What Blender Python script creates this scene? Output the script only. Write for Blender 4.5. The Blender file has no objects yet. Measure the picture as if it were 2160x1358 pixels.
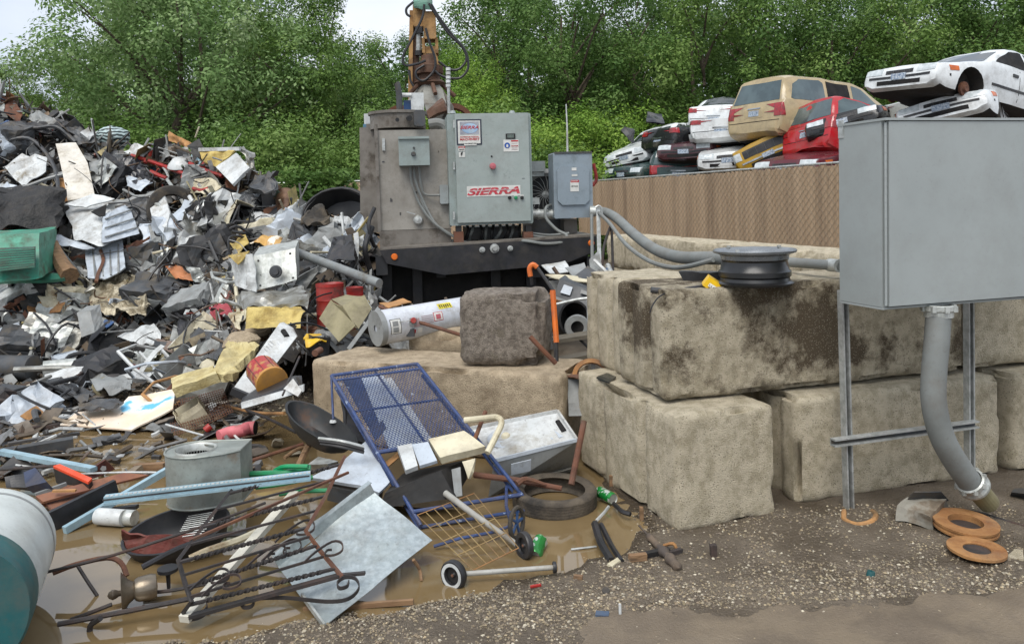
import bpy, bmesh, math, random
from mathutils import Vector, Matrix, Euler, noise
from mathutils.bvhtree import BVHTree
R = random.Random(11)
V = Vector
rad = math.radians
F = 1700.0; CX, CY = 1080.0, 510.0
EYE = V((0, 0, 1.73))
CAMROT = (Euler((rad(90 - 3.0), 0, 0)).to_matrix() @ Matrix.Rotation(rad(-1.6), 3, 'Z'))
scene = bpy.context.scene
COL = scene.collection

def ray(px, py):
    return CAMROT @ V(((px - CX) / F, -(py - CY) / F, -1.0))
def W(px, py, d):                       # the place that shows at a pixel, d metres ahead
    return EYE + ray(px, py) * d
def G(px, py, z=0.0):                   # the place that shows at a pixel at height z
    r = ray(px, py)
    return EYE + r * ((z - EYE.z) / r.z)
def P(t):
    if isinstance(t, Vector): return t
    if len(t) == 2: return G(t[0], t[1], 0.0)
    return W(*t)

# ---------------------------------------------------------------- materials
def lin(h):
    if not isinstance(h, str): return tuple(h)
    h = h.lstrip('#'); o = []
    for i in (0, 2, 4):
        c = int(h[i:i + 2], 16) / 255
        o.append(c / 12.92 if c <= .04045 else ((c + .055) / 1.055) ** 2.4)
    return tuple(o)
MATS = {}
def mat(name, col, col2=None, s=5.0, lo=.42, hi=.62, dirt=None, ds=2.0, dlo=.55, dhi=.7, rough=.6, metal=0.0,
        bump=.0, bs=40.0, spec=.5, trans=0.0, alpha=1.0, stretch=None, rv=.12, vcol=False, pits=None, grime=None):
    if name in MATS: return MATS[name]
    m = bpy.data.materials.new(name); m.use_nodes = True
    nt = m.node_tree; N = nt.nodes; L = nt.links
    b = N['Principled BSDF']
    tc = N.new('ShaderNodeTexCoord'); oi = N.new('ShaderNodeObjectInfo')
    va = N.new('ShaderNodeVectorMath'); va.operation = 'ADD'
    vs = N.new('ShaderNodeVectorMath'); vs.operation = 'SCALE'
    vs.inputs[0].default_value = (37, 17, 29); L.new(oi.outputs['Random'], vs.inputs['Scale'])
    src = tc.outputs['Object']
    if stretch:
        mp = N.new('ShaderNodeMapping'); mp.inputs['Scale'].default_value = stretch
        L.new(src, mp.inputs['Vector']); src = mp.outputs[0]
    L.new(src, va.inputs[0]); L.new(vs.outputs[0], va.inputs[1]); vec = va.outputs[0]
    def nz(scale, det=5, r=.6):
        n = N.new('ShaderNodeTexNoise'); n.inputs['Scale'].default_value = scale
        n.inputs['Detail'].default_value = det; n.inputs['Roughness'].default_value = r
        L.new(vec, n.inputs['Vector']); return n
    def mr(src, a, c, x=0., y=1.):
        q = N.new('ShaderNodeMapRange'); q.inputs[1].default_value = a; q.inputs[2].default_value = c
        q.inputs[3].default_value = x; q.inputs[4].default_value = y; L.new(src, q.inputs[0]); return q.outputs[0]
    def mix(f, a, c):
        q = N.new('ShaderNodeMix'); q.data_type = 'RGBA'
        if f is None: q.inputs[0].default_value = .5
        else: L.new(f, q.inputs[0])
        for k, x in ((6, a), (7, c)):
            if isinstance(x, tuple): q.inputs[k].default_value = (*x, 1)
            else: L.new(x, q.inputs[k])
        return q.outputs[2]
    base = lin(col)
    n1 = nz(s)
    if vcol:
        at = N.new('ShaderNodeAttribute'); at.attribute_name = 'Col'; cur = at.outputs['Color']
        cur = mix(mr(n1.outputs[0], lo, hi, 0, .5), cur, tuple(x * .45 for x in base))
    else:
        c2 = lin(col2) if col2 else tuple(x * .8 for x in base)
        cur = mix(mr(n1.outputs[0], lo, hi), base, c2)
    if dirt:
        n2 = nz(ds, 8, .7)
        cur = mix(mr(n2.outputs[0], dlo, dhi), cur, lin(dirt))
        L.new(mr(n2.outputs[0], dlo, dhi, rough, min(1, rough + .35)), b.inputs['Roughness'])
    else:
        L.new(mr(n1.outputs[0], .3, .7, max(.02, rough - rv), min(1, rough + rv)), b.inputs['Roughness'])
    if grime is None: grime = 0 if (rough < .13 or 'ink' in name or 'conc' in name or 'sticker' in name or 'water' in name) else .5
    if max(base) < .06: grime *= .25
    if grime:
        n5 = nz(4.5, 9, .75); n6 = nz(55, 3, .6)
        cur = mix(mr(n5.outputs[0], .46, .70, 0, grime), cur, (.13, .105, .08))
        cur = mix(mr(n6.outputs[0], .62, .72, 0, grime * .7), cur, (.09, .075, .06))
        n7 = nz(1.4, 2); cur = mix(mr(n7.outputs[0], .35, .65, 0, grime * .35), cur, tuple(x * .6 for x in base))
    if pits:
        vp = N.new('ShaderNodeTexVoronoi'); vp.inputs['Scale'].default_value = pits; L.new(vec, vp.inputs['Vector'])
        n4 = nz(11, 3); pf = N.new('ShaderNodeMath'); pf.operation = 'MULTIPLY'
        L.new(mr(vp.outputs['Distance'], .30, .16), pf.inputs[0]); L.new(mr(n4.outputs[0], .38, .55, .15, .95), pf.inputs[1])
        cur = mix(pf.outputs[0], cur, tuple(x * .38 for x in base))
        vq = N.new('ShaderNodeTexVoronoi'); vq.inputs['Scale'].default_value = pits * 1.6; L.new(vec, vq.inputs['Vector'])
        cur = mix(mr(vq.outputs['Distance'], .26, .1, 0, .5), cur, tuple(min(1, x * 1.5) for x in base))
    L.new(cur, b.inputs['Base Color'])
    b.inputs['Metallic'].default_value = metal
    b.inputs['Specular IOR Level'].default_value = spec
    if trans: b.inputs['Transmission Weight'].default_value = trans
    if alpha < 1: b.inputs['Alpha'].default_value = alpha
    if bump:
        n3 = nz(bs, 4, .65); bp = N.new('ShaderNodeBump'); bp.inputs['Distance'].default_value = .02
        bp.inputs['Strength'].default_value = bump; L.new(n3.outputs[0], bp.inputs['Height'])
        L.new(bp.outputs[0], b.inputs['Normal'])
    MATS[name] = m
    return m

# ---------------------------------------------------------------- mesh builder
class B:
    def __init__(s): s.v = []; s.f = []; s.m = []; s.sm = []; s.cur = 0; s.smooth = False; s.vc = None
    def add(s, vs, fs, smooth=None):
        o = len(s.v); s.v += [V(x) for x in vs]
        for f in fs:
            s.f.append([i + o for i in f]); s.m.append(s.cur); s.sm.append(s.smooth if smooth is None else smooth)
        return s
    def merge(s, o):
        k = len(s.v); s.v += o.v; s.f += [[i + k for i in f] for f in o.f]; s.m += o.m; s.sm += o.sm; return s
    def hexa(s, a, b, c, d, e):          # quad a b c d plus offset vector e
        q = [P(a), P(b), P(c), P(d)]; e = V(e)
        return s.add(q + [x + e for x in q], [(0, 1, 2, 3), (7, 6, 5, 4), (0, 4, 5, 1), (1, 5, 6, 2), (2, 6, 7, 3), (3, 7, 4, 0)])
    def box(s, c, size, rot=None):
        c = V(c); h = V(size) / 2; q = []
        for x in (-1, 1):
            for y in (-1, 1):
                for z in (-1, 1):
                    p = V((x * h.x, y * h.y, z * h.z)); q.append(c + (rot @ p if rot else p))
        return s.add(q, [(0, 1, 3, 2), (4, 6, 7, 5), (0, 4, 5, 1), (2, 3, 7, 6), (0, 2, 6, 4), (1, 5, 7, 3)])
    def bar(s, a, b, w, h, up=(0, 0, 1)):
        a = P(a); b = P(b); d = (b - a).normalized(); u = V(up)
        if abs(d.dot(u)) > .98: u = V((1, 0, 0))
        x = d.cross(u).normalized(); y = x.cross(d)
        q = [a + x * w * i / 2 + y * h * j / 2 for i, j in ((-1, -1), (1, -1), (1, 1), (-1, 1))]
        return s.hexa(*q, b - a)
    def tube(s, pts, r, n=8, close=False, cap=True, smooth=True, sub=0):
        pts = [P(p) for p in pts]
        if sub: pts = spline(pts, sub, close)
        k = len(pts); rs = r if isinstance(r, (list, tuple)) else [r] * k
        if len(rs) != k: rs = [rs[0] + (rs[-1] - rs[0]) * i / (k - 1) for i in range(k)]
        prev = None; vs = []
        for i, p in enumerate(pts):
            if close: d = pts[(i + 1) % k] - pts[i - 1]
            else: d = pts[min(i + 1, k - 1)] - pts[max(i - 1, 0)]
            d.normalize()
            if prev is None:
                x = d.cross(V((0, 0, 1)))
                if x.length < .05: x = d.cross(V((1, 0, 0)))
            else: x = prev - d * prev.dot(d)
            x.normalize(); prev = x; y = d.cross(x)
            for j in range(n):
                a = math.tau * j / n; vs.append(p + (x * math.cos(a) + y * math.sin(a)) * rs[i])
        fs = []
        for i in range(k if close else k - 1):
            for j in range(n):
                a = i * n + j; b = i * n + (j + 1) % n; i2 = (i + 1) % k
                fs.append((a, i2 * n + j, i2 * n + (j + 1) % n, b))
        s.add(vs, fs, smooth)
        if cap and not close:
            o = len(s.v) - len(vs)
            s.f += [[o + j for j in range(n)], [o + (k - 1) * n + j for j in reversed(range(n))]]
            s.m += [s.cur] * 2; s.sm += [False] * 2
        return s
    def lathe(s, prof, M=None, n=28, smooth=True):   # profile (r, z) turned about z; M places it
        vs = []; fs = []; k = len(prof)
        for j in range(n):
            a = math.tau * j / n
            for r, z in prof:
                p = V((r * math.cos(a), r * math.sin(a), z)); vs.append(M @ p if M else p)
        for j in range(n):
            for i in range(k - 1):
                a = j * k + i; b = ((j + 1) % n) * k + i
                fs.append((a, b, b + 1, a + 1))
        return s.add(vs, fs, smooth)
    def sheet(s, pts, t=.004, n=8, amp=0., fr=4., seed=0, smooth=False):
        pts = [P(p) for p in pts]
        bm = bmesh.new()
        if len(pts) == 4:
            a, b, c, d = pts; g = []
            for i in range(n + 1):
                for j in range(n + 1):
                    u = i / n; w = j / n
                    g.append(bm.verts.new((a.lerp(b, u)).lerp(d.lerp(c, u), w)))
            for i in range(n):
                for j in range(n):
                    k = i * (n + 1) + j; bm.faces.new((g[k], g[k + n + 1], g[k + n + 2], g[k + 1]))
        else:
            bm.faces.new([bm.verts.new(p) for p in pts]); bmesh.ops.triangulate(bm, faces=bm.faces[:])
            for _ in range(2 if n > 3 else 1):
                bmesh.ops.subdivide_edges(bm, edges=bm.edges[:], cuts=1 if n < 6 else 2, use_grid_fill=True)
        bm.normal_update()
        if amp:
            for v in bm.verts:
                q = v.co * fr + V((seed * 3.7, seed, 0))
                v.co += v.normal * (abs(noise.noise(q)) * 2 - .5 + noise.noise(q * 2.3) * .4) * amp
        bm.normal_update()
        nv = len(bm.verts); bm.verts.index_update()
        vs = [v.co.copy() for v in bm.verts] + [v.co - v.normal * t for v in bm.verts]
        fs = [[v.index for v in f.verts] for f in bm.faces]
        allf = fs + [[i + nv for i in reversed(f)] for f in fs]
        for e in bm.edges:
            if e.is_boundary:
                l = e.link_loops[0]; a = l.vert.index; b = l.link_loop_next.vert.index
                allf.append([b, a, a + nv, b + nv])
        bm.free()
        return s.add(vs, allf, smooth)
    def gbox(s, q8, n=(6, 6, 6)):        # subdivided box from 8 corners: bottom a b c d, top a b c d
        a, b, c, d, e, f, g, h = [P(x) for x in q8]; idx = {}; nx, ny, nz = n
        def vid(i, j, k):
            if (i, j, k) not in idx:
                u, v, w = i / nx, j / ny, k / nz
                p = a.lerp(b, u).lerp(d.lerp(c, u), v).lerp(e.lerp(f, u).lerp(h.lerp(g, u), v), w)
                idx[(i, j, k)] = len(s.v); s.v.append(p)
            return idx[(i, j, k)]
        def fc(*q): s.f.append([vid(*x) for x in q]); s.m.append(s.cur); s.sm.append(s.smooth)
        for i in range(nx):
            for j in range(ny):
                fc((i, j, 0), (i, j + 1, 0), (i + 1, j + 1, 0), (i + 1, j, 0)); fc((i, j, nz), (i + 1, j, nz), (i + 1, j + 1, nz), (i, j + 1, nz))
        for i in range(nx):
            for k in range(nz):
                fc((i, 0, k), (i + 1, 0, k), (i + 1, 0, k + 1), (i, 0, k + 1)); fc((i, ny, k), (i, ny, k + 1), (i + 1, ny, k + 1), (i + 1, ny, k))
        for j in range(ny):
            for k in range(nz):
                fc((0, j, k), (0, j, k + 1), (0, j + 1, k + 1), (0, j + 1, k)); fc((nx, j, k), (nx, j + 1, k), (nx, j + 1, k + 1), (nx, j, k + 1))
        return s
    def crumple(s, amp, fr=3., seed=0, ridge=True, start=0):
        for i in range(start, len(s.v)):
            p = s.v[i]; q = p * fr + V((seed * 5.1, seed * 2.3, seed))
            d = noise.noise_vector(q) + noise.noise_vector(q * 2.7) * .45
            if ridge: d = V([abs(x) * 1.6 - .4 if k != 1 else x for k, x in enumerate(d)])
            s.v[i] = p + d * amp
        return s
    def xf(s, M, start=0):
        for i in range(start, len(s.v)): s.v[i] = M @ s.v[i]
        return s

def spline(pts, sub, close=False):
    out = []; k = len(pts)
    for i in range(k if close else k - 1):
        p1 = pts[i]; p2 = pts[(i + 1) % k]
        p0 = pts[i - 1] if (i or close) else p1 * 2 - p2
        p3 = pts[(i + 2) % k] if (i + 2 < k or close) else p2 * 2 - p1
        for j in range(sub):
            t = j / sub
            out.append(.5 * ((2 * p1) + (p2 - p0) * t + (2 * p0 - 5 * p1 + 4 * p2 - p3) * t * t + (3 * p1 - p0 - 3 * p2 + p3) * t ** 3))
    if not close: out.append(pts[-1])
    return out

WL = {}
def tag(o, label=None, cat=None, group=None, kind=None):
    if label: o['label'] = label
    if cat: o['category'] = cat
    if group: o['group'] = group
    if kind: o['kind'] = kind
    return o
def thing(name, label, cat, at=(0, 0, 0), group=None):
    o = bpy.data.objects.new(name, None); COL.objects.link(o); o.empty_display_size = .1
    o.location = P(at) if len(at) != 3 or isinstance(at, Vector) else V(at)
    WL[o.name] = V(o.location); return tag(o, label, cat, group)
def obj(name, b, m, parent=None, label=None, cat=None, group=None, kind=None, sharp=35):
    me = bpy.data.meshes.new(name)
    lo = V([min(v[i] for v in b.v) for i in range(3)]); hi = V([max(v[i] for v in b.v) for i in range(3)])
    c = (lo + hi) / 2
    if parent is None: c.z = lo.z
    me.from_pydata([v - c for v in b.v], [], b.f)
    for x in (m if isinstance(m, (list, tuple)) else [m]): me.materials.append(x)
    me.polygons.foreach_set('material_index', b.m); me.polygons.foreach_set('use_smooth', b.sm)
    if b.vc:
        ca = me.color_attributes.new('Col', 'FLOAT_COLOR', 'POINT')
        ca.data.foreach_set('color', [x for c4 in b.vc for x in c4])
    me.update()
    if any(b.sm): me.set_sharp_from_angle(angle=rad(sharp))
    o = bpy.data.objects.new(name, me); COL.objects.link(o)
    WL[o.name] = c
    o.location = c - (WL[parent.name] if parent else V((0, 0, 0)))
    if parent: o.parent = parent
    return tag(o, label, cat, group, kind)

def text(s, size, bold=0., shear=0., ext=.001, fit=None):
    cu = bpy.data.curves.new('t', 'FONT'); cu.body = s; cu.size = size; cu.offset = bold; cu.shear = shear
    cu.extrude = ext; cu.resolution_u = 3; cu.align_x = 'CENTER'; cu.align_y = 'CENTER'
    o = bpy.data.objects.new('t', cu); COL.objects.link(o)
    me = bpy.data.meshes.new_from_object(o.evaluated_get(bpy.context.evaluated_depsgraph_get()))
    b = B(); b.add([v.co for v in me.vertices], [list(p.vertices) for p in me.polygons])
    bpy.data.objects.remove(o); bpy.data.curves.remove(cu); bpy.data.meshes.remove(me)
    if fit:
        xs = [v.x for v in b.v]; ys = [v.y for v in b.v]; cx = (min(xs) + max(xs)) / 2; cy = (min(ys) + max(ys)) / 2
        for v in b.v: v.x = (v.x - cx) * fit[0] / (max(xs) - min(xs)); v.y = (v.y - cy) * fit[1] / (max(ys) - min(ys))
    return b

class Frame:                              # an upright plane: a to the right, c up, out towards the viewer
    def __init__(s, p, yaw, pitch=0):
        s.p = V(p); s.a = V((math.cos(yaw), math.sin(yaw), 0)); s.o = V((math.sin(yaw), -math.cos(yaw), 0)); s.c = V((0, 0, 1))
    def hit(s, px, py, out=0.):
        r = ray(px, py); q = s.p + s.o * out
        t = (q - EYE).dot(s.o) / r.dot(s.o); return EYE + r * t
    def loc(s, px, py, out=0.):
        d = s.hit(px, py, out) - s.p; return d.dot(s.a), d.dot(s.c)
    def w(s, a, c, o=0.): return s.p + s.a * a + s.c * c + s.o * o
    def rect(s, x0, y0, x1, y1, out=0.):
        ym = (y0 + y1) / 2; xm = (x0 + x1) / 2
        return s.loc(x0, ym, out)[0], s.loc(x1, ym, out)[0], s.loc(xm, y1, out)[1], s.loc(xm, y0, out)[1]
    def slab(s, b, x0, y0, x1, y1, o0, o1, bev=0.):
        a0, a1, c0, c1 = s.rect(x0, y0, x1, y1, o1)
        if bev:
            q = [(a0 + bev, c0), (a1 - bev, c0), (a1, c0 + bev), (a1, c1 - bev), (a1 - bev, c1), (a0 + bev, c1), (a0, c1 - bev), (a0, c0 + bev)]
        else: q = [(a0, c0), (a1, c0), (a1, c1), (a0, c1)]
        n = len(q)
        b.add([s.w(x, y, o1) for x, y in q] + [s.w(x, y, o0) for x, y in q],
              [list(range(n)), list(range(2 * n - 1, n - 1, -1))] + [(i, i + n, (i + 1) % n + n, (i + 1) % n) for i in range(n)])
        return b
    def M(s, a, c, o=0.):                 # local x right, y up, z out
        m = Matrix((s.a, s.c, s.o)).transposed().to_4x4(); m.translation = s.w(a, c, o); return m
def zmat(p, d):                           # matrix whose z axis runs along d, at p
    m = V(d).normalized().to_track_quat('Z', 'Y').to_matrix().to_4x4(); m.translation = P(p); return m

# ---------------------------------------------------------------- camera, light
cam = bpy.data.cameras.new('camera'); camo = bpy.data.objects.new('camera', cam); COL.objects.link(camo)
cam.sensor_width = 36; cam.lens = 36 * F / 2160; cam.shift_y = -(679 - CY) / 2160; cam.clip_end = 500
camo.matrix_world = Matrix.Translation(EYE) @ CAMROT.to_4x4(); scene.camera = camo
scene.view_settings.view_transform = 'Standard'; scene.view_settings.look = 'None'
scene.view_settings.exposure = 0.95; scene.view_settings.gamma = 1
sun = bpy.data.lights.new('sun', 'SUN'); sun.energy = 1.5; sun.angle = rad(40); sun.color = (1, .96, .9)
SE, SR = rad(58), rad(200)               # sun high, behind the viewer's left shoulder
suno = bpy.data.objects.new('sun', sun); COL.objects.link(suno)
sd = V((math.cos(SE) * math.sin(SR), math.cos(SE) * math.cos(SR), math.sin(SE)))
suno.rotation_euler = sd.to_track_quat('Z', 'Y').to_euler(); suno.location = (0, 0, 20)
world = bpy.data.worlds.new('World'); scene.world = world; world.use_nodes = True
nt = world.node_tree; bg = nt.nodes['Background']; bg.inputs['Strength'].default_value = .12
sky = nt.nodes.new('ShaderNodeTexSky'); sky.sky_type = 'NISHITA'; sky.sun_disc = False
sky.sun_elevation = SE; sky.sun_rotation = SR; sky.air_density = 1.6; sky.dust_density = 3
tc = nt.nodes.new('ShaderNodeTexCoord'); mp = nt.nodes.new('ShaderNodeMapping'); mp.inputs['Scale'].default_value = (1, 1, 3)
ns = nt.nodes.new('ShaderNodeTexNoise'); ns.inputs['Scale'].default_value = 2.2; ns.inputs['Detail'].default_value = 7
rp = nt.nodes.new('ShaderNodeMapRange'); rp.inputs[1].default_value = .35; rp.inputs[2].default_value = .7
cl = nt.nodes.new('ShaderNodeMix'); cl.data_type = 'RGBA'; cl.inputs[6].default_value = (3.0, 3.4, 4.1, 1); cl.inputs[7].default_value = (4.7, 4.85, 5.1, 1)
mx = nt.nodes.new('ShaderNodeMix'); mx.data_type = 'RGBA'; mx.inputs[0].default_value = .92
nt.links.new(tc.outputs['Generated'], mp.inputs[0]); nt.links.new(mp.outputs[0], ns.inputs[0])
nt.links.new(ns.outputs[0], rp.inputs[0]); nt.links.new(rp.outputs[0], cl.inputs[0])
nt.links.new(sky.outputs[0], mx.inputs[6]); nt.links.new(cl.outputs[2], mx.inputs[7]); nt.links.new(mx.outputs[2], bg.inputs[0])
scene.cycles.max_bounces = 6; scene.cycles.diffuse_bounces = 3; scene.cycles.transparent_max_bounces = 6

# ---------------------------------------------------------------- shared materials
M_conc = mat('concrete_pale', '#c9bea6', '#aca188', s=15, dirt='#827763', ds=2.2, dlo=.58, dhi=.72, rough=.9, bump=.9, bs=150, pits=70)
M_conc2 = mat('concrete_stained', '#c6bba3', '#a49981', s=14, lo=.4, hi=.6, dirt='#5c503e', ds=1.3, dlo=.495, dhi=.56, rough=.85, bump=1.0, bs=150, pits=60)
M_concd = mat('concrete_dark', '#a3988b', '#766c61', s=26, dirt='#857b6c', ds=9, dlo=.56, dhi=.62, rough=.95, bump=1.3, bs=140, pits=80)
M_galv = mat('galvanised', '#bfc2be', '#a6aaa5', s=18, dirt='#7b7a70', ds=3, dlo=.6, dhi=.75, rough=.42, metal=.4, bump=.05, bs=30)
M_strut = mat('strut_steel', '#bdc0be', '#9ea29f', s=25, rough=.4, metal=.35)
M_encl = mat('grey_enamel', '#939a9a', '#8b9292', s=3, dirt='#7b8384', ds=2, dlo=.6, dhi=.8, rough=.45, spec=.4)
M_encl2 = mat('enamel_green_grey', '#8e9a98', '#87938f', s=4, dirt='#6d7570', ds=6, dlo=.62, dhi=.7, rough=.5, spec=.4)
M_conduit = mat('grey_pvc', '#7b7f7d', '#727674', s=6, dirt='#84817a', ds=4, dlo=.6, dhi=.8, rough=.6)
M_black = mat('black_steel', '#1b1c1e', '#26262a', s=8, dirt='#3a3631', ds=5, dlo=.55, dhi=.75, rough=.5)
M_blackp = mat('black_plastic', '#202124', '#2a2b2d', s=8, dirt='#4a453c', ds=4, dlo=.58, dhi=.8, rough=.45)
M_rubber = mat('rubber', '#3a3733', '#2c2a28', s=10, dirt='#6b6050', ds=5, dlo=.45, dhi=.7, rough=.85, bump=.3)
M_rust = mat('rust', '#6a4433', '#4f3428', s=12, dirt='#8a5a3c', ds=6, dlo=.5, dhi=.7, rough=.85, bump=.3, bs=60)
M_iron = mat('dark_iron', '#35302f', '#292727', s=10, dirt='#4a3a33', ds=4, dlo=.5, dhi=.65, rough=.6, bump=.2)
M_white = mat('white_enamel', '#ced1d0', '#c0c4c4', s=4, dirt='#8d8676', ds=3, dlo=.54, dhi=.7, rough=.4, grime=.75)
M_whiteb = mat('white_bluish', '#bcc5ce', '#aeb7c0', s=3, dirt='#7f8078', ds=5, dlo=.62, dhi=.75, rough=.4)
M_cream = mat('cream_paint', '#cfc7ad', '#bdb497', s=4, dirt='#7c6242', ds=4, dlo=.56, dhi=.68, rough=.5)
M_grey = mat('grey_paint', '#8d908f', '#797c7b', s=5, dirt='#57524a', ds=3, dlo=.55, dhi=.7, rough=.5)
M_dgrey = mat('dark_grey_metal', '#4c4f52', '#3a3c3f', s=6, dirt='#6a6152', ds=3, dlo=.52, dhi=.7, rough=.5, metal=.3)
M_foil = mat('crumpled_foil', '#a3a49f', '#7d7b73', s=8, dirt='#6d6552', ds=3, dlo=.55, dhi=.7, rough=.35, metal=.5)
M_yell = mat('yellow_insulation', '#c9b46f', '#a88f4c', s=6, dirt='#7d6a3d', ds=3, dlo=.5, dhi=.7, rough=.9, bump=.5)
M_red = mat('red_paint', '#a3251f', '#84201c', s=5, dirt='#4a2a22', ds=3, dlo=.56, dhi=.7, rough=.45)
M_teal = mat('teal_paint', '#1f5a5c', '#1a4c50', s=3, rough=.5)
M_green = mat('green_machine_paint', '#3f9379', '#357d68', s=4, dirt='#4d5444', ds=3, dlo=.5, dhi=.66, rough=.5)
M_gtube = mat('bright_green_tube', '#15915a', '#127c4e', s=4, rough=.35)
M_blue = mat('navy_chipped', '#2e4473', '#253861', s=20, dirt='#9fb0c8', ds=26, dlo=.62, dhi=.66, rough=.4)
M_lblue = mat('pale_blue_steel', '#a5c3cf', '#93b2c0', s=4, rough=.4, metal=.2)
M_orange = mat('safety_orange', '#e2711c', '#cf6318', s=5, rough=.5)
M_orust = mat('orange_rust', '#a5794a', '#8b6038', s=8, dirt='#7a4a22', ds=6, dlo=.55, dhi=.7, rough=.85, bump=.3)
M_wood = mat('weathered_wood', '#8d6f50', '#75593f', s=5, dirt='#4c3d2d', ds=4, dlo=.5, dhi=.7, rough=.85, stretch=(1, 8, 8))
M_woodr = mat('red_brown_board', '#8a5a40', '#74493a', s=6, dirt='#5c4434', ds=4, dlo=.5, dhi=.7, rough=.7)
M_tan = mat('tan_board', '#b98a58', '#a37748', s=6, dirt='#6f5a40', ds=3, rough=.85)
M_pink = mat('pink_plastic', '#d0747a', '#bb6067', s=6, dirt='#8c6a5f', ds=4, rough=.6)
M_brass = mat('aged_brass', '#8a8070', '#6b6054', s=6, dirt='#4b3d35', ds=4, dlo=.5, dhi=.7, rough=.3, metal=.7)
M_cyell = mat('yellow_plastic', '#dcb21c', '#c59c18', s=5, rough=.4)
M_olive = mat('olive_sheet', '#8f8768', '#787152', s=4, dirt='#5a543f', ds=3, dlo=.5, dhi=.7, rough=.6)
M_glass = mat('dark_glass', '#1b2223', '#222a2a', s=2, rough=.08, spec=.8, rv=.04)
M_hole = mat('deep_black', '#0b0b0c', rough=.9)
M_blu = mat('blue_plastic', '#2c4f7c', '#24436b', s=4, dirt='#5a5f66', ds=4, rough=.5)
M_label = mat('white_sticker', '#cfcfca', '#bebeb8', s=10, rough=.6)
M_redink = mat('red_ink', '#b3262b', rough=.6)
M_blkink = mat('black_ink', '#1a1a1a', rough=.7)
M_blueink = mat('blue_ink', '#26509a', rough=.6)
# ================================================================ ground, puddle, gravel
PUD = [(-500, 1500), (40, 1500), (110, 1372), (200, 1350), (350, 1340), (480, 1332), (600, 1296), (660, 1290), (760, 1285), (880, 1266),
       (960, 1240), (1060, 1216), (1200, 1186), (1300, 1150), (1330, 1112), (1300, 1070), (1265, 1035), (1240, 1000), (1240, 950),
       (1180, 915), (1000, 905), (800, 890), (640, 862), (560, 890), (300, 905), (120, 912), (-100, 930), (-500, 940)]
PUDW = [G(x, y, 0).xy for x, y in PUD]
def pud(x, y):                           # signed distance, positive inside the puddle
    ins = False; best = 1e9; n = len(PUDW)
    for i in range(n):
        a = PUDW[i]; b = PUDW[(i + 1) % n]
        if (a.y > y) != (b.y > y) and x < (b.x - a.x) * (y - a.y) / (b.y - a.y) + a.x: ins = not ins
        dx, dy = b.x - a.x, b.y - a.y
        t = max(0, min(1, ((x - a.x) * dx + (y - a.y) * dy) / (dx * dx + dy * dy)))
        best = min(best, math.hypot(x - a.x - dx * t, y - a.y - dy * t))
    return best if ins else -best
def gz(x, y):
    if y > 9 or abs(x) > 7: return .03 + .02 * noise.noise(V((x * .5, y * .5, 0)))
    d = pud(x, y) + .07 * noise.noise(V((x * 5, y * 5, 1))) + .04 * noise.noise(V((x * 14, y * 14, 4)))
    t = max(-1, min(1, -d / .16))
    z = -.012 + .03 * t if t < 0 else -.012 + .032 * t
    z += .012 * noise.noise(V((x * 4, y * 4, 3))) * max(0, t) + .006 * noise.noise(V((x * 17, y * 17, 5)))
    return z
def axis(segs):
    o = []
    for a, b, st in segs:
        k = max(1, round((b - a) / st)); o += [a + (b - a) * i / k for i in range(k)]
    return o + [segs[-1][1]]
xs = axis([(-90, -12, 8), (-12, -5, .5), (-5, -2.8, .1), (-2.8, 3.2, .04), (3.2, 6, .12), (6, 14, .6), (14, 90, 8)])
ys = axis([(-8, 1.5, .8), (1.5, 2.6, .1), (2.6, 5.2, .04), (5.2, 9, .09), (9, 16, .5), (16, 120, 8)])
g = B(); g.smooth = True
g.v = [V((x, y, gz(x, y))) for y in ys for x in xs]; nx = len(xs)
for j in range(len(ys) - 1):
    for i in range(nx - 1): g.f.append([j * nx + i, j * nx + i + 1, (j + 1) * nx + i + 1, (j + 1) * nx + i])
g.m = [0] * len(g.f); g.sm = [True] * len(g.f)
M_mud = mat('mud_ground', '#7a6f60', '#63594c', s=3, lo=.4, hi=.6, dirt='#4e4538', ds=1.6, dlo=.5, dhi=.75, rough=.62, bump=1.0, bs=55, spec=.45)
nt = M_mud.node_tree; bs_ = nt.nodes['Principled BSDF']; src = bs_.inputs['Base Color'].links[0].from_socket
tc = nt.nodes.new('ShaderNodeTexCoord'); vo = nt.nodes.new('ShaderNodeTexVoronoi'); vo.inputs['Scale'].default_value = 75
nn = nt.nodes.new('ShaderNodeTexNoise'); nn.inputs['Scale'].default_value = 1.7; nn.inputs['Detail'].default_value = 6
m1 = nt.nodes.new('ShaderNodeMapRange'); m1.inputs[1].default_value = .22; m1.inputs[2].default_value = .12
m2 = nt.nodes.new('ShaderNodeMapRange'); m2.inputs[1].default_value = .4; m2.inputs[2].default_value = .6
mm = nt.nodes.new('ShaderNodeMath'); mm.operation = 'MULTIPLY'; mm2 = nt.nodes.new('ShaderNodeMath'); mm2.operation = 'MULTIPLY'; mm2.inputs[1].default_value = .8
mc = nt.nodes.new('ShaderNodeMix'); mc.data_type = 'RGBA'; mc.inputs[7].default_value = (*lin('#a8967a'), 1)
nt.links.new(tc.outputs['Object'], vo.inputs['Vector']); nt.links.new(tc.outputs['Object'], nn.inputs['Vector'])
nt.links.new(vo.outputs['Distance'], m1.inputs[0]); nt.links.new(nn.outputs[0], m2.inputs[0])
nt.links.new(m1.outputs[0], mm.inputs[0]); nt.links.new(m2.outputs[0], mm.inputs[1]); nt.links.new(mm.outputs[0], mm2.inputs[0])
nt.links.new(mm2.outputs[0], mc.inputs[0]); nt.links.new(src, mc.inputs[6]); nt.links.new(mc.outputs[2], bs_.inputs['Base Color'])
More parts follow.
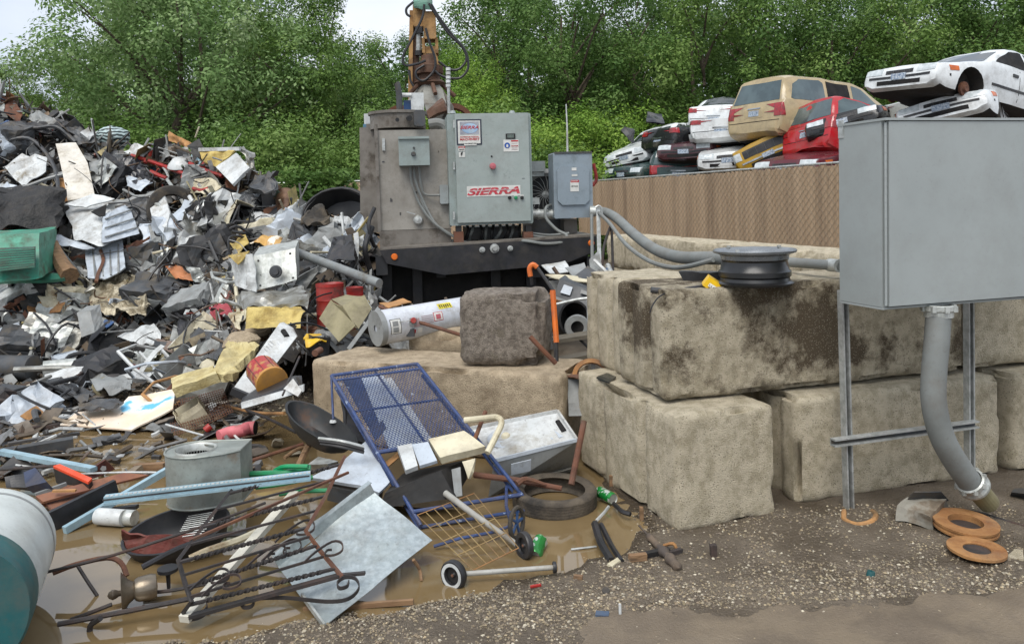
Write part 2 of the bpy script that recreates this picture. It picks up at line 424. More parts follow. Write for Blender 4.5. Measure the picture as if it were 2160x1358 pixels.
geo = nt.nodes.new('ShaderNodeNewGeometry'); sx = nt.nodes.new('ShaderNodeSeparateXYZ'); wz = nt.nodes.new('ShaderNodeMapRange'); wz.inputs[1].default_value = .03; wz.inputs[2].default_value = .006
nt.links.new(geo.outputs['Position'], sx.inputs[0]); nt.links.new(sx.outputs['Z'], wz.inputs[0])
wc = nt.nodes.new('ShaderNodeMix'); wc.data_type = 'RGBA'; wc.inputs[7].default_value = (*lin('#453b2e'), 1); nt.links.new(wz.outputs[0], wc.inputs[0]); nt.links.new(mc.outputs[2], wc.inputs[6]); nt.links.new(wc.outputs[2], bs_.inputs['Base Color'])
wr_ = nt.nodes.new('ShaderNodeMapRange'); wr_.inputs[3].default_value = .75; wr_.inputs[4].default_value = .22; nt.links.new(wz.outputs[0], wr_.inputs[0]); nt.links.new(wr_.outputs[0], bs_.inputs['Roughness'])
obj('ground', g, M_mud, kind='structure')
M_water = mat('muddy_water', '#715f42', '#7b694b', s=1.5, dirt='#655436', ds=.8, rough=.035, rv=.015, spec=.9)
nt = M_water.node_tree; bw = nt.nodes['Principled BSDF']; bw.inputs['IOR'].default_value = 1.5
for l in list(bw.inputs['Roughness'].links): nt.links.remove(l)
bw.inputs['Roughness'].default_value = .03
wn = nt.nodes.new('ShaderNodeTexNoise'); wn.inputs['Scale'].default_value = 5; wn.inputs['Detail'].default_value = 2
wb = nt.nodes.new('ShaderNodeBump'); wb.inputs['Strength'].default_value = .3; wb.inputs['Distance'].default_value = .02
nt.links.new(wn.outputs[0], wb.inputs['Height']); nt.links.new(wb.outputs[0], bw.inputs['Normal'])
w = B(); wx0, wx1, wy0, wy1 = -5.5, 1.6, 2.0, 8.2
w.add([(wx0, wy0, 0), (wx1, wy0, 0), (wx1, wy1, 0), (wx0, wy1, 0)], [(0, 1, 2, 3)])
obj('puddle_water', w, M_water, kind='structure')
# flattened muddy track at the bottom right
pth = [G(*q, 0).xy for q in [(1180, 1500), (1215, 1340), (1300, 1300), (1480, 1292), (1700, 1285), (1900, 1268), (2100, 1258), (2400, 1235), (2600, 1500)]]
pb = B(); pb.smooth = True; pts = []
def inpoly(x, y, poly):
    ins = False
    for i in range(len(poly)):
        a = poly[i]; b = poly[i - 1]
        if (a.y > y) != (b.y > y) and x < (b.x - a.x) * (y - a.y) / (b.y - a.y) + a.x: ins = not ins
    return ins
px_ = axis([(.05, 3.7, .03)]); py_ = axis([(2.35, 4.1, .03)]); nn_ = len(px_)
def sdist(x, y, poly):
    best = 9
    for i in range(len(poly)):
        a = poly[i]; c = poly[i - 1]; dx, dy = c.x - a.x, c.y - a.y; t = max(0, min(1, ((x - a.x) * dx + (y - a.y) * dy) / (dx * dx + dy * dy)))
        best = min(best, math.hypot(x - a.x - dx * t, y - a.y - dy * t))
    return best if inpoly(x, y, poly) else -best
for y in py_:
    for x in px_:
        e = sdist(x, y, pth) + .09 * noise.noise(V((x * 3, y * 3, 2))) + .04 * noise.noise(V((x * 13, y * 13, 2)))
        pb.v.append(V((x, y, gz(x, y) + max(-.02, min(.007, e * .12)) + .004 * noise.noise(V((x * 5, y * 9, 9))))))
for j in range(len(py_) - 1):
    for i in range(nn_ - 1): pb.f.append([j * nn_ + i, j * nn_ + i + 1, (j + 1) * nn_ + i + 1, (j + 1) * nn_ + i])
pb.m = [0] * len(pb.f); pb.sm = [True] * len(pb.f)
M_path = mat('flattened_mud', '#7c6f5d', '#6d6152', s=4, dirt='#594f42', ds=2.5, dlo=.5, dhi=.7, rough=.5, bump=.5, bs=90, spec=.5, grime=.3)
obj('path', pb, M_path, kind='structure')

def stones(name, n, region, zf, cols, s0, s1, seed):
    q = random.Random(seed); b = B(); vc = []
    k = 0
    while k < n:
        r = region(q)
        if r is None: continue
        x, y = r; k += 1
        s = s0 + (s1 - s0) * q.random() ** 4; z = zf(x, y); c = q.choice(cols); sh = .75 + .5 * q.random()
        a = q.random() * 6.28; ca, sa = math.cos(a), math.sin(a); fl = .4 + .4 * q.random(); el = .6 + .4 * q.random()
        vs = []
        for p in ((1, 0, 0), (0, 1, 0), (-1, 0, 0), (0, -1, 0), (.2, .1, 1), (-.5, .5, .7), (0, 0, -.6)):
            u = p[0] * s * (.7 + .5 * q.random()); v = p[1] * s * el * (.7 + .5 * q.random())
            vs.append((x + u * ca - v * sa, y + u * sa + v * ca, z + p[2] * s * fl + s * .12))
        b.add(vs, [(0, 1, 4), (1, 5, 4), (1, 2, 5), (2, 3, 5), (3, 4, 5), (3, 0, 4), (0, 3, 6), (3, 2, 6), (2, 1, 6), (1, 0, 6)])
        vc += [(*[min(1, t * sh) for t in lin(c)], 1)] * 7
    b.vc = vc
    obj(name, b, mat('stone_bits', '#888070', vcol=True, s=60, rough=.85), kind='stuff', label='small pale gravel stones strewn over the mud')
tans = ['#b09f80', '#8f8270', '#a39880', '#5f574c', '#8d7e66', '#7a6e60', '#94866a', '#c9c0ab', '#6d6257', '#857560']
def reg(q):
    px = q.uniform(-150, 2450); py = q.uniform(1060, 1420)
    p = G(px, py, .03); x, y = p.x, p.y
    if pud(x, y) > .02: return None
    band = math.exp(-((py - (1262 - (px - 1100) * .02)) / 32) ** 2) if px > 560 else .6
    dens = .16 + .9 * band + .5 * (noise.noise(V((x * 3, y * 3, 7))) > .05)
    if inpoly(x, y, pth): dens = .07
    if q.random() > dens: return None
    return x, y
stones('gravel', 46000, reg, gz, tans, .0015, .0105, 3)
def reg2(q):
    px = q.uniform(-150, 700); py = q.uniform(760, 920)
    p = G(px, py, .03)
    if pud(p.x, p.y) > 0: return None
    return p.x, p.y
stones('gravel', 4000, reg2, gz, ['#8d7e66', '#6d6257', '#a89674', '#57504a', '#c9bda0'], .006, .035, 5)

# ================================================================ concrete blocks
def block(label, p, ang, L, Wd, H, z0, m=None, seed=0, r=.04, amp=.007, group='cast concrete barrier blocks', groove=True, res=.032, name='concrete_block'):
    b = B(); b.smooth = True
    n = (max(4, int(L / res)), max(4, int(Wd / res)), max(4, int(H / res)))
    hx, hy, hz = L / 2, Wd / 2, H / 2
    q = [(-hx, -hy, -hz), (hx, -hy, -hz), (hx, hy, -hz), (-hx, hy, -hz), (-hx, -hy, hz), (hx, -hy, hz), (hx, hy, hz), (-hx, hy, hz)]
    b.gbox([V(x) for x in q], n)
    ux = V((math.cos(ang), math.sin(ang), 0)); uy = V((-ux.y, ux.x, 0)); c = V((p[0], p[1], z0)) + ux * hx + uy * hy + V((0, 0, hz))
    for i, v in enumerate(b.v):
        rr = r * (1 + .8 * noise.noise(v * 2.2 + V((seed, 0, 0))))
        inn = V([max(-h + rr, min(h - rr, t)) for h, t in zip((hx, hy, hz), v)]); d = v - inn
        dl = d.length
        if dl > 1e-6:
            nn = d.normalized(); v = inn + nn * min(dl, rr); edge = sum(abs(t) > rr * .5 for t in d) > 1
        else: nn = V((0, 0, 1)); edge = False
        if groove and abs(v.x) > hx - .03 and abs(abs(v.y) - hy * .42) < .035: v = v - V((math.copysign(.028, v.x), 0, 0))
        s = v + V((seed * 9.1, seed * 4.3, seed))
        dd = noise.noise(s * 2.5) * amp * .9 + noise.noise(s * 8) * amp * .8 + noise.noise(s * 25) * amp * .5
        chip = noise.noise(s * 4.5 + V((3, 1, 2)))
        if edge and chip > .02: dd -= (chip - .02) * .17
        dd += (noise.noise(s * 45) * .5 + noise.noise(s * 90) * .3) * amp * .6
        v = v + nn * dd
        b.v[i] = c + ux * v.x + uy * v.y + V((0, 0, v.z))
    return obj(name, b, m or M_conc, None, label, 'concrete block', group, sharp=60)
A1 = math.atan2(.28, .96)
block('dark stained upper concrete block under the wheel rims', (.79, 4.27), A1, 2.02, .60, .60, .62, M_conc2, 1, r=.035)
block('pale upper concrete block with faint green paint behind the right steel leg', (2.76, 4.84), A1, 1.9, .60, .60, .62, M_conc, 2, r=.04)
block('upper concrete block standing on end behind the stained block', (.665, 4.93), A1, .55, .62, .62, .60, M_conc, 3, r=.04)
block('lower concrete block jutting out toward the tyre at the corner', (.80, 4.03), A1 + .05, .60, 1.22, .61, 0, M_conc, 4, r=.022, res=.03)
block('lower concrete block behind the left steel leg', (1.53, 4.35), A1, 1.42, .60, .60, .0, M_conc, 5, r=.03)
block('lower concrete block at the right frame edge behind the pipe foot', (2.97, 4.75), A1, 1.7, .60, .60, .0, M_conc, 6, r=.03)
AL = math.atan2(-.4, .917)
block('long lone concrete block behind the blue mesh cart', (-1.50, 5.86), AL, 1.95, .58, .60, .0, mat('concrete_tan', '#b9a88e', '#a09078', s=14, dirt='#7a6a54', ds=2.4, dlo=.52, dhi=.7, rough=.9, bump=.8, bs=140, pits=70), 7, r=.03)
block('small dark rough concrete cube on the long block', (-.385, 5.42), -.12, .60, .5, .50, .60, M_concd, 8, r=.075, amp=.016, groove=False)
block('low pale concrete stub behind the long block beside the dark cube', (-.83, 6.15), -.05, .6, .5, .28, .46, MATS['concrete_tan'], 9, r=.09)
# two-tier row below the fence
rowp = [V((1.62, 13.9)), V((3.35, 8.3))]; d = (rowp[1] - rowp[0]); ln = d.length; d /= ln; ang = math.atan2(d.y, d.x)
for i in range(4):
    q = rowp[0] + d * (1.75 * i)
    for t in (0, 1):
        block(f'{("lower", "upper")[t]} concrete block {("at the far end", "second from the far end", "third from the far end", "nearest the camera")[i]} of the row under the tan fence',
              q, ang, 1.72, .62, .55, .55 * t - .02, M_conc, 20 + i + t * 7, r=.04, res=.07)
# ================================================================ slatted chain-link fence
M_slat = mat('fence_slats', '#b79e82', '#ad9478', s=2, lo=.4, hi=.6, dirt='#7d6956', ds=1.0, dlo=.5, dhi=.72, rough=.75, grime=.25, stretch=(2.0, 2.0, .11))
M_link = mat('fence_wire', '#a39a88', '#847a68', s=20, rough=.5, metal=.4)
def fence(label, a, b_, z0, z1, post_step=3.0):
    a = V(a); b_ = V(b_); L = (b_ - a).length; d = (b_ - a) / L; n = V((d.y, -d.x))
    if n.y > 0: n = -n
    t = thing('fence', label, 'fence', V((a.x, a.y, z0)))
    s = B(); k = int(L / .062)
    for i in range(k):
        p = a + d * (L * (i + .5) / k); w_ = L / k * .501; q = R.uniform(-.002, .002); zt = z1 - .03 + R.uniform(-.012, .012)
        nn = n * q; e = d * w_; tilt = n * R.uniform(-.003, .003)
        p0 = p - e + nn - tilt; p1 = p + e + nn + tilt
        s.hexa(V((*p0, z0)), V((*p1, z0)), V((*p1, zt)), V((*p0, zt)), (-n.x * .006, -n.y * .006, 0))
    obj('slat_panel', s, M_slat, t)
    s = B(); st = .13
    H = z1 - z0; kk = int(L / st)
    for i in range(-int(H / st), kk):
        for sg in (1, -1):
            u0 = i * st if sg == 1 else (i + H / st) * st; u1 = u0 + sg * H; za, zb = z0, z1
            if u0 < 0: za = z0 - u0 if sg == 1 else za; u0 = max(u0, 0)
            if u1 > L: zb = z1 - (u1 - L); u1 = L
            if u1 < 0: zb = z1 + u1; u1 = 0
            if u0 > L: za = z0 + (u0 - L); u0 = L
            if zb - za < .05: continue
            o = n * (.014 + .004 * sg); p0 = a + d * u0 + o; p1 = a + d * u1 + o
            s.bar(V((*p0, za)), V((*p1, zb)), .0035, .0035)
    obj('wire_mesh', s, M_link, t)
    for i in range(int(L / post_step) + 1):
        p = a + d * min(L, i * post_step) - n * .045; s = B(); s.tube([V((*p, 0)), V((*p, z1 + .02))], .028, 8)
        obj('post', s, M_strut, t)
    s = B(); o = -n * .03; s.tube([V((*(a + o), z1)), V((*(b_ + o), z1))], .018, 8); obj('top_rail', s, M_strut, t)
fd = V((-.333, 1)).normalized(); fp = V((4.80, 12.0))
fence('long tan slatted chain link fence below the stacked cars', fp - fd * 5.2, fp + fd * 9.6, .80, 2.14)
fence('far tan slatted fence behind the heap, partly covered by vines', V((-9.5, 20.6)), fp + fd * 9.75, .5, 2.32)
# ================================================================ trees beyond the yard
def leafmat(name, c1, c2, c3):
    m = bpy.data.materials.new(name); m.use_nodes = True; nt = m.node_tree; N = nt.nodes; L = nt.links
    b = N['Principled BSDF']; ge = N.new('ShaderNodeNewGeometry'); oi = N.new('ShaderNodeObjectInfo'); tc = N.new('ShaderNodeTexCoord')
    r = N.new('ShaderNodeValToRGB'); r.color_ramp.elements[0].color = (*lin(c1), 1); r.color_ramp.elements[1].color = (*lin(c3), 1)
    e = r.color_ramp.elements.new(.5); e.color = (*lin(c2), 1)
    n = N.new('ShaderNodeTexNoise'); n.inputs['Scale'].default_value = .7; n.inputs['Detail'].default_value = 3
    a = N.new('ShaderNodeMath'); a.operation = 'MULTIPLY_ADD'; a.inputs[1].default_value = .34
    q = N.new('ShaderNodeMapRange'); q.inputs[1].default_value = .3; q.inputs[2].default_value = .7; q.inputs[3].default_value = .0; q.inputs[4].default_value = .62
    L.new(tc.outputs['Object'], n.inputs['Vector']); L.new(n.outputs[0], q.inputs[0]); L.new(ge.outputs['Random Per Island'], a.inputs[0]); L.new(q.outputs[0], a.inputs[2])
    L.new(a.outputs[0], r.inputs[0]); L.new(r.outputs[0], b.inputs['Base Color']); b.inputs['Roughness'].default_value = .5
    b.inputs['Specular IOR Level'].default_value = .15
    t = N.new('ShaderNodeBsdfTranslucent'); L.new(r.outputs[0], t.inputs[0]); mx = N.new('ShaderNodeMixShader'); mx.inputs[0].default_value = .3
    L.new(b.outputs[0], mx.inputs[1]); L.new(t.outputs[0], mx.inputs[2]); L.new(mx.outputs[0], N['Material Output'].inputs[0])
    return m
L_pale = leafmat('leaf_pale', '#52703f', '#7b975c', '#a9b88c')
L_mid = leafmat('leaf_mid', '#3f5a28', '#67833f', '#94a866')
L_dark = leafmat('leaf_dark', '#354f29', '#577539', '#829a5c')
L_brt = leafmat('leaf_bright', '#54772e', '#7b9b40', '#a6bd5c')
M_bark = mat('bark', '#564a3c', '#3f362c', s=6, rough=.9, bump=.5, bs=20, stretch=(4, 4, 1))
def crownmesh(name, rx, rz, nclump, per, leaf, seed, cr=(.5, .95)):
    q = random.Random(seed); vs = []; fs = []; cl = []
    for _ in range(nclump):
        while 1:
            p = V((q.uniform(-1, 1), q.uniform(-1, 1), q.uniform(-1, 1)))
            if p.length < 1 and p.length > .25 and noise.noise(p * 2.2 + V((seed, 0, 0))) > -.18: break
        p = V((p.x * rx, p.y * rx, p.z * rz)); r = q.uniform(*cr); cl.append((p, r))
        for _ in range(int(per * (r / cr[1]) ** 2)):
            d = V((q.gauss(0, 1), q.gauss(0, 1), q.gauss(0, .8))); d.normalize(); d *= r * q.random() ** .38
            c = p + d; s = leaf * q.uniform(.6, 1.3)
            nn = (d.normalized() + V((q.gauss(0, .42), q.gauss(0, .42), .75 + q.gauss(0, .42)))).normalized(); u = nn.cross(V((q.gauss(0, 1), q.gauss(0, 1), q.gauss(0, 1)))).normalized(); w = nn.cross(u)
            k = len(vs); vs += [c - u * s, c + w * s * .5, c + u * s * .9, c - w * s * .5]; fs.append((k, k + 1, k + 2, k + 3))
    me = bpy.data.meshes.new(name); me.from_pydata(vs, [], fs); me.materials.append(L_mid)
    return me, cl
CR = [crownmesh('crown', 3.6, 4.8, 95, 520, .072, 1), crownmesh('crown', 3.4, 4.4, 80, 560, .072, 2), crownmesh('crown', 3.9, 4.2, 100, 480, .072, 3),
      crownmesh('crown', 3.2, 5.2, 66, 560, .075, 4, (.45, .9))]
SH = [crownmesh('foliage', 2.0, 1.7, 46, 400, .058, 7, (.4, .7)), crownmesh('foliage', 2.2, 1.5, 50, 380, .058, 8, (.4, .7))]
def trunkmesh(cl, h, seed, rz, r0=.24):
    q = random.Random(seed); b = B(); b.smooth = True
    top = V((q.uniform(-.5, .5), q.uniform(-.5, .5), h + rz * .55))
    ax = [V((0, 0, 0)), V((q.uniform(-.3, .3), 0, h * .35)), V((q.uniform(-.4, .4), q.uniform(-.3, .3), h * .7)), V((top.x * .6, top.y, h)), top]
    b.tube(ax, [r0, r0 * .12], 8, sub=3)
    for p, r in q.sample(cl, min(len(cl), 22)):
        t = V((p.x, p.y, p.z + h)); z = max(h * .35, t.z - math.hypot(p.x, p.y) * .9 - .4); f = z / h
        s = V((0, 0, z)); b.tube([s, s.lerp(t, .5) + V((0, 0, .25)), t], [.09 * max(.4, 1.2 - f * .5), .015], 5, sub=2)
    return b
ORD = ['first', 'second', 'third', 'fourth', 'fifth', 'sixth', 'seventh', 'eighth', 'ninth', 'tenth', 'eleventh', 'twelfth', 'thirteenth', 'fourteenth', 'fifteenth', 'sixteenth', 'seventeenth', 'eighteenth', 'nineteenth', 'twentieth']
tcache = {}
def tree(name, label, px, top, d, k, lm, wid=1.0, group='trees beyond the yard', z0=None, lean=0):
    rx, rz = [(3.6, 4.8), (3.4, 4.4), (3.9, 4.2), (3.2, 5.2)][k]
    p = W(px, 440, d); zt = W(px, top, d).z; sc = wid
    h = zt / sc - rz - .5                # height of the crown's centre, in the tree's own units
    if h < rz * .6: sc = zt / (rz * 1.7 + .5); h = rz * .7
    t = thing(name, label, 'tree', V((p.x, p.y, 0)), group)
    me, cl = CR[k]
    key = (k, round(h * 2)); 
    if key not in tcache:
        o = obj('trunk', trunkmesh(cl, h, k * 7 + 1, rz), M_bark, t); 
        o.location = WL[o.name]; tcache[key] = (o.data, V(o.location))
    else:
        o = bpy.data.objects.new('trunk', tcache[key][0]); COL.objects.link(o); o.parent = t; o.location = tcache[key][1]
    c = bpy.data.objects.new('crown', me); COL.objects.link(c); c.parent = t; c.location = (0, 0, h)
    c.material_slots[0].link = 'OBJECT'; c.material_slots[0].material = lm
    t.rotation_euler = (0, lean, R.uniform(0, 6.28)); t.scale = (sc * R.uniform(.95, 1.1), sc * R.uniform(.95, 1.1), sc)
    return t
front = [(-60, 105, 33, 1, L_dark, .75), (60, 110, 34, 0, L_mid, .5), (325, -120, 31, 0, L_pale, 1.15), (395, -150, 30, 2, L_pale, 1.25), (520, -60, 33, 3, L_mid, 1.1), (640, 20, 32, 1, L_mid, 1.0),
         (760, 95, 34, 2, L_dark, .85), (845, 55, 38, 1, L_dark, .8), (985, 85, 30, 1, L_brt, .6), (1075, -60, 35, 0, L_dark, 1.0), (1215, -90, 33, 2, L_dark, 1.1), (1350, -70, 35, 3, L_dark, 1.1), (1490, -80, 33, 0, L_mid, 1.1),
         (1640, -100, 34, 2, L_dark, 1.1), (1790, -90, 33, 1, L_mid, 1.1), (1930, -90, 35, 3, L_dark, 1.15), (2070, -70, 34, 0, L_dark, 1.15), (2210, -90, 33, 2, L_mid, 1.1)]
kindw = {id(L_pale): 'pale silver green', id(L_mid): 'mid green', id(L_dark): 'dark green', id(L_brt): 'bright yellow green'}
for i, (px, top, d, k, lm, wd) in enumerate(front):
    tree('broadleaf_tree', f'{kindw[id(lm)]} tree, {ORD[i]} from the left of the front row beyond the yard', px, top, d, k, lm, wd)
back = [(0, 140, 44, 2, L_mid, .7), (150, 110, 43, 3, L_dark, .7), (330, -60, 42, 1, L_mid, 1.2), (470, -70, 43, 0, L_dark, 1.2), (590, -80, 42, 2, L_dark, 1.1), (710, -40, 43, 3, L_mid, 1.0), (815, 130, 44, 2, L_dark, 1.1),
        (930, 120, 42, 0, L_dark, 1.0), (1030, -30, 43, 3, L_dark, 1.2), (1145, -60, 42, 1, L_mid, 1.2), (1285, -80, 43, 2, L_dark, 1.25), (1420, -60, 42, 0, L_dark, 1.25), (1560, -60, 43, 1, L_dark, 1.25), (1710, -60, 42, 3, L_dark, 1.25),
        (1860, -60, 43, 0, L_dark, 1.25), (2000, -60, 42, 2, L_mid, 1.25), (2150, -60, 43, 1, L_dark, 1.25)]
for i, (px, top, d, k, lm, wd) in enumerate(back):
    tree('broadleaf_tree', f'{kindw[id(lm)]} tree, {ORD[i]} from the left of the rear row', px, top, d, k, lm, wd)
def shrub(label, px, top, d, k, lm, sc, sz=1.0):
    zt = W(px, top, d).z; p = W(px, 440, d); t = thing('shrub', label, 'shrub', V((p.x, p.y, 0)), 'shrubs along the far fence')
    rz = (1.7, 1.5)[k] + .4; h = zt - rz * sz
    c = bpy.data.objects.new('foliage', SH[k][0]); COL.objects.link(c); c.parent = t; c.location = (0, 0, h); c.scale = (sc, sc, sz); c.rotation_euler.z = R.uniform(0, 6)
    c.material_slots[0].link = 'OBJECT'; c.material_slots[0].material = lm
    b = B(); b.smooth = True
    for i in range(5):
        a = i * 1.3; b.tube([(.1 * math.cos(a), .1 * math.sin(a), 0), (.3 * math.cos(a), .3 * math.sin(a), h * .6), (sc * math.cos(a), sc * math.sin(a), h + .4)], [.05, .012], 5)
    o = obj('stem', b, M_bark, t); o.location = WL[o.name]
shr = [(-20, 250, 26, 0, L_mid, 1.3, 1.3, 'mid green shrub behind the left end of the heap'), (150, 235, 27, 1, L_mid, 1.3, 1.3, 'mid green shrub above the tall white panel'),
       (300, 240, 26, 0, L_mid, 1.3, 1.3, 'mid green shrub behind the zebra patterned cloth'), (430, 235, 27, 1, L_dark, 1.4, 1.4, 'dark green shrub above the broken fridge'),
       (535, 245, 25, 0, L_mid, 1.2, 1.2, 'mid green shrub right of the broken fridge'), (640, 235, 25, 1, L_mid, 1.3, 1.3, 'round mid green shrub over the vine covered fence'),
       (735, 270, 24, 0, L_mid, 1.1, 1.1, 'mid green shrub beside the blue panel of the machine'), (590, 330, 23.5, 1, L_dark, 1.0, .9, 'low dark shrub spilling over the far fence'),
       (700, 345, 23, 0, L_dark, .8, .8, 'low dark shrub nearest the machine at the far fence'), (980, 190, 27, 0, L_brt, 1.1, 1.1, 'bright green bush rising behind the power cabinet'),
       (1140, 235, 26, 1, L_brt, 1.2, 1.1, 'bright green bush between the power cabinet and the antenna'), (1240, 215, 29, 0, L_brt, 1.1, 1.2, 'bright green bush right of the white antenna rod'),
       (1330, 205, 30, 1, L_brt, 1.2, 1.3, 'bright green bush behind the stacked black car'), (1160, 300, 23, 0, L_mid, 1.2, 1.2, 'mid green bush behind the small disconnect box'),
       (1290, 300, 29, 1, L_mid, 1.2, 1.1, 'mid green bush at the left end of the car stack'), (1450, 200, 31, 0, L_mid, 1.5, 1.4, 'mid green bush above the open black hatch'),
       (1050, 190, 28, 1, L_mid, 1.4, 1.4, 'mid green bush directly above the power cabinet'), (840, 190, 27, 0, L_mid, 1.2, 1.2, 'mid green bush behind the grapple claw')]
for px, top, d, k, lm, sc, sz, lb in shr: shrub(lb, px, top, d, k, lm, sc, sz)
# vines over the far fence
def leafmass(name, label, pts, n, leaf, lm, kind='stuff', seed=1, spread=.12, cat=None):
    q = random.Random(seed); b = B()
    for _ in range(n):
        i = q.randrange(len(pts) - 1); t = q.random(); p = pts[i].lerp(pts[i + 1], t)
        c = p + V((q.gauss(0, 1), q.gauss(0, 1) * .5, max(-1.6, min(1.5, q.gauss(0, 1))))) * spread; s = leaf * q.uniform(.6, 1.3)
        u = V((q.gauss(0, 1), q.gauss(0, 1), q.gauss(0, .6))).normalized(); w = u.cross(V((q.gauss(0, 1), q.gauss(0, 1), q.gauss(0, 1)))).normalized()
        b.add([c - u * s, c + w * s * .5, c + u * s, c - w * s * .5], [(0, 1, 2, 3)])
    obj(name, b, lm, None, label, cat, None, kind)
leafmass('vines', 'green vines hanging over the far fence', [W(600, 400, 20.2), W(650, 420, 20.3), W(690, 400, 20.2), W(720, 400, 20.2)], 2600, .08, L_dark, spread=.32)
leafmass('undergrowth', 'low weeds in front of the trees', [V((-30, 24, .6)), V((0, 23, .8)), V((2, 22, .8))], 12000, .12, L_mid, spread=.7, seed=5)
leafmass('distant_wood', 'dark wood behind the rows of trees', [V((-42, 50, 2.5)), V((-14, 50, 5.0)), V((12, 50, 6.5)), V((46, 50, 7.5))], 60000, .24, L_dark, spread=3.0, seed=6)
# ================================================================ shear power unit on its trailer frame
YM = math.radians(8)
FM = Frame((-.2, 9.0, 0), YM)
M_tank = mat('weathered_tank_paint', '#96928a', '#87837b', s=4, dirt='#5b554c', ds=3, dlo=.55, dhi=.75, rough=.6)
M_tankd = mat('oily_tank_base', '#77726b', '#635e57', s=5, dirt='#3f3830', ds=4, dlo=.5, dhi=.65, rough=.55)
mt = thing('scrap_shear', 'grey hydraulic power unit with tank and black tail frame behind the concrete blocks', 'machine', FM.w(0, 0))
def slab(name, m, x0, y0, x1, y1, o0, o1, parent=mt, fr=FM, bev=0., **k):
    return obj(name, fr.slab(B(), x0, y0, x1, y1, o0, o1, bev), m, parent, **k)
# tail frame: trapezoid plate with return flanges
b = B(); poly = [FM.hit(x, y, .5) for x, y in [(801, 528), (1258, 499), (1256, 530), (1190, 557), (938, 580), (816, 556)]]
n = len(poly); dpt = -FM.o * .03
b.add(poly + [p + dpt for p in poly], [list(range(n)), list(range(2 * n - 1, n - 1, -1))] + [(i, i + n, (i + 1) % n + n, (i + 1) % n) for i in range(n)])
fr_ = obj('tail_frame', b, M_black, mt)
b = B(); b.hexa(poly[0], poly[1], poly[1] - V((0, 0, .02)), poly[0] - V((0, 0, .02)), -FM.o * 1.0); b.xf(Matrix.Translation((0, 0, .022)))
obj('deck', b, M_tankd, mt)
b = B()
for x in (805, 1250): b.bar(FM.hit(x, 560, .45), FM.hit(x, 560, -2.5), .12, .2)
for x in (930, 1130): b.bar(FM.hit(x, 560, .3), FM.hit(x, 560, -2.5), .1, .26)
obj('chassis_rail', b, M_black, mt)
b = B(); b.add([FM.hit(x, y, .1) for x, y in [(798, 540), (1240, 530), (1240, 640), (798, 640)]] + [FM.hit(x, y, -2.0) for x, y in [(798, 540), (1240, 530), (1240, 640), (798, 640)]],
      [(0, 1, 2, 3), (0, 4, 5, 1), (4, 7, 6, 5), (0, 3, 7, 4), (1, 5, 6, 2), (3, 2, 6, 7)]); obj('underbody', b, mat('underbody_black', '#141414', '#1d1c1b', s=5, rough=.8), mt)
for x in (806, 870, 1035, 1110):
    b = B(); b.hexa(FM.hit(x, 560, .2), FM.hit(x + 20, 560, .2), FM.hit(x + 22, 660, .2), FM.hit(x + 2, 660, .2), FM.o * -.15); obj('support_leg', b, M_black, mt)
for x, y in ((832, 542), (1247, 513)):
    b = B(); b.lathe([(0, .02), (.028, .018), (.036, 0), (.036, -.01)], FM.M(*FM.loc(x, y, .5), .5) @ Matrix.Translation((0, 0, .0)), 14); obj('marker_light', b, M_orange, mt)
for x, y, r in ((1017, 527, .032), (1043, 524, .05), (1076, 524, .03)):
    b = B(); b.lathe([(0, .05), (r * .5, .05), (r * .6, .02), (r, .018), (r, 0)], FM.M(*FM.loc(x, y, .5), .5), 10); obj('hydraulic_coupling', b, M_strut, mt)
# oil tank: main body, lower sump, top hatch
slab('tank', M_tank, 795, 274, 952, 484, -.9, .16, bev=.03)
slab('tank_sump', M_tankd, 801, 485, 952, 522, -.9, .20)
slab('corner_post', M_tankd, 793, 262, 800, 490, .10, .19)
b = B(); lo = FM.loc(838, 274, .1)
b.lathe([(0, 0), (.31, 0), (.31, .16), (.33, .16), (.33, .19), (0, .2)], Matrix.Translation(FM.hit(840, 274, -.25)), 26, False); obj('hatch', b, M_tankd, mt)
b = B(); b.tube([FM.hit(838, 253, .12), FM.hit(838, 253, .2)], .022, 10); b.tube([(862, 250, 8.75), (864, 250, 8.6)], .03, 10); obj('plug', b, M_black, mt)
b = B(); b.tube([(905, 262, 8.95), (925, 260, 8.95), (940, 268, 8.95), (946, 285, 8.95)], .055, 10, sub=4); obj('breather_pipe', b, M_conduit, mt)
slab('mirror', M_dgrey, 873, 232, 897, 266, .10, .24, bev=.02)
slab('bracket', M_strut, 806, 292, 812, 318, .16, .185)
# starter box on the tank with three conduits
sb = slab('control_box', M_encl2, 841, 290, 906, 349, .16, .32)
slab('lid', M_encl2, 840, 288, 905, 293, .30, .345, sb)
b = B(); b.lathe([(0, .03), (.02, .03), (.026, 0)], FM.M(*FM.loc(872, 325, .32), .32), 10); b.lathe([(0, .02), (.01, .02), (.012, 0)], FM.M(*FM.loc(873, 312, .32), .32), 8); obj('knob', b, M_dgrey, sb)
for q in ([(866, 352), (868, 385), (885, 430), (915, 470), (960, 500)], [(873, 352), (876, 380), (893, 425), (922, 475), (975, 508), (1010, 514)], [(884, 352), (888, 390), (897, 410), (928, 412)], [(888, 420), (905, 460), (940, 490), (962, 500)]):
    b = B(); b.tube([FM.hit(x, y, .2 + .05 * (i > 2)) for i, (x, y) in enumerate(q)], .014, 6, sub=5); obj('conduit', b, M_conduit, mt)
slab('junction_box', M_encl, 928, 390, 946, 430, .17, .26, bev=.01)
b = B(); b.lathe([(0, .06), (.04, .05), (.055, .02), (.03, 0)], FM.M(*FM.loc(882, 464, .16), .16), 12); b.bar(FM.hit(858, 447, .2), FM.hit(876, 452, .2), .012, .012); obj('ball_valve', b, M_strut, mt)
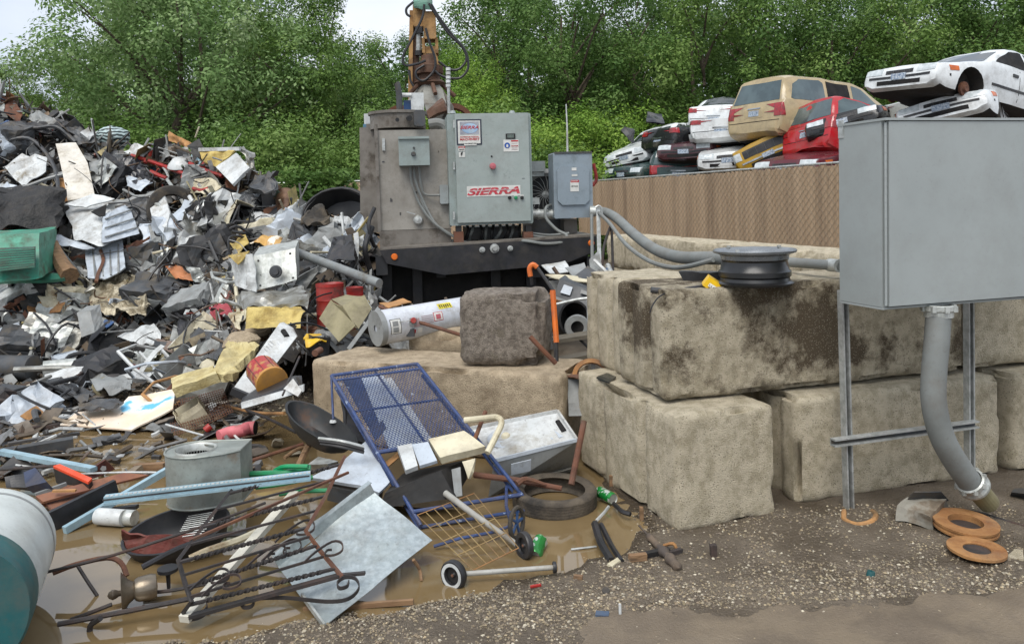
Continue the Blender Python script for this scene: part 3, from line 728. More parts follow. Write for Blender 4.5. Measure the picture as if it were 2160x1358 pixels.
for x, y, w_, h_ in ((823, 418, 3, 8), (843, 448, 3, 6), (806, 340, 5, 3), (924, 318, 2, 4), (874, 404, 6, 5), (826, 420, 2, 6), (902, 440, 2, 6)):
    slab('paint_scuff', M_dgrey, x, y, x + w_, y + h_, .16, .163)
# main electrical cabinet
mc_ = slab('power_cabinet', M_encl2, 946, 240, 1122, 474, -.08, .34, bev=.012)
slab('cabinet_door', mat('door_enamel', '#98a19e', '#909a96', s=3, grime=.3, dirt='#78827d', ds=5, dlo=.62, dhi=.72, rough=.45), 962, 239, 1117, 468, .342, .38, mc_, bev=.006)
b = B()
for y in (262, 350, 455):
    b.tube([FM.hit(958, y - 8, .37), FM.hit(958, y + 8, .37)], .012, 8)
obj('hinge', b, M_strut, mc_)
for x in (950, 1075):
    b = B(); b.lathe([(0, .035), (.025, .03), (.035, 0)], Matrix.Translation(FM.hit(x + 5, 240, .15)), 12); obj('lifting_eye', b, M_encl, mc_)
# logo plate
def plate(name, m, x0, y0, x1, y1, o, parent, t=.002): return slab(name, m, x0, y0, x1, y1, o - t, o, parent)
def put(b, name, m, px, py, o, parent, lean=0.):
    b.xf(FM.M(*FM.loc(px, py, o), o) @ Matrix.Rotation(lean, 4, 'Z')); return obj(name, b, m, parent)
K = 9.0 / 1700
lp = plate('logo_plate', mat('navy_ink', '#222a3a', rough=.5), 963, 252, 1016, 306, .384, mc_)
plate('plate_face', M_label, 966, 255, 1013, 303, .386, lp)
plate('logo_field', mat('logo_grey', '#8f93a0', '#a7aab2', s=14, rough=.5), 970, 257, 1010, 284, .388, lp)
b = B(); b.lathe([(0, .001), (16 * K, .0), (16 * K, -.001)], Matrix.Scale(.62, 4, (0, 1, 0)), 24); put(b, 'globe', mat('globe_blue', '#7fa7cf', '#b6cfe3', s=9, rough=.4), 991, 271, .3895, lp)
put(text('SIERRA', .1, .002, .35, fit=(37 * K, 6.5 * K)), 'lettering', M_redink, 990, 269, .391, lp)
put(text('INTERNATIONAL', .1, .001, fit=(38 * K, 2.8 * K)), 'lettering', M_redink, 991, 289, .388, lp)
put(text('MACHINERY', .1, .002, fit=(39 * K, 4.5 * K)), 'lettering', M_redink, 991, 294, .388, lp)
s2 = plate('small_sticker', M_label, 979, 299, 1005, 307, .391, lp)
put(text('WWW.SIERRAINTL.COM', .1, .0, fit=(23 * K, 2.2 * K)), 'lettering', M_blkink, 992, 303, .3925, lp)
d1 = plate('danger_sticker', M_redink, 967, 309, 981, 313, .384, mc_); plate('sticker_face', M_label, 967, 313, 981, 319, .384, d1); put(text('DANGER', .1, .002, fit=(11 * K, 2.4 * K)), 'lettering', M_label, 974, 311, .3855, d1)
put(text('480 VOLTS', .1, .002, fit=(10 * K, 2.4 * K)), 'lettering', M_blkink, 974, 316, .3855, d1)
d2 = plate('shock_sticker', M_label, 968, 321, 981, 332, .384, mc_)
b = B(); b.add([(-.006, .022, .001), (.014, .026, .001), (.004, .004, .001), (.012, .004, .001), (-.012, -.026, .001), (-.004, -.004, .001), (-.014, -.004, .001)], [(0, 1, 2, 5, 6), (2, 3, 4, 5)]); put(b, 'bolt_mark', M_blkink, 974, 326, .3855, d2)
slab('display', M_blkink, 1067, 282, 1087, 293, .38, .39, mc_); plate('screen', mat('lcd', '#55605a', '#67736c', s=20, rough=.3), 1070, 284, 1084, 291, .392, mc_)
nt_ = plate('notice_sticker', M_label, 1062, 295, 1094, 320, .384, mc_)
b = B(); b.lathe([(0, .001), (5.8 * K, .001), (5.8 * K, 0)], None, 20); put(b, 'blue_disc', M_blueink, 1070, 307, .3855, nt_)
b = B(); b.lathe([(0, .001), (2.2 * K, .001), (2.2 * K, 0)], Matrix.Scale(1.5, 4, (0, 1, 0)), 12); put(b, 'glove_mark', M_label, 1070, 308, .387, nt_)
plate('notice_header', M_redink, 1078, 296, 1093, 299, .3855, nt_); put(text('DANGER', .1, .001, fit=(14 * K, 3 * K)), 'lettering', M_redink, 1086, 308, .3855, nt_)
for y in (302, 312, 315): plate('notice_line', mat('faint_ink', '#a88f90', rough=.7), 1079, y, 1092, y + 1, .3855, nt_)
b = B(); b.lathe([(0, .05), (.03, .045), (.036, .02), (.02, .015), (.02, 0)], None, 14); put(b, 'stop_button', mat('faded_red', '#b9606a', rough=.5), 1039, 351, .38, mc_)
b = B(); b.lathe([(0, .01), (.009, .008), (.011, 0)], None, 8); put(b, 'key_switch', M_blkink, 1037, 330, .38, mc_)
bn = plate('banner', M_label, 985, 392, 1098, 414, .384, mc_)
put(text('SIERRA', .1, .0035, .32, fit=(107 * K, 14.5 * K)), 'lettering', mat('banner_red', '#b02a38', '#c9545c', s=30, rough=.5), 1041, 403, .386, bn, rad(1.2))
b = B(); b.box((0, 0, .0012), (100 * K, .006, .0008)); put(b, 'stripe', mat('stripe_grey', '#d8b9bc', rough=.5), 1040, 401, .3875, bn, rad(1.2))
for x, m_ in ((1075, M_blkink), (1088, M_gtube), (1101, M_blkink)):
    plate('button_tag', M_label, x - 4, 411, x + 4, 414, .3835, mc_)
    b = B(); b.lathe([(0, .025), (.017, .022), (.02, 0)], None, 12); put(b, 'push_button', m_, x, 417, .38, mc_)
plate('scratch', M_dgrey, 1101, 376, 1107, 377, .3825, mc_)
# cabinet feet and hose tangle beneath
for x in (968, 1115):
    ft = slab('mount_foot', M_rust, x - 10, 489, x + 10, 512, .20, .34); slab('rubber_mount', M_black, x - 6, 476, x + 6, 489, .22, .32, ft)
for i in range(9):
    x = 985 + i * 14; q = random.Random(i)
    b = B(); b.tube([FM.hit(x, 474, .05), FM.hit(x + q.uniform(-5, 5), 488, .12 + q.random() * .1), FM.hit(x - q.uniform(-2, 14), 506, .1), FM.hit(x - q.uniform(0, 20), 518, .1)], .017, 6, sub=4)
    obj('hydraulic_hose', b, M_conduit if i % 2 else M_black, mt)
slab('pump_cover', M_dgrey, 985, 478, 1100, 512, -.6, -.02)
b = B(); b.tube([FM.hit(x, y, o) for x, y, o in [(1165, 432, .0), (1152, 438, .25), (1152, 460, .3), (1175, 485, .35), (1195, 496, .4), (1188, 510, .48), (1150, 514, .52), (1105, 508, .5), (1060, 508, .3), (1010, 514, .3)]], .017, 8, sub=5); obj('cable', b, M_conduit, mt)
b = B(); b.tube([FM.hit(x, y, .2) for x, y in [(1122, 492), (1160, 496), (1200, 492)]], .016, 6, sub=3); b.tube([FM.hit(x, y, .25) for x, y in [(1122, 497), (1160, 502), (1200, 500)]], .016, 6, sub=3); obj('cable', b, M_conduit, mt)
# pipe to the disconnect box, motor and fan behind
b = B(); b.tube([FM.hit(1120, 452, .1), FM.hit(1175, 452, .1)], .055, 12); b.tube([FM.hit(1133, 452, .1), FM.hit(1137, 452, .1)], .063, 12); obj('nipple_pipe', b, M_galv, mt)
db = slab('disconnect_box', mat('disconnect_grey', '#85919a', '#7f8b93', s=3, grime=.25, dirt='#6d7a80', ds=6, rough=.4), 1168, 322, 1250, 460, -.05, .24, bev=.01)
slab('door', MATS['disconnect_grey'], 1176, 350, 1243, 432, .24, .265, db, bev=.05)
slab('top_flange', M_dgrey, 1170, 320, 1249, 324, -.03, .25, db)
p_ = plate('sticker', M_label, 1203, 384, 1221, 404, .269, db); plate('sticker_header', M_redink, 1204, 380, 1221, 385, .2695, db)
plate('sticker', M_label, 1206, 354, 1216, 360, .269, db); plate('sticker', M_label, 1206, 368, 1218, 372, .269, db)
put(text('DANGER', .1, .001, fit=(14 * K, 2.6 * K)), 'lettering', M_label, 1212, 382, .2705, db); put(text('480 VOLTS', .1, .001, fit=(14 * K, 2.6 * K)), 'lettering', M_blkink, 1212, 393, .2705, db)
slab('motor_housing', M_encl, 1120, 340, 1150, 362, -.7, -.2); slab('motor_housing', M_galv, 1120, 362, 1148, 372, -.7, -.25)
fan = FM.M(*FM.loc(1150, 410, -.35), -.35)
b = B(); b.lathe([(.21, .0), (.25, .02), (.30, .0), (.30, -.35), (0, -.36)], fan, 32); fh = obj('fan_housing', b, M_grey, mt)
b = B()
for i in range(18):
    a = i * math.tau / 18; pts = [fan @ V((r * math.cos(a + r * 2.2), r * math.sin(a + r * 2.2), .0)) for r in (.02, .08, .15, .22)]; b.tube(pts, .0035, 4)
b.lathe([(0, .01), (.04, .0)], fan, 12); obj('fan_guard', b, M_strut, fh)
b = B(); b.lathe([(0, -.03), (.22, -.03)], fan, 24); obj('fan_core', b, M_black, fh)
slab('valve_block', M_galv, 1122, 417, 1138, 431, -.1, .1); slab('frame_plate', M_dgrey, 1122, 458, 1205, 500, -.9, -.2)
slab('frame_plate', M_tankd, 1190, 462, 1218, 498, -.6, .0)
b = B(); b.tube([FM.hit(1197, 322, .1), FM.hit(1196, 262, .1), FM.hit(1194, 220, .1)], [.012, .006], 8); obj('antenna', b, M_white, mt)
b = B(); b.tube([FM.hit(1250, 392, -.1), FM.hit(1258, 378, -.1), FM.hit(1252, 345, -.1)], .02, 8, sub=3); obj('red_hose', b, M_red, mt)
# striped beacon pole
b = B(); b.tube([FM.hit(947, 240, -.3), FM.hit(946, 185, -.3)], .017, 8); bp_ = obj('beacon_pole', b, M_strut, mt)
for i in range(5):
    b = B(); y = 184 - i * 8.6; b.tube([FM.hit(945.5, y, -.3), FM.hit(945.3, y - 6.2, -.3)], .027, 12); obj('beacon_ring', b, M_white, bp_)
    b = B(); b.tube([FM.hit(945.5, y - 6.2, -.3), FM.hit(945.3, y - 8.6, -.3)], .019, 12); obj('beacon_gap', b, M_black, bp_)
b = B(); b.tube([FM.hit(843, 235, -.2), FM.hit(842, 200, -.2), FM.hit(838, 178, -.2), FM.hit(836, 175, -.2)], .035, 10); obj('exhaust_stack', b, M_dgrey, mt)
slab('filter_box', M_white, 867, 196, 894, 240, -.6, -.3); slab('filter_box', M_blu, 852, 212, 867, 236, -.6, -.35)
b = B(); b.tube([FM.hit(848, 201, -.3), FM.hit(868, 201, -.3)], .025, 8); obj('stub_pipe', b, M_white, mt)
slab('side_panel', mat('blue_panel', '#5d89a8', '#4f7894', s=4, dirt='#6b6f6c', ds=4, rough=.5), 768, 262, 778, 376, -.9, -.5); slab('side_panel', M_white, 768, 240, 790, 272, -.8, -.6)
b = B(); b.bar(FM.hit(779, 262, -.4), FM.hit(782, 385, -.4), .06, .06); b.bar(FM.hit(788, 270, -.3), FM.hit(790, 490, -.3), .09, .3); obj('frame_post', b, M_tankd, mt)
slab('frame_post', mat('green_post', '#2f5038', rough=.6), 765, 403, 772, 470, -1.2, -1.0); slab('cross_member', MATS['green_post'], 765, 403, 795, 410, -1.2, -1.0)
b = B(); b.tube([(785, 480, 8.4), (770, 520, 8.2), (778, 560, 8.3), (792, 600, 8.4)], .03, 8, sub=4); b.tube([(790, 440, 8.5), (778, 470, 8.3), (782, 500, 8.3), (790, 520, 8.4)], .02, 8, sub=4); obj('hydraulic_hose', b, M_black, mt)

# ================================================================ excavator arm with grapple behind the unit
FX = Frame((-1.4, 13.0, 0), rad(4))
M_ylw = mat('excavator_yellow', '#b08750', '#96703f', s=6, dirt='#63472c', ds=3, dlo=.48, dhi=.7, rough=.6)
M_ydk = mat('rusty_arm_side', '#5e4130', '#4a3428', s=8, rough=.8)
ex = thing('material_handler', 'yellow excavator arm with hanging orange peel grapple and hoses behind the power unit', 'excavator', FX.w(0, 0))
fx = lambda *a, **k: slab(*a, parent=ex, fr=FX, **k)
b = B(); b.hexa(FX.hit(864, 22), FX.hit(872, 22), FX.hit(869, 240), FX.hit(860, 240), FX.o * -.5); obj('boom_side', b, M_ylw, ex)
b = B(); b.hexa(FX.hit(872, 22, -.05), FX.hit(884, 22, -.05), FX.hit(882, 240, -.05), FX.hit(868, 240, -.05), FX.o * -.4); obj('boom', b, M_ydk, ex)
fx('arm', M_ylw, 871, 8, 897, 56, -.3, .1, bev=.02); fx('arm', M_ylw, 893, 24, 919, 82, -.2, .16, bev=.02)
fx('arm_bracket', M_ylw, 890, 80, 896, 112, -.2, .1); fx('arm_bracket', M_ylw, 918, 80, 924, 112, -.2, .1); fx('arm_bracket', M_ylw, 893, 98, 920, 122, -.2, .08)
fx('cylinder_cap', M_black, 876, 56, 891, 70, -.2, .1)
b = B(); b.tube([FX.hit(884, 68), FX.hit(883, 110)], .045, 12); obj('hydraulic_cylinder', b, M_strut, ex)
b = B(); b.tube([FX.hit(884, 108), FX.hit(884, 118)], .07, 12); b.tube([FX.hit(899, 121, .05), FX.hit(916, 121, .05)], .06, 12); obj('pin', b, M_black, ex)
b = B(); b.hexa(FX.hit(893, 118, .1), FX.hit(922, 118, .1), FX.hit(930, 150, .1), FX.hit(884, 150, .1), FX.o * -.3); obj('rotator_mount', b, M_ylw, ex)
rt = B(); rt.lathe([(0, .45), (.13, .45), (.16, .3), (.22, .28), (.22, .16), (.16, .14), (.18, 0), (0, 0)], Matrix.Translation(FX.hit(907, 178)), 20, False); obj('rotator', rt, M_ydk, ex)
b = B()
for q in ([(895, 10), (890, 40), (865, 90), (850, 120), (855, 138), (880, 135), (898, 128)], [(905, 8), (918, 30), (945, 70), (975, 100), (984, 125), (970, 145), (950, 147), (925, 130)],
          [(910, 10), (925, 35), (955, 75), (980, 105), (988, 140), (975, 162), (955, 166), (930, 160), (918, 150)], [(898, 60), (906, 90), (918, 125), (915, 150), (895, 170), (880, 165), (878, 150), (895, 138)],
          [(872, 5), (858, 18), (858, 30), (866, 36)], [(863, 148), (866, 170), (872, 182)]):
    b = B(); b.tube([FX.hit(x, y, .25) for x, y in q], .02, 7, sub=5); obj('hose', b, M_black, ex)
b = B(); b.gbox([FX.hit(x, y, o) for x, y, o in [(875, 16, .2), (912, 20, .2), (912, 20, -.2), (875, 16, -.2), (872, 1, .2), (908, -4, .2), (908, -4, -.2), (872, 1, -.2)]], (5, 4, 3)); b.crumple(.05, 3, 4); obj('hose_manifold', b, mat('manifold_teal', '#5f8a78', '#4c6f66', s=9, rough=.6), ex)
# grapple tines
M_tine = mat('grapple_plate', '#8f8f88', '#7c7c76', s=7, dirt='#5c4a3b', ds=3, dlo=.5, dhi=.7, rough=.6)
gc = FX.hit(906, 176, 0); sc = 13 / 1700.
for i in range(5):
    a = math.radians(-90 + (i - 2) * 72 + 18); u = V((math.cos(a), math.sin(a), 0)); w_ = V((-u.y, u.x, 0))
    st = [(.14, 0, .11), (.24, -.15, .16), (.36, -.36, .18), (.38, -.52, .13), (.25, -.72, .06), (.08, -.86, .01)]
    b = B(); vs = []
    for r_, z_, hw in st:
        for s_ in (-1, 1):
            for rr in (r_, r_ - .05): vs.append(gc + u * rr + w_ * hw * s_ + V((0, 0, z_)))
    fs = [(0, 2, 3, 1)]
    for k in range(len(st) - 1):
        o = k * 4; fs += [(o, o + 4, o + 6, o + 2), (o + 1, o + 3, o + 7, o + 5), (o, o + 1, o + 5, o + 4), (o + 2, o + 6, o + 7, o + 3)]
    b.add(vs, fs); t_ = obj('grapple_tine', b, M_tine, ex)
    b = B(); b.tube([gc + u * .12 + V((0, 0, .05)), gc + u * .40 + V((0, 0, -.22))], .035, 8); obj('tine_cylinder', b, M_ydk, t_)
b = B(); b.lathe([(0, .06), (.2, .05), (.26, 0), (.2, -.05), (0, -.06)], Matrix.Translation(gc), 20); obj('grapple_head', b, M_ydk, ex)
# rusty flywheel rims behind the tank top
for px, py, r_, lb in ((955, 268, .42, 'large rusty ring behind the top of the power cabinet'), (845, 262, .33, 'rusty ring half hidden behind the tank hatch')):
    b = B(); M_ = Matrix.Translation(W(px, py, 15)) @ Matrix.Rotation(rad(84), 4, 'X')
    b.lathe([(r_ * .8, -.1), (r_, -.12), (r_, .12), (r_ * .8, .1), (r_ * .8, -.1)], M_, 28); obj('rusty_ring', b, M_rust, None, lb, 'ring')
b = B(); b.gbox([(905, 250, 10.5), (945, 236, 10.5), (945, 236, 11), (905, 250, 11), (900, 236, 10.5), (935, 208, 10.5), (935, 208, 11), (900, 236, 11)], (4, 3, 3)); b.crumple(.06, 2, 3)
obj('rusty_plate', b, M_ydk, None, 'bent rusty plate lying under the grapple', 'metal scrap')
# ================================================================ stacked scrap cars
SED = dict(L=4.6, W=1.76, top=[(0, .5), (.04, .66), (.5, .76), (1.2, .9), (1.4, .95), (2.1, 1.33), (2.45, 1.4), (3.1, 1.39), (3.4, 1.33), (3.95, 1.02), (4.1, .99), (4.52, .95), (4.58, .85), (4.6, .5)], bl=.94, bt=[(0, .30), (.3, .2), (4.2, .2), (4.6, .36)], wx=(.85, 3.55), wr=.33,
           side=[[(1.55, .96), (2.15, 1.27), (2.45, 1.33), (2.55, 1.33), (2.6, .96)], [(2.68, .96), (2.64, 1.33), (3.1, 1.32), (3.35, 1.26), (3.62, .98)]], ws=(.96, 1.34, .66, .54), rw=(1.0, 1.34, .6, .5), hl=(.54, .67, .36, .72), tl=(.74, .88, .5, .72), gr=(.54, .61, .28), pl=(.46, .58), bump=(.3, .52))
VAN = dict(L=5.0, W=1.98, top=[(0, .5), (.06, .78), (.7, 1.0), (1.0, 1.1), (1.9, 1.64), (2.3, 1.73), (3.4, 1.76), (4.5, 1.74), (4.72, 1.68), (4.93, 1.05), (4.98, .9), (5.0, .5)], bl=1.08, bt=[(0, .3), (.3, .2), (4.6, .22), (5.0, .38)], wx=(.95, 3.95), wr=.35,
           side=[[(1.45, 1.12), (2.05, 1.56), (2.42, 1.62), (2.5, 1.12)], [(2.6, 1.12), (2.55, 1.63), (3.35, 1.66), (3.42, 1.12)], [(3.52, 1.14), (3.48, 1.6), (3.6, 1.66), (4.3, 1.64), (4.55, 1.5), (4.68, 1.16), (4.6, 1.12)]], ws=(1.14, 1.6, .76, .62), rw=(1.12, 1.6, .72, .62), hl=(.6, .78, .45, .85), tl=(.74, 1.04, .64, .81), gr=(.56, .72, .36), pl=(.78, .92), bump=(.3, .62))
SUV = dict(L=4.6, W=1.8, top=[(0, .5), (.04, .92), (.4, 1.0), (1.2, 1.06), (1.35, 1.1), (1.85, 1.6), (2.1, 1.68), (3.2, 1.7), (4.3, 1.68), (4.46, 1.6), (4.57, 1.08), (4.6, .9), (4.6, .5)], bl=1.08, bt=[(0, .36), (.3, .3), (4.3, .3), (4.6, .42)], wx=(.85, 3.6), wr=.37,
           side=[[(1.5, 1.12), (1.88, 1.53), (2.12, 1.6), (2.5, 1.6), (2.52, 1.12)], [(2.62, 1.12), (2.6, 1.6), (3.3, 1.61), (3.3, 1.12)], [(3.42, 1.12), (3.42, 1.61), (4.2, 1.6), (4.35, 1.5), (4.42, 1.12)]], ws=(1.14, 1.58, .7, .6), rw=(1.12, 1.56, .68, .58), hl=(.68, .86, .45, .82), tl=(.82, 1.08, .58, .74), gr=(.66, .88, .4), pl=(.72, .86), bump=(.4, .62))
OLD = dict(L=4.7, W=1.8, top=[(0, .5), (.03, .84), (.3, .9), (1.4, .96), (1.5, .98), (2.1, 1.33), (2.4, 1.38), (3.2, 1.37), (3.7, 1.02), (4.5, .95), (4.65, .85), (4.7, .5)], bl=.96, bt=[(0, .34), (.3, .24), (4.3, .24), (4.7, .36)], wx=(.85, 3.6), wr=.34,
           side=[[(1.65, .99), (2.15, 1.27), (2.6, 1.31), (2.65, .99)], [(2.75, .99), (2.7, 1.31), (3.2, 1.29), (3.45, 1.0)]], ws=(1.0, 1.32, .68, .56), rw=(1.02, 1.3, .6, .5), hl=(.58, .78, .6, .84), tl=(.6, .8, .5, .74), gr=(.58, .78, .55), pl=(.4, .52), bump=(.32, .5))
def ip(pr, x):
    for (a, b), (c, d) in zip(pr, pr[1:]):
        if x <= c: return b + (d - b) * (x - a) / max(1e-6, c - a)
    return pr[-1][1]
CT = {}
M_tyre = mat('car_tyre', '#242322', '#1b1a1a', s=8, dirt='#4e463a', ds=4, rough=.85)
M_rim = mat('car_rim', '#8e9192', '#777a7b', s=8, dirt='#5a4c3f', ds=5, rough=.4, metal=.6)
M_under = mat('car_underside', '#1a1817', '#2a2420', s=6, rough=.9)
M_hl = mat('headlamp', '#aeb6b8', '#c8ced0', s=12, rough=.12, spec=.8)
M_tl = mat('tail_lamp', '#a01820', '#7c1018', s=9, rough=.15, spec=.8)
M_amb = mat('amber_lamp', '#d0661c', '#b85414', s=9, rough=.2)
M_chr = mat('chrome', '#b5b9bb', rough=.15, metal=.9)
def paint(name, c, rough=.22, dirt='#6a6459'):
    return mat('paint_' + name, c, tuple(x * .93 for x in lin(c)), s=2, dirt=dirt, ds=2.2, dlo=.56, dhi=.8, rough=rough, spec=.6, grime=.42)
def carbody(T, dent, seed):
    L, Wd = T['L'], T['W'] / 2; X = [0, .02, .06, .14]; x = .26
    while x < L - .2: X.append(x); x += .12
    X += [L - .16, L - .07, L - .025, L]
    b = B(); b.smooth = True; rings = []
    for x in X:
        e = min(x, L - x); w = Wd * (1 - .16 * max(0, 1 - e / .7) ** 2.2 - (.05 if e < .01 else 0)); tp = ip(T['top'], x); zb = ip(T['bt'], x)
        be = min(T['bl'] + .04 * x / L, tp - .03); g = max(0, min(1, (tp - be) / .45)); wr = w * (.95 - .2 * g)
        h = be - zb
        half = [(0, zb), (.8 * w, zb), (.95 * w, zb + .05), (.99 * w, zb + .3 * h), (w, zb + .6 * h), (.985 * w, zb + .85 * h), (.955 * w, be), (.945 * w * (1 - g) + (w * .93) * g, be + .012)]
        half += [(w * (.9 - .07 * g), be + .5 * (tp - be) + .0), (wr * (.97 - .06 * (1 - g)), tp - .05 * g), (wr * .84, tp - .005), (wr * .45, tp + .02), (0, tp + .03)]
        rings.append(half)
    k = 13; n = 24
    for x, hf in zip(X, rings):
        ring = [V((x, y, z)) for y, z in hf] + [V((x, -y, z)) for y, z in reversed(hf[1:-1])]
        b.v += ring
    for i in range(len(X) - 1):
        for j in range(n):
            a = i * n + j; c = i * n + (j + 1) % n
            b.f.append([a, c, c + n, a + n]); b.m.append(0); b.sm.append(True)
    b.f += [list(range(n))[::-1], [(len(X) - 1) * n + j for j in range(n)]]; b.m += [0, 0]; b.sm += [False] * 2
    # cut wheel arches
    me = bpy.data.meshes.new('b'); me.from_pydata(b.v, [], b.f); bm = bmesh.new(); bm.from_mesh(me); bmesh.ops.recalc_face_normals(bm, faces=bm.faces); bm.to_mesh(me); bm.free()
    M0 = bpy.data.materials.new('x'); me.materials.append(M0); o = bpy.data.objects.new('b', me); COL.objects.link(o)
    cb = B(); cb.cur = 0
    for wx in T['wx']:
        for s in (-1, 1):
            M_ = Matrix.Translation((wx, s * (Wd - .0), T['wr'] - .0)) @ Matrix.Rotation(math.pi / 2, 4, 'X')
            r = T['wr'] * 1.16; cb.lathe([(0, -.28), (r, -.28), (r, .28), (0, .28)], M_, 22, False)
    cm = bpy.data.meshes.new('c'); cm.from_pydata(cb.v, [], cb.f); bm = bmesh.new(); bm.from_mesh(cm)
    bmesh.ops.remove_doubles(bm, verts=bm.verts, dist=1e-4); bmesh.ops.recalc_face_normals(bm, faces=bm.faces); bm.to_mesh(cm); bm.free()
    cm.materials.append(M_under); co = bpy.data.objects.new('c', cm); COL.objects.link(co)
    md = o.modifiers.new('m', 'BOOLEAN'); md.operation = 'DIFFERENCE'; md.object = co; md.solver = 'EXACT'; md.material_mode = 'TRANSFER'
    bpy.context.view_layer.update()
    r = bpy.data.meshes.new_from_object(o.evaluated_get(bpy.context.evaluated_depsgraph_get()))
    out = B(); out.v = [v.co.copy() for v in r.vertices]
    names = [m.name if m else '' for m in r.materials]
    for p in r.polygons:
        out.f.append(list(p.vertices)); out.m.append(1 if names[p.material_index] == 'car_underside' else 0); out.sm.append(True)
    for q in (o, co): bpy.data.objects.remove(q)
    # underside dark
    for i, f in enumerate(out.f):
        c = sum((out.v[j] for j in f), V()) / len(f)
        if c.z < .26 + .0 and abs(c.y) < Wd * .9: out.m[i] = 1
    return out
def dentf(seed, amp):
    def f(v):
        q = v * 1.3 + V((seed * 7.7, seed, 0)); d = noise.noise_vector(q) + .5 * noise.noise_vector(q * 2.3)
        return v + V((d.x * .5, d.y * .6, (d.z - .25 * (v.z > .9)) * (.6 + .7 * (v.z > 1.0)))) * amp
    return f
def car(label, T, pm, anchor, px, yaw, pit=0, roll=0, dent=.03, seed=1, crush=0., skip=(), cat='car', wheels=(1, 1, 1, 1), open_win=(), name='scrap_car', glass=None, tlm=None, hubs=True):
    key = id(T)
    if key not in CT: CT[key] = carbody(T, 0, 0)
    base = CT[key]; b = B(); b.f = base.f; b.m = base.m; b.sm = base.sm
    df = dentf(seed, dent)
    if crush:
        zb = T['bl']; d0 = df
        df = lambda v: d0(V((v.x, v.y, v.z if v.z < zb - .1 else zb - .1 + (v.z - zb + .1) * (1 - crush) + .0)))
    b.v = [df(v) for v in base.v]
    gm = glass or M_glass
    t = thing(name, label, cat, V((0, 0, 0)), 'scrap cars stacked behind the fence')
    body = obj('body', b, [pm, M_under], t, sharp=38); body_bvh = BVHTree.FromPolygons(base.v, base.f)
    def patch(nm, poly, ax, m, off=.008, th=.006, par=None, n=3):
        c = [V(p) for p in poly]
        bm = bmesh.new(); bm.faces.new([bm.verts.new(p) for p in c]); bmesh.ops.triangulate(bm, faces=bm.faces[:])
        for _ in range(n): bmesh.ops.subdivide_edges(bm, edges=bm.edges[:], cuts=1, use_grid_fill=True)
        ok = {}
        bm.verts.index_update()
        for v in bm.verts:
            h = body_bvh.ray_cast(v.co, V(ax))
            if h[0] is None or (h[0] - v.co).length > 3: ok[v.index] = None
            else:
                nn = h[1] if h[1].dot(V(ax)) < 0 else -h[1]
                ok[v.index] = (h[0], nn)
        q = B(); q.smooth = True; mp = {}
        for k_, r in ok.items():
            if r: mp[k_] = len(q.v); q.v.append(df(r[0]) + r[1] * off)
        nv = len(q.v)
        for k_, r in ok.items():
            if r: q.v.append(df(r[0]) - r[1] * .01)
        for f in bm.faces:
            i = [v.index for v in f.verts]
            if all(ok[j] for j in i):
                q.f.append([mp[j] for j in i]); q.m.append(0); q.sm.append(True)
                for e in f.edges:
                    if e.is_boundary:
                        a, c_ = [mp[v.index] for v in e.verts]; q.f.append([a, c_, c_ + nv, a + nv]); q.m.append(0); q.sm.append(False)
        bm.free()
        if len(q.f) > 2: return obj(nm, q, m, par or t)
    L = T['L']; Wd = T['W'] / 2
    def yz(x, y0, y1, z0, z1): return [(x, y0, z0), (x, y1, z0), (x, y1, z1), (x, y0, z1)]
    if 'glass' not in skip:
        z0, z1, a, c = T['ws']; patch('windshield', [(-1, -a, z0), (-1, a, z0), (-1, c, z1), (-1, -c, z1)], (1, 0, 0), gm)
        z0, z1, a, c = T['rw']; patch('rear_window', [(L + 1, -a, z0), (L + 1, a, z0), (L + 1, c, z1), (L + 1, -c, z1)], (-1, 0, 0), gm)
        for s in (-1, 1):
            for i, pl in enumerate(T['side']): patch('side_window', [(x, s * 2, z) for x, z in pl], (0, -s, 0), M_hole if i in open_win else gm)
    for s in (-1, 1):
        xm = sum(T['wx']) / 2 + .1
        for xx in (xm, xm + .9 if T is not VAN else xm + 1.0):      # door seams
            patch('door_seam', [(xx, s * 2, .32), (xx + .014, s * 2, .32), (xx + .014, s * 2, T['bl'] - .03), (xx, s * 2, T['bl'] - .03)], (0, -s, 0), M_hole, off=.003, n=2)
        patch('door_handle', [(xm - .22, s * 2, T['bl'] - .17), (xm - .06, s * 2, T['bl'] - .17), (xm - .06, s * 2, T['bl'] - .12), (xm - .22, s * 2, T['bl'] - .12)], (0, -s, 0), M_blackp, off=.02, n=1)
        patch('side_moulding', [(1.45, s * 2, .5), (3.1, s * 2, .5), (3.1, s * 2, .545), (1.45, s * 2, .545)], (0, -s, 0), M_blackp, off=.012)
        z0, z1, y0, y1 = T['hl']
        if 'front' not in skip:
            patch('headlight', yz(-1, s * y0, s * y1, z0, z1), (1, 0, 0), M_hl)
            patch('turn_signal', [(.28, s * 2, z0 + .02), (.48, s * 2, z0 + .05), (.46, s * 2, z1), (.26, s * 2, z1 - .02)], (0, -s, 0), M_amb)
        z0, z1, y0, y1 = T['tl']
        if 'rear' not in skip:
            patch('taillight', yz(L + 1, s * y0, s * y1, z0, z1), (-1, 0, 0), tlm or M_tl, off=.012)
            patch('taillight', [(L - .13, s * 2, z0), (L - .02, s * 2, z0), (L - .02, s * 2, z1), (L - .1, s * 2, z1)], (0, -s, 0), tlm or M_tl, off=.01)
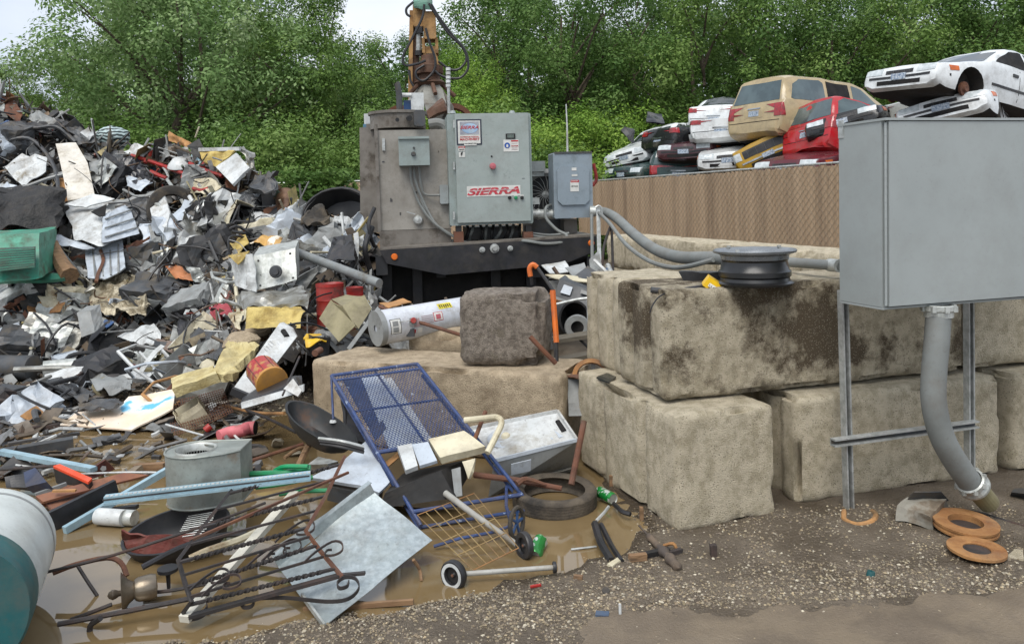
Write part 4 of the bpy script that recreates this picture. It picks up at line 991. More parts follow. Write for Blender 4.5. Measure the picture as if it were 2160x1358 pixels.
    if 'front' not in skip:
        z0, z1, y1 = T['gr']; gr = patch('grille', yz(-1, -y1, y1, z0, z1), (1, 0, 0), M_blackp)
        for i in range(5):
            y = -y1 + 2 * y1 * (i + .5) / 5; patch('grille_bar', yz(-1, y - .006, y + .006, z0 + .01, z1 - .01), (1, 0, 0), M_dgrey, off=.016, par=gr, n=1)
        patch('grille', yz(-1, -.45, .45, .34, .42), (1, 0, 0), M_hole)
        patch('license_plate', yz(-1, -.15, .15, .43, .54), (1, 0, 0), mat('plate_blue', '#b9c3cc', '#5b7391', s=30, rough=.5), off=.02, n=1)
        patch('bumper_strip', yz(-1, -Wd * .95, Wd * .95, .46, .50), (1, 0, 0), M_blackp if 'chrome' not in skip else M_chr, off=.012)
    if 'rear' not in skip:
        z0, z1 = T['pl']; patch('license_plate', yz(L + 1, -.16, .16, z0, z1), (-1, 0, 0), MATS.get('plate_blue') or mat('plate_blue', '#b9c3cc', '#5b7391', s=30, rough=.5), off=.012, n=1)
        patch('plate_recess', yz(L + 1, -.3, .3, z0 - .04, z1 + .08), (-1, 0, 0), pm, off=.004)
        z0, z1 = T['bump']; patch('rear_bumper', yz(L + 1, -Wd * .96, Wd * .96, z0 + .02, z1), (-1, 0, 0), pm, off=.05, th=.05)
        patch('badge', yz(L + 1, -.2, .2, T['pl'][1] + .03, T['pl'][1] + .06), (-1, 0, 0), M_chr, off=.018, n=1)
        patch('tailgate_seam', yz(L + 1, -Wd * .8, Wd * .8, z1 + .02, z1 + .035), (-1, 0, 0), M_hole, off=.006)
    for i, (wx, s) in enumerate([(T['wx'][0], -1), (T['wx'][0], 1), (T['wx'][1], -1), (T['wx'][1], 1)]):
        M_ = Matrix.Translation((wx, s * (Wd - .12), T['wr'])) @ Matrix.Rotation(-s * math.pi / 2, 4, 'X')
        if wheels[i]:
            q = B(); r = T['wr']; q.lathe([(r * .62, -.1), (r * .95, -.1), (r, -.06), (r, .06), (r * .95, .1), (r * .62, .1)], M_, 26); tw = obj('wheel', q, M_tyre, t)
            q = B(); q.lathe([(0, .03), (r * .2, .06), (r * .3, .03), (r * .55, .04), (r * .62, .1), (r * .62, -.1)], M_, 20); obj('rim', q, M_rim, tw)
        elif hubs:
            q = B(); q.lathe([(0, .03), (.05, .04), (.07, .0), (.13, .0), (.135, -.04), (0, -.05)], M_, 18); obj('wheel_hub', q, M_rust, t)
    # place: anchor (local) at pixel, front of the car = local -x
    Rm = Matrix.Rotation(rad(yaw), 4, 'Z') @ Matrix.Rotation(rad(pit), 4, 'Y') @ Matrix.Rotation(rad(roll), 4, 'X')
    t.rotation_euler = Rm.to_euler(); t.location = W(*px) - Rm.to_3x3() @ V(anchor)
    WL[t.name] = t.location
    return t, Rm.to_3x3()
# yaw: 0 = front points to -x (left in picture), -90 = rear towards the camera, 90 = front towards the camera
P_w = paint('white', '#dfe3e4'); P_w2 = paint('offwhite', '#cfd2d2'); P_k = paint('champagne', '#b3a17c'); P_r = paint('red', '#b01a24'); P_b = paint('black', '#16181b')
P_m = paint('maroon', '#5a1f2a'); P_dm = paint('dark_maroon', '#4a2a30'); P_y = paint('old_yellow', '#b08a1c', .4); P_g = paint('dark_green', '#1f3a38'); P_s = paint('silver', '#b0b3ae'); P_bl = paint('navy', '#242c3c')
M_ltg = mat('reflective_glass', '#3c4a4c', '#4c5c5e', s=2, rough=.06, spec=.9)
car('champagne minivan seen from behind on top of the stack', VAN, P_k, (5.0, 0, .35), (1588, 284, 19.5), -150, -2, 0, .015, 2, tlm=None, glass=M_ltg, open_win=(1,))
car('red sport utility car tipped nose up beside the champagne minivan', SUV, P_r, (4.6, 0, .4), (1695, 318, 18.2), -160, -13, 6, .045, 3, glass=M_ltg)
car('white sedan with empty front wheel arch, topmost at the right', SED, P_w, (0, .0, .32), (1893, 180, 15.0), 28, 8, 2, .025, 4, wheels=(0, 0, 1, 1), open_win=(0,))
car('white car front cut by the right picture edge', SED, P_w, (0, -.5, .4), (2050, 222, 14.6), 52, 10, -10, .04, 5)
car('black car front resting below the white sedan', SED, P_b, (0, .0, .42), (1775, 262, 17.5), 55, 10, -12, .06, 6, crush=.5)
car('dull beige crushed car with green paint marks under the white sedan', SED, P_s, (4.6, 0, .45), (1905, 255, 17.6), -150, 0, 3, .06, 7, crush=.6)
car('maroon car with large windshield just above the fence beside the grey box', SED, P_m, (.9, 0, .6), (1700, 350, 17.8), 40, 2, 0, .02, 8, glass=M_ltg)
car('old yellow car front with chrome bumper squeezed under the champagne minivan', OLD, P_y, (0, 0, .35), (1625, 335, 19.2), 62, 0, -22, .05, 9, skip=('chrome',))
car('silvery white sedan front just above the fence', SED, P_w2, (0, 0, .35), (1535, 350, 20), 62, 0, 0, .04, 10, crush=.3)
car('flattened white car between the champagne minivan and the white trunk', SED, P_w, (4.6, 0, .35), (1520, 292, 20.6), -115, 0, 0, .05, 11, crush=.8)
car('white car trunk with red lamps behind the champagne minivan', SED, P_w, (4.6, 0, .6), (1505, 246, 24), -118, -4, 0, .05, 12)
car('dark maroon car front in the middle of the stack', SED, P_dm, (0, 0, .45), (1440, 322, 21.3), 55, 3, 0, .06, 13)
car('black car with open trunk lid and pink paint marks', SED, P_b, (4.6, 0, .3), (1385, 318, 22.5), -152, -8, 0, .08, 14, crush=.2, open_win=(0, 1), name='scrap_car')
car('white car front at the left end of the stack', SED, P_w, (0, 0, .3), (1318, 345, 23.4), 48, -3, -8, .07, 15, wheels=(0, 0, 0, 0))
car('dark red car low at the left end of the stack', SED, P_m, (4.6, 0, .6), (1355, 372, 22.8), -140, 0, 0, .06, 16)
car('dark car with pale windshield lowest at the left end of the stack', SED, P_bl, (0, 0, .45), (1290, 388, 23.4), 40, 0, 0, .02, 17, glass=M_ltg)
car('dark green pickup rear with grey tailgate just above the fence', SUV, P_g, (4.6, 0, .5), (1432, 392, 21.8), -102, 0, 0, .05, 18, crush=.25, glass=M_ltg)
car('dark blue car behind the dark maroon front', SED, P_bl, (0, 0, .5), (1400, 318, 23.2), 60, 2, 0, .07, 19)
# filler cars lower in the stack, hidden mostly by the fence
for i, (px, py, d, pm, yw, lb) in enumerate([(1800, 330, 18.5, P_s, 40, 'silver crushed car low behind the grey enclosure'), (1560, 400, 22, P_b, -120, 'black crushed car peeping over the fence below the old yellow car'), (1345, 352, 25.5, P_b, -130, 'black crushed car behind the white front at the left end of the stack'), (1640, 372, 18.4, P_dm, 30, 'dark crushed maroon car under the red sport utility car'), (1400, 350, 24, P_b, 40, 'black flattened car wedged left of the dark maroon front'), (1310, 376, 22.8, P_g, 35, 'dark green flattened car at the left foot of the stack'), (1560, 318, 21.5, P_b, 20, 'black flattened car squeezed below the champagne minivan'), (1480, 345, 23.5, P_g, 50, 'dark green crushed car wedged behind the dark maroon front')]):
    car(lb, SED, pm, (0, 0, .4) if yw > 0 else (4.6, 0, .4), (px, py, d), yw, 0, 0, .05, 30 + i, crush=.5)
# raised trunk lid and torn panel
b = B(); b.sheet([(1362, 262, 22.3), (1365, 238, 22.8), (1396, 240, 22.9), (1402, 262, 22.4)], .05, 6, .06, 1.5, 3); obj('raised_trunk_lid', b, P_b, None, 'raised black trunk lid standing above the black car', 'car part')
b = B(); b.sheet([(1308, 275, 24), (1318, 268, 24), (1332, 275, 24.2), (1342, 300, 24.2), (1330, 300, 24)], .04, 6, .12, 1.5, 5); obj('torn_sheet', b, M_dgrey, None, 'torn dark panel sticking up at the left end of the car stack', 'car part')
# roof rails of the minivan
# ================================================================ scrap heap
def pl(tab, x):
    if x <= tab[0][0]: return tab[0][1]
    for (a, b), (c, d) in zip(tab, tab[1:]):
        if x <= c: return b + (d - b) * (x - a) / (c - a)
    return tab[-1][1]
HTOP = [(-300, 150), (-100, 190), (0, 222), (60, 248), (110, 258), (170, 285), (230, 320), (290, 335), (350, 335), (420, 345), (500, 370), (545, 405), (600, 442), (650, 466), (720, 486), (760, 520), (790, 600), (860, 680)]
HBOT = [(-300, 800), (0, 790), (200, 778), (330, 768), (430, 752), (520, 740), (640, 735), (760, 722), (860, 712)]
DB = [(-300, 8.6), (330, 8.7), (430, 8.2), (520, 7.2), (640, 6.7), (760, 7.0), (860, 7.5)]
DT = [(-300, 14), (100, 13), (350, 12.4), (560, 11.2), (700, 9.9), (800, 8.6), (860, 8.2)]
def hd(px, py, off=0.):
    t = (pl(HBOT, px) - py) / (pl(HBOT, px) - pl(HTOP, px))
    if t < 0: return G(px, py, .03).y - off if px < 430 else pl(DB, px) - off
    t = min(t, 1.05)
    return pl(DB, px) + (pl(DT, px) - pl(DB, px)) * t ** .85 - off
def H(px, py, off=0.): return W(px, py, hd(px, py) - off)
def hp(pts, off=.12): return [H(x, y, off) for x, y in pts]
M_heap = mat('scrap_mass', '#524b42', '#34302b', s=4, lo=.4, hi=.6, dirt='#6b5f50', ds=3.5, dlo=.52, dhi=.62, rough=.8, bump=1.0, bs=25)
g = B(); nu, nv = 150, 70
for i in range(nu + 1):
    px = -300 + 1160 * i / nu
    for j in range(nv + 1):
        t = j / nv; py = pl(HBOT, px) + 25 + (pl(HTOP, px) + 22 - pl(HBOT, px) - 25) * t
        p = H(px, py, -.12); q = p * 1.3
        p += V((noise.noise(q), noise.noise(q + V((9, 0, 0))), noise.noise(q + V((0, 9, 0))) * .6)) * .16
        p += V((noise.noise(q * 4), noise.noise(q * 4 + V((9, 0, 0))) * .5, noise.noise(q * 4 + V((0, 9, 0))))) * .07
        g.v.append(p)
    top = g.v[-1]
    g.v.append(top + V((0, 1.2, -.1))); g.v.append(V((top.x, top.y + 4.0, 0)))
r_ = nv + 3
for i in range(nu):
    for j in range(r_ - 1): g.f.append([i * r_ + j, (i + 1) * r_ + j, (i + 1) * r_ + j + 1, i * r_ + j + 1])
g.m = [0] * len(g.f); g.sm = [False] * len(g.f)
obj('scrap_heap', g, M_heap, None, 'great heap of mixed scrap metal at the left', None, None, 'stuff')

PALX = [('#d5d8d6', 8), ('#b5b7b3', 10), ('#9da0a0', 12), ('#77797a', 10), ('#4d4f51', 14), ('#2a2b2d', 20), ('#6a5b4a', 12), ('#8a6f52', 6), ('#54402f', 8), ('#a39478', 7), ('#8f3a2c', 2), ('#47604f', 1), ('#3d5878', 1), ('#b77a45', 2), ('#c2b071', 2)]
PW = [c for c, w_ in PALX for _ in range(w_)]
def fragments(name, label, n, reg, s0, s1, seed, pal=PW, lift=.1, bias=(0, -.6, .55)):
    q = random.Random(seed); b = B(); vc = []
    for _ in range(n):
        p = reg(q); s = s0 + (s1 - s0) * q.random() ** 2.5
        n_ = (V((q.gauss(0, 1), q.gauss(0, 1), q.gauss(0, 1))).normalized() + V(bias)).normalized()
        u = n_.cross(V((q.gauss(0, 1), q.gauss(0, 1), q.gauss(0, 1)))).normalized(); w_ = n_.cross(u)
        p = p + V((0, -1, .6)).normalized() * q.uniform(0, lift); k = q.random(); c = lin(q.choice(pal)); sh = q.uniform(.6, 1.15); c = tuple(x * sh for x in c)
        o = len(b.v)
        if k < .42:                        # bent sheet
            A = s; Bw = s * q.uniform(.25, .9); f1 = q.uniform(-.5, .5) * s; f2 = q.uniform(-.4, .4) * s; th = .006
            row = [(-A, f1), (-A * .25, 0), (A * .4, f2 * .3), (A, f2)]
            top = []
            for x, z in row:
                for y in (-Bw, Bw): top.append(p + u * (x + q.uniform(-.15, .15) * s) + w_ * (y * q.uniform(.6, 1.1)) + n_ * (z + q.uniform(-.1, .1) * s))
            b.add(top + [t - n_ * th for t in top], [(0, 2, 3, 1), (2, 4, 5, 3), (4, 6, 7, 5), (8, 9, 11, 10), (10, 11, 13, 12), (12, 13, 15, 14), (0, 1, 9, 8), (6, 14, 15, 7), (0, 8, 10, 2), (2, 10, 12, 4), (4, 12, 14, 6), (1, 3, 11, 9), (3, 5, 13, 11), (5, 7, 15, 13)])
        elif k < .8:                       # rod, strip or pipe
            l = s * q.uniform(1., 2.0); r = q.uniform(.006, .02); mid = p + n_ * q.uniform(-.3, .3) * l * .5
            b.tube([p - u * l, mid, p + u * l], [r, r], 5 if q.random() < .6 else 4, smooth=False)
        else:                              # lump
            e = [s * q.uniform(.3, .7), s * q.uniform(.2, .6), s * q.uniform(.2, .5)]; rot = Matrix((u, w_, n_)).transposed()
            b.box(p, e, rot)
            for i in range(o, len(b.v)): b.v[i] += V((q.gauss(0, 1), q.gauss(0, 1), q.gauss(0, 1))) * s * .06
        vc += [(*c, 1)] * (len(b.v) - o)
    b.vc = vc
    obj(name, b, mat('scrap_bits', '#5a544c', vcol=True, s=14, lo=.45, hi=.65, rough=.5), kind='stuff', label=label)
def rheap(q):
    px = q.uniform(-290, 785); a = pl(HTOP, px); c = pl(HBOT, px) + 10; return H(px, a + (c - a) * q.random(), 0)
def redge(q):
    px = q.uniform(-290, 780); return H(px, pl(HTOP, px) + q.uniform(-12, 25), 0)
def rflat(q):
    while 1:
        px = q.uniform(-150, 560); py = q.uniform(755, 1000)
        if py > 900 and q.random() < (.75 if px > 120 else .3): continue
        p = G(px, py, .03); return p
def rback(q):
    px = q.uniform(780, 1290)
    return W(px, q.uniform(655, 720) if px < 1170 else q.uniform(575, 660), q.uniform(7.0, 8.2))
fragments('scrap_fragments', 'countless small bits of torn metal and plastic over the heap', 5200, rheap, .02, .17, 1)
fragments('scrap_fragments', 'small scraps along the ridge of the heap', 850, redge, .05, .32, 2, lift=.25)
fragments('scrap_fragments', 'small muddy scraps strewn between heap and puddle', 1300, rflat, .015, .14, 3, ['#4d4f51', '#2a2b2d', '#6a5b4a', '#54402f', '#77797a', '#8a7a64', '#9da0a0', '#5f5344', '#6b5f50', '#c9ccca'], .03, (0, -.1, 2.6))
fragments('scrap_fragments', 'small scraps behind the long block and under the machine', 520, rback, .03, .16, 4, lift=.05)

# ---- helpers for single pieces
def sheet(name, label, cat, m, pts, off=.12, t=.006, amp=.0, n=7, fr=4., seed=0, group=None, d=None, parent=None, kw=None):
    if d is not None: P3 = [W(x[0], x[1], x[2] if len(x) > 2 else d) for x in pts]
    elif off is None: P3 = [P(x) for x in pts]
    else: P3 = hp(pts, off)
    b = B(); b.sheet(P3, t, n, amp, fr, seed or len(label or name)); return obj(name, b, m, parent, label, cat, group)
def gb(name, label, cat, m, q8, amp=.03, n=(6, 5, 6), fr=3., seed=1, parent=None, group=None, ridge=True):
    b = B(); b.gbox(q8, n); b.crumple(amp, fr, seed, ridge); return obj(name, b, m, parent, label, cat, group)
def boxpx(f, back, up=None):                 # front face (bl, br, tr, tl) with depths + world offset to the back face
    a, b_, c, d = [P(x) for x in f]; mid = (a + b_ + c + d) / 4 - EYE; e = V((back[0] + back[1] * mid.x / mid.y, back[1], back[2])); return [a, b_, b_ + e, a + e, d, c, c + e, d + e]
def cyl(name, label, cat, m, a, b_, r, prof=None, n=28, parent=None, group=None):
    a = P(a); b_ = P(b_); L = (b_ - a).length; M_ = zmat(a, b_ - a); q = B()
    q.lathe([(0, 0), (r * .96, 0), (r, .004), (r, L - .004), (r * .96, L), (0, L)] if prof is None else [(x * r, z * L) for x, z in prof], M_, n)
    return obj(name, q, m, parent, label, cat, group, sharp=40)
def pipe(name, label, cat, m, pts, r, n=8, sub=0, parent=None, group=None):
    b = B(); b.tube(pts, r, n, sub=sub); return obj(name, b, m, parent, label, cat, group)

# ---- upper left
M_hole2 = mat('burnt_black', '#141415', '#1f1e1d', s=9, dirt='#3b352e', ds=5, dlo=.55, dhi=.75, rough=.6, bump=1, bs=20)
b = B(); vc = []; q = random.Random(77)
for i in range(420):
    px = q.uniform(-80, 780); a_, c_ = pl(HTOP, px), pl(HBOT, px); p = H(px, a_ + (c_ - a_) * q.random(), q.uniform(.02, .25)); s = q.uniform(.15, .5); o = len(b.v)
    d1 = V((q.gauss(0, 1), q.gauss(0, .5), q.gauss(0, .5))).normalized(); pts = [p]
    for _ in range(4): d1 = (d1 + V((q.gauss(0, .6), q.gauss(0, .4), q.gauss(0, .6)))).normalized(); pts.append(pts[-1] + d1 * s * .35)
    b.tube(pts, q.uniform(.004, .012), 4, sub=2, cap=False); cc = lin(q.choice(['#1c1c1e', '#2a2826', '#3a332c', '#4f4a44', '#1c1c1e', '#6e5540', '#8a8a88', '#20242a'])); vc += [(*cc, 1)] * (len(b.v) - o)
b.vc = vc; obj('tangled_wire', b, mat('wire_bits', '#3a3632', vcol=True, s=14, rough=.6, grime=0), kind='stuff', label='tangled wires and hoses threaded through the heap')
o = sheet('tall_scrap_sheet', 'tall off-white panel standing near the ridge at the left', 'metal panel', M_cream, [(119, 307), (161, 304), (186, 347), (201, 415), (144, 427), (133, 366)], .45, .03, .01, 6)
MATS_white_w = mat('warm_white', '#d6d1c6', '#c5bfb2', s=4, dirt='#93866f', ds=4, dlo=.55, dhi=.7, rough=.5); o.data.materials[0] = MATS_white_w
for i in range(6):
    b = B(); y = 316 + i * 6; b.tube([H(131 + i * 1.5, y, .485), H(158 + i * 2.5, y - 2, .485)], .006, 4); obj('embossed_rib', b, M_cream, o)
sheet('board', 'orange brown board beside the tall off-white panel', 'board', M_tan, [(119, 378), (136, 378), (146, 427), (119, 432)], .3, .02)
sheet('crumpled_white_sheet', 'large crumpled white panel at the far left below the ridge', 'metal panel', M_white, [(0, 344), (46, 322), (104, 336), (99, 366), (50, 393)], .35, .01, .10, 8, 2.5)
gb('crushed_car', 'black crushed car shell at the left edge of the heap', 'wrecked car', M_hole2, boxpx([(-60, 485, 10.2), (122, 478, 10.4), (118, 400, 10.9), (-60, 405, 10.6)], (.3, 1.4, .1)), .14, (14, 6, 6), 1.6, 5)
for i, q in enumerate([[(-40, 412), (40, 398), (98, 378), (134, 368)], [(0, 300), (60, 292), (102, 330), (122, 385), (115, 480)], [(-40, 470), (40, 462), (112, 458)], [(20, 260), (70, 270), (120, 268), (160, 300)]]):
    pipe('frame_rail', ['pale bent rail curving over the black crushed car shell', 'long dark hoop bent around the crumpled white panel', 'dark straight bar low on the black crushed car shell', 'brown bent rail at the left ridge of the heap'][i], 'metal rail', [M_grey, M_dgrey, M_black, M_dgrey][i], hp(q, .45), .028, 6, 5)
for i, (pts, m, lb) in enumerate([
    ([(0, 205), (25, 205), (48, 240), (40, 262), (10, 240)], M_rust, 'brown curved fender scrap at the top left corner of the heap'),
    ([(0, 262), (20, 255), (30, 285), (10, 300)], M_blu, 'blue grey curved plastic piece at the left edge of the ridge'),
    ([(60, 252), (76, 232), (112, 248), (125, 262), (90, 268)], M_grey, 'small grey bent hood on the left ridge'),
    ([(25, 262), (120, 250), (170, 268), (90, 282)], M_black, 'black bent sheet lying along the left ridge'),
    ([(115, 268), (170, 270), (205, 300), (160, 308)], M_dgrey, 'dark wedge of sheet metal right of the left ridge'),
    ([(225, 325), (262, 318), (262, 380), (228, 395)], M_dgrey, 'dark grey flat panel standing under the zebra patterned cloth'),
    ([(188, 345), (210, 338), (216, 352), (206, 368), (190, 362)], M_grey, 'small pale shield shaped plate right of the tall off-white panel'),
    ([(255, 340), (285, 328), (325, 380), (300, 400), (262, 372)], mat('glossy_black', '#1c1d22', '#26272c', s=3, rough=.15), 'glossy black panel leaning under the red frame'),
    ([(268, 372), (322, 384), (298, 406), (270, 395)], M_whiteb, 'pale reflective pane below the glossy black panel'),
    ([(262, 322), (284, 302), (322, 316), (304, 334), (290, 330)], M_white, 'white box corner poking out above the red frame'),
    ([(355, 276), (393, 296), (415, 308), (400, 312), (360, 298)], M_tan, 'tan curved scrap sticking up on the ridge'),
    ([(405, 318), (428, 345), (424, 365), (406, 350)], M_lblue, 'pale blue plastic panel on the ridge left of the broken fridge'),
    ([(330, 312), (350, 300), (360, 330), (335, 345)], M_grey, 'grey plate between the red frame and the tan curved scrap'),
    ([(405, 384), (450, 376), (470, 398), (440, 412), (400, 405)], M_cream, 'cream curved strip of sheet below the broken fridge'),
    ([(405, 420), (440, 412), (462, 430), (440, 445), (412, 442)], M_olive, 'olive dented panel left of the dark square housing'),
    ([(495, 415), (530, 405), (545, 428), (520, 452), (492, 440)], M_dgrey, 'dark square housing left of the white torn sheet'),
    ([(518, 440), (548, 422), (560, 435), (532, 460)], M_grey, 'light grey square plate beside the dark square housing'),
    ([(535, 452), (575, 428), (583, 448), (560, 466), (540, 470)], M_white, 'white torn sheet over the dark box'),
    ([(560, 455), (585, 443), (638, 482), (612, 492), (535, 490)], mat('charcoal', '#33353a', '#2a2c30', s=4, rough=.5), 'large charcoal box panel in the middle of the heap'),
    ([(525, 508), (570, 492), (630, 488), (632, 508), (586, 542), (560, 520)], mat('torn_tan', '#c39a56', '#b0824a', s=5, dirt='#efe9da', ds=5, dlo=.5, dhi=.55, rough=.6), 'folded white and tan torn sheet above the burner box'),
    ([(635, 502), (678, 470), (680, 482), (648, 508)], mat('dull_red', '#a4473e', '#8f3b35', rough=.6), 'flat dull red sheet beside the big white sheets'),
    ([(668, 490), (680, 458), (735, 458), (737, 484), (725, 512), (670, 502)], M_white, 'big bright white folded sheet near the machine'),
    ([(744, 518), (770, 496), (772, 512), (746, 526)], M_white, 'small white panel close to the machine corner'),
    ([(400, 500), (420, 500), (425, 560), (408, 565)], M_white, 'narrow white upright strip left of the burner box'),
    ([(418, 552), (445, 535), (448, 548), (424, 566)], M_white, 'short white trim piece left of the burner box'),
    ([(480, 508), (520, 498), (526, 520), (500, 532)], M_yell, 'yellow foam lump above the burner box'),
    ([(410, 430), (445, 455), (440, 478), (402, 470)], M_white, 'white triangular sheet right of the tyre'),
    ([(343, 555), (415, 570), (406, 592), (372, 588)], mat('orange_board', '#b9784e', '#a86a44', rough=.7), 'orange brown board in the middle of the heap'),
    ([(280, 565), (312, 553), (345, 566), (340, 590), (300, 585)], M_grey, 'grey twisted sheet beside the crumpled foil bale'),
    ([(0, 590), (22, 600), (36, 622), (0, 618)], M_grey, 'grey folded sheet at the left edge below the green cabinet'),
    ([(0, 620), (68, 600), (66, 612), (0, 630)], M_tan, 'tan strip of board at the left edge below the green cabinet'),
    ([(55, 610), (95, 602), (150, 608), (158, 622), (120, 642), (62, 636)], M_grey, 'grey oval sheet below the green cabinet'),
    ([(62, 640), (138, 640), (128, 660), (72, 675), (58, 655)], M_orust, 'orange yellow tray under the grey oval sheet'),
    ([(0, 690), (40, 682), (45, 692), (15, 718), (0, 715)], M_whiteb, 'pale square panel at the far left edge of the heap foot'),
    ([(248, 712), (325, 682), (338, 700), (325, 732), (300, 724)], M_white, 'white ribbed hood near the heap foot'),
    ([(328, 714), (372, 726), (366, 746), (326, 730)], mat('taupe', '#7d6b60', '#6c5b51', rough=.7), 'taupe box end right of the white ribbed hood'),
    ([(245, 740), (290, 742), (300, 762), (330, 758), (340, 740), (310, 732), (290, 748)], M_galv, 'grey torn ring shaped sheet below the white ribbed hood'),
    ([(182, 792), (240, 794), (280, 800), (275, 822), (230, 826), (196, 812)], M_grey, 'flat grey torn sheet lying at the foot of the heap'),
    ([(100, 805), (130, 800), (200, 830), (180, 848), (105, 825)], M_dgrey, 'dark flat plank of metal left of the map board'),
    ([(164, 852), (230, 846), (262, 850), (240, 862), (168, 866)], M_dgrey, 'dark flat box section just above the map board'),
    ([(380, 672), (420, 690), (418, 722), (385, 742), (375, 700)], M_black, 'large black crumpled sheet left of the tan boulders'),
    ([(400, 690), (455, 700), (482, 735), (460, 760), (410, 755)], M_dgrey, 'dark bent car panel at the foot of the heap'),
    ([(485, 668), (520, 640), (522, 660), (500, 700)], M_cream, 'cream bent strip left of the yellow insulation'),
    ([(440, 648), (485, 640), (490, 660), (450, 672)], mat('dusty_pink', '#a2444c', rough=.6), 'small dark pink plastic scrap left of the yellow insulation'),
    ([(640, 715), (660, 708), (690, 712), (688, 722), (645, 724)], M_cyell, 'flat yellow tool on the long block edge'),
    ([(660, 705), (690, 694), (700, 702), (672, 722)], M_grey, 'grey small box beside the flat yellow tool'),
    ([(815, 728), (860, 708), (875, 722), (868, 752), (840, 750)], M_white, 'cream torn flap in front of the white water heater'),
]):
    sheet('sheet_metal_scrap', lb, 'metal scrap', m, pts, .36, .008, .05, 9, 5)
# zebra cloth
b = B(); b.smooth = True; b.lathe([(0, 1), (.5, .87), (.87, .5), (1, 0), (.9, -.4), (.5, -.8), (0, -.9)], Matrix.Translation(H(236, 292, .1)) @ Matrix.Diagonal((.29, .2, .2, 1)), 30); b.crumple(.05, 3, 2)
mz = bpy.data.materials.new('zebra'); mz.use_nodes = True; nt = mz.node_tree; wv = nt.nodes.new('ShaderNodeTexWave'); wv.inputs['Scale'].default_value = 6; wv.inputs['Distortion'].default_value = 7; wv.bands_direction = 'Z'
tcc = nt.nodes.new('ShaderNodeTexCoord'); rr = nt.nodes.new('ShaderNodeValToRGB'); rr.color_ramp.elements[0].position = .45; rr.color_ramp.elements[1].position = .55; rr.color_ramp.elements[0].color = (.02, .035, .035, 1); rr.color_ramp.elements[1].color = (.42, .52, .52, 1)
nt.links.new(tcc.outputs['Object'], wv.inputs[0]); nt.links.new(wv.outputs['Color'], rr.inputs[0]); nt.links.new(rr.outputs[0], nt.nodes['Principled BSDF'].inputs[0])
obj('cloth_bundle', b, mz, None, 'zebra patterned cloth bundle on the ridge of the heap', 'cloth')
# red frame pieces and chrome tubes
for i, q in enumerate([[(278, 328), (310, 338), (350, 352), (402, 372)], [(306, 344), (318, 325), (328, 316)], [(386, 376), (402, 370), (420, 358), (434, 346)], [(400, 345), (436, 360), (470, 372)], [(408, 398), (425, 402), (440, 398)], [(318, 362), (340, 372), (352, 376)]]):
    pipe('red_frame_bar', ['long red bar of the broken frame on the ridge', 'short upright red bar crossing the long one', 'thick red bar below the pale blue plastic panel', 'red bar ending at the broken fridge', 'short red bar below the cream curved strip', 'short red rod beside the bent chrome tube'][i], 'metal bar', M_red, hp(q, .38), .03 if i != 2 else .05, 6, 3)
for i, (q, r_, m) in enumerate([([(330, 348), (342, 350), (355, 372), (346, 378), (330, 368)], .02, M_galv), ([(352, 378), (378, 415), (400, 450)], .025, M_galv), ([(400, 415), (425, 465), (430, 478)], .03, M_white), ([(480, 432), (515, 408), (524, 404)], .02, M_strut), ([(480, 500), (490, 505), (525, 475), (545, 472)], .02, M_strut),
                               ([(430, 545), (472, 515), (495, 492)], .02, M_strut), ([(360, 520), (356, 535), (372, 548), (392, 548)], .025, M_grey), ([(340, 485), (370, 495), (410, 490)], .022, M_white), ([(494, 585), (500, 630), (503, 660)], .02, M_cream),
                               ([(400, 470), (415, 440), (430, 425)], .03, M_dgrey), ([(545, 645), (578, 655), (625, 664), (680, 665)], .02, M_cream), ([(545, 650), (565, 668), (586, 680)], .03, M_dgrey), ([(260, 400), (285, 415), (275, 425)], .02, M_grey), ([(412, 290), (420, 268)], .012, M_cream)]):
    pipe('bent_tube', ['bent chrome chair tube by the red frame', 'long chrome tube running down toward the tyre', 'white flat bar right of the tyre', 'thin steel tube above the dark square housing', 'curved steel tube above the burner box', 'steel tube left of the burner box', 'grey bent hose beside the black tank', 'white trim bar below the tyre', 'cream upright rod left of the burner box', 'dark bar right of the tyre', 'long cream strip over the yellow insulation block', 'dark grey bar crossing the yellow insulation block', 'short grey tube above the crushed white washer', 'thin stick standing on the ridge'][i], 'metal tube', m, hp(q, .35), r_, 7, 4)
# bowl, tyre, washer front
b = B(); b.lathe([(0, -.14), (.1, -.12), (.18, -.04), (.2, .0), (.19, .0), (.1, -.1), (0, -.12)], Matrix.Translation(H(383, 350, .3)) @ Matrix.Rotation(rad(200), 4, 'X'), 24); obj('bowl', b, M_white, None, 'white round bowl upside down behind the red bars', 'bowl')
def tyre(label, c, axis, r, w_, m=M_rubber, name='tyre', r_in=.62, rim=None, group=None):
    b = B(); prof = [(r * r_in, -w_ * .8), (r * .8, -w_ * 1.05), (r * .95, -w_), (r, -w_ * .7)]
    for i in range(5):
        z = -w_ * .6 + w_ * 1.2 * i / 4
        prof += [(r, z - .02 * w_), (r * .982, z), (r, z + .02 * w_)] if w_ > .04 else [(r, z)]
    prof += [(r, w_ * .7), (r * .95, w_), (r * .8, w_ * 1.05), (r * r_in, w_ * .8), (r * r_in * 1.06, w_ * .6), (r * .9, w_ * .5), (r * .9, -w_ * .5), (r * r_in * 1.06, -w_ * .6), (r * r_in, -w_ * .8)]
    b.lathe(prof, zmat(c, axis), 40); t_ = obj(name, b, m, None, label, name, group, sharp=50)
    if rim:
        q = B(); q.lathe([(0, .01), (r * .2, .02), (r * .5, -.01), (r * r_in, w_ * .5), (r * r_in, -w_ * .6), (0, -.03)], zmat(c, axis), 28); obj('rim', q, rim, t_)
    return t_
tyre('worn car tyre standing in the middle of the heap', H(363, 442, .3), (.5, -1, .15), .33, .10)
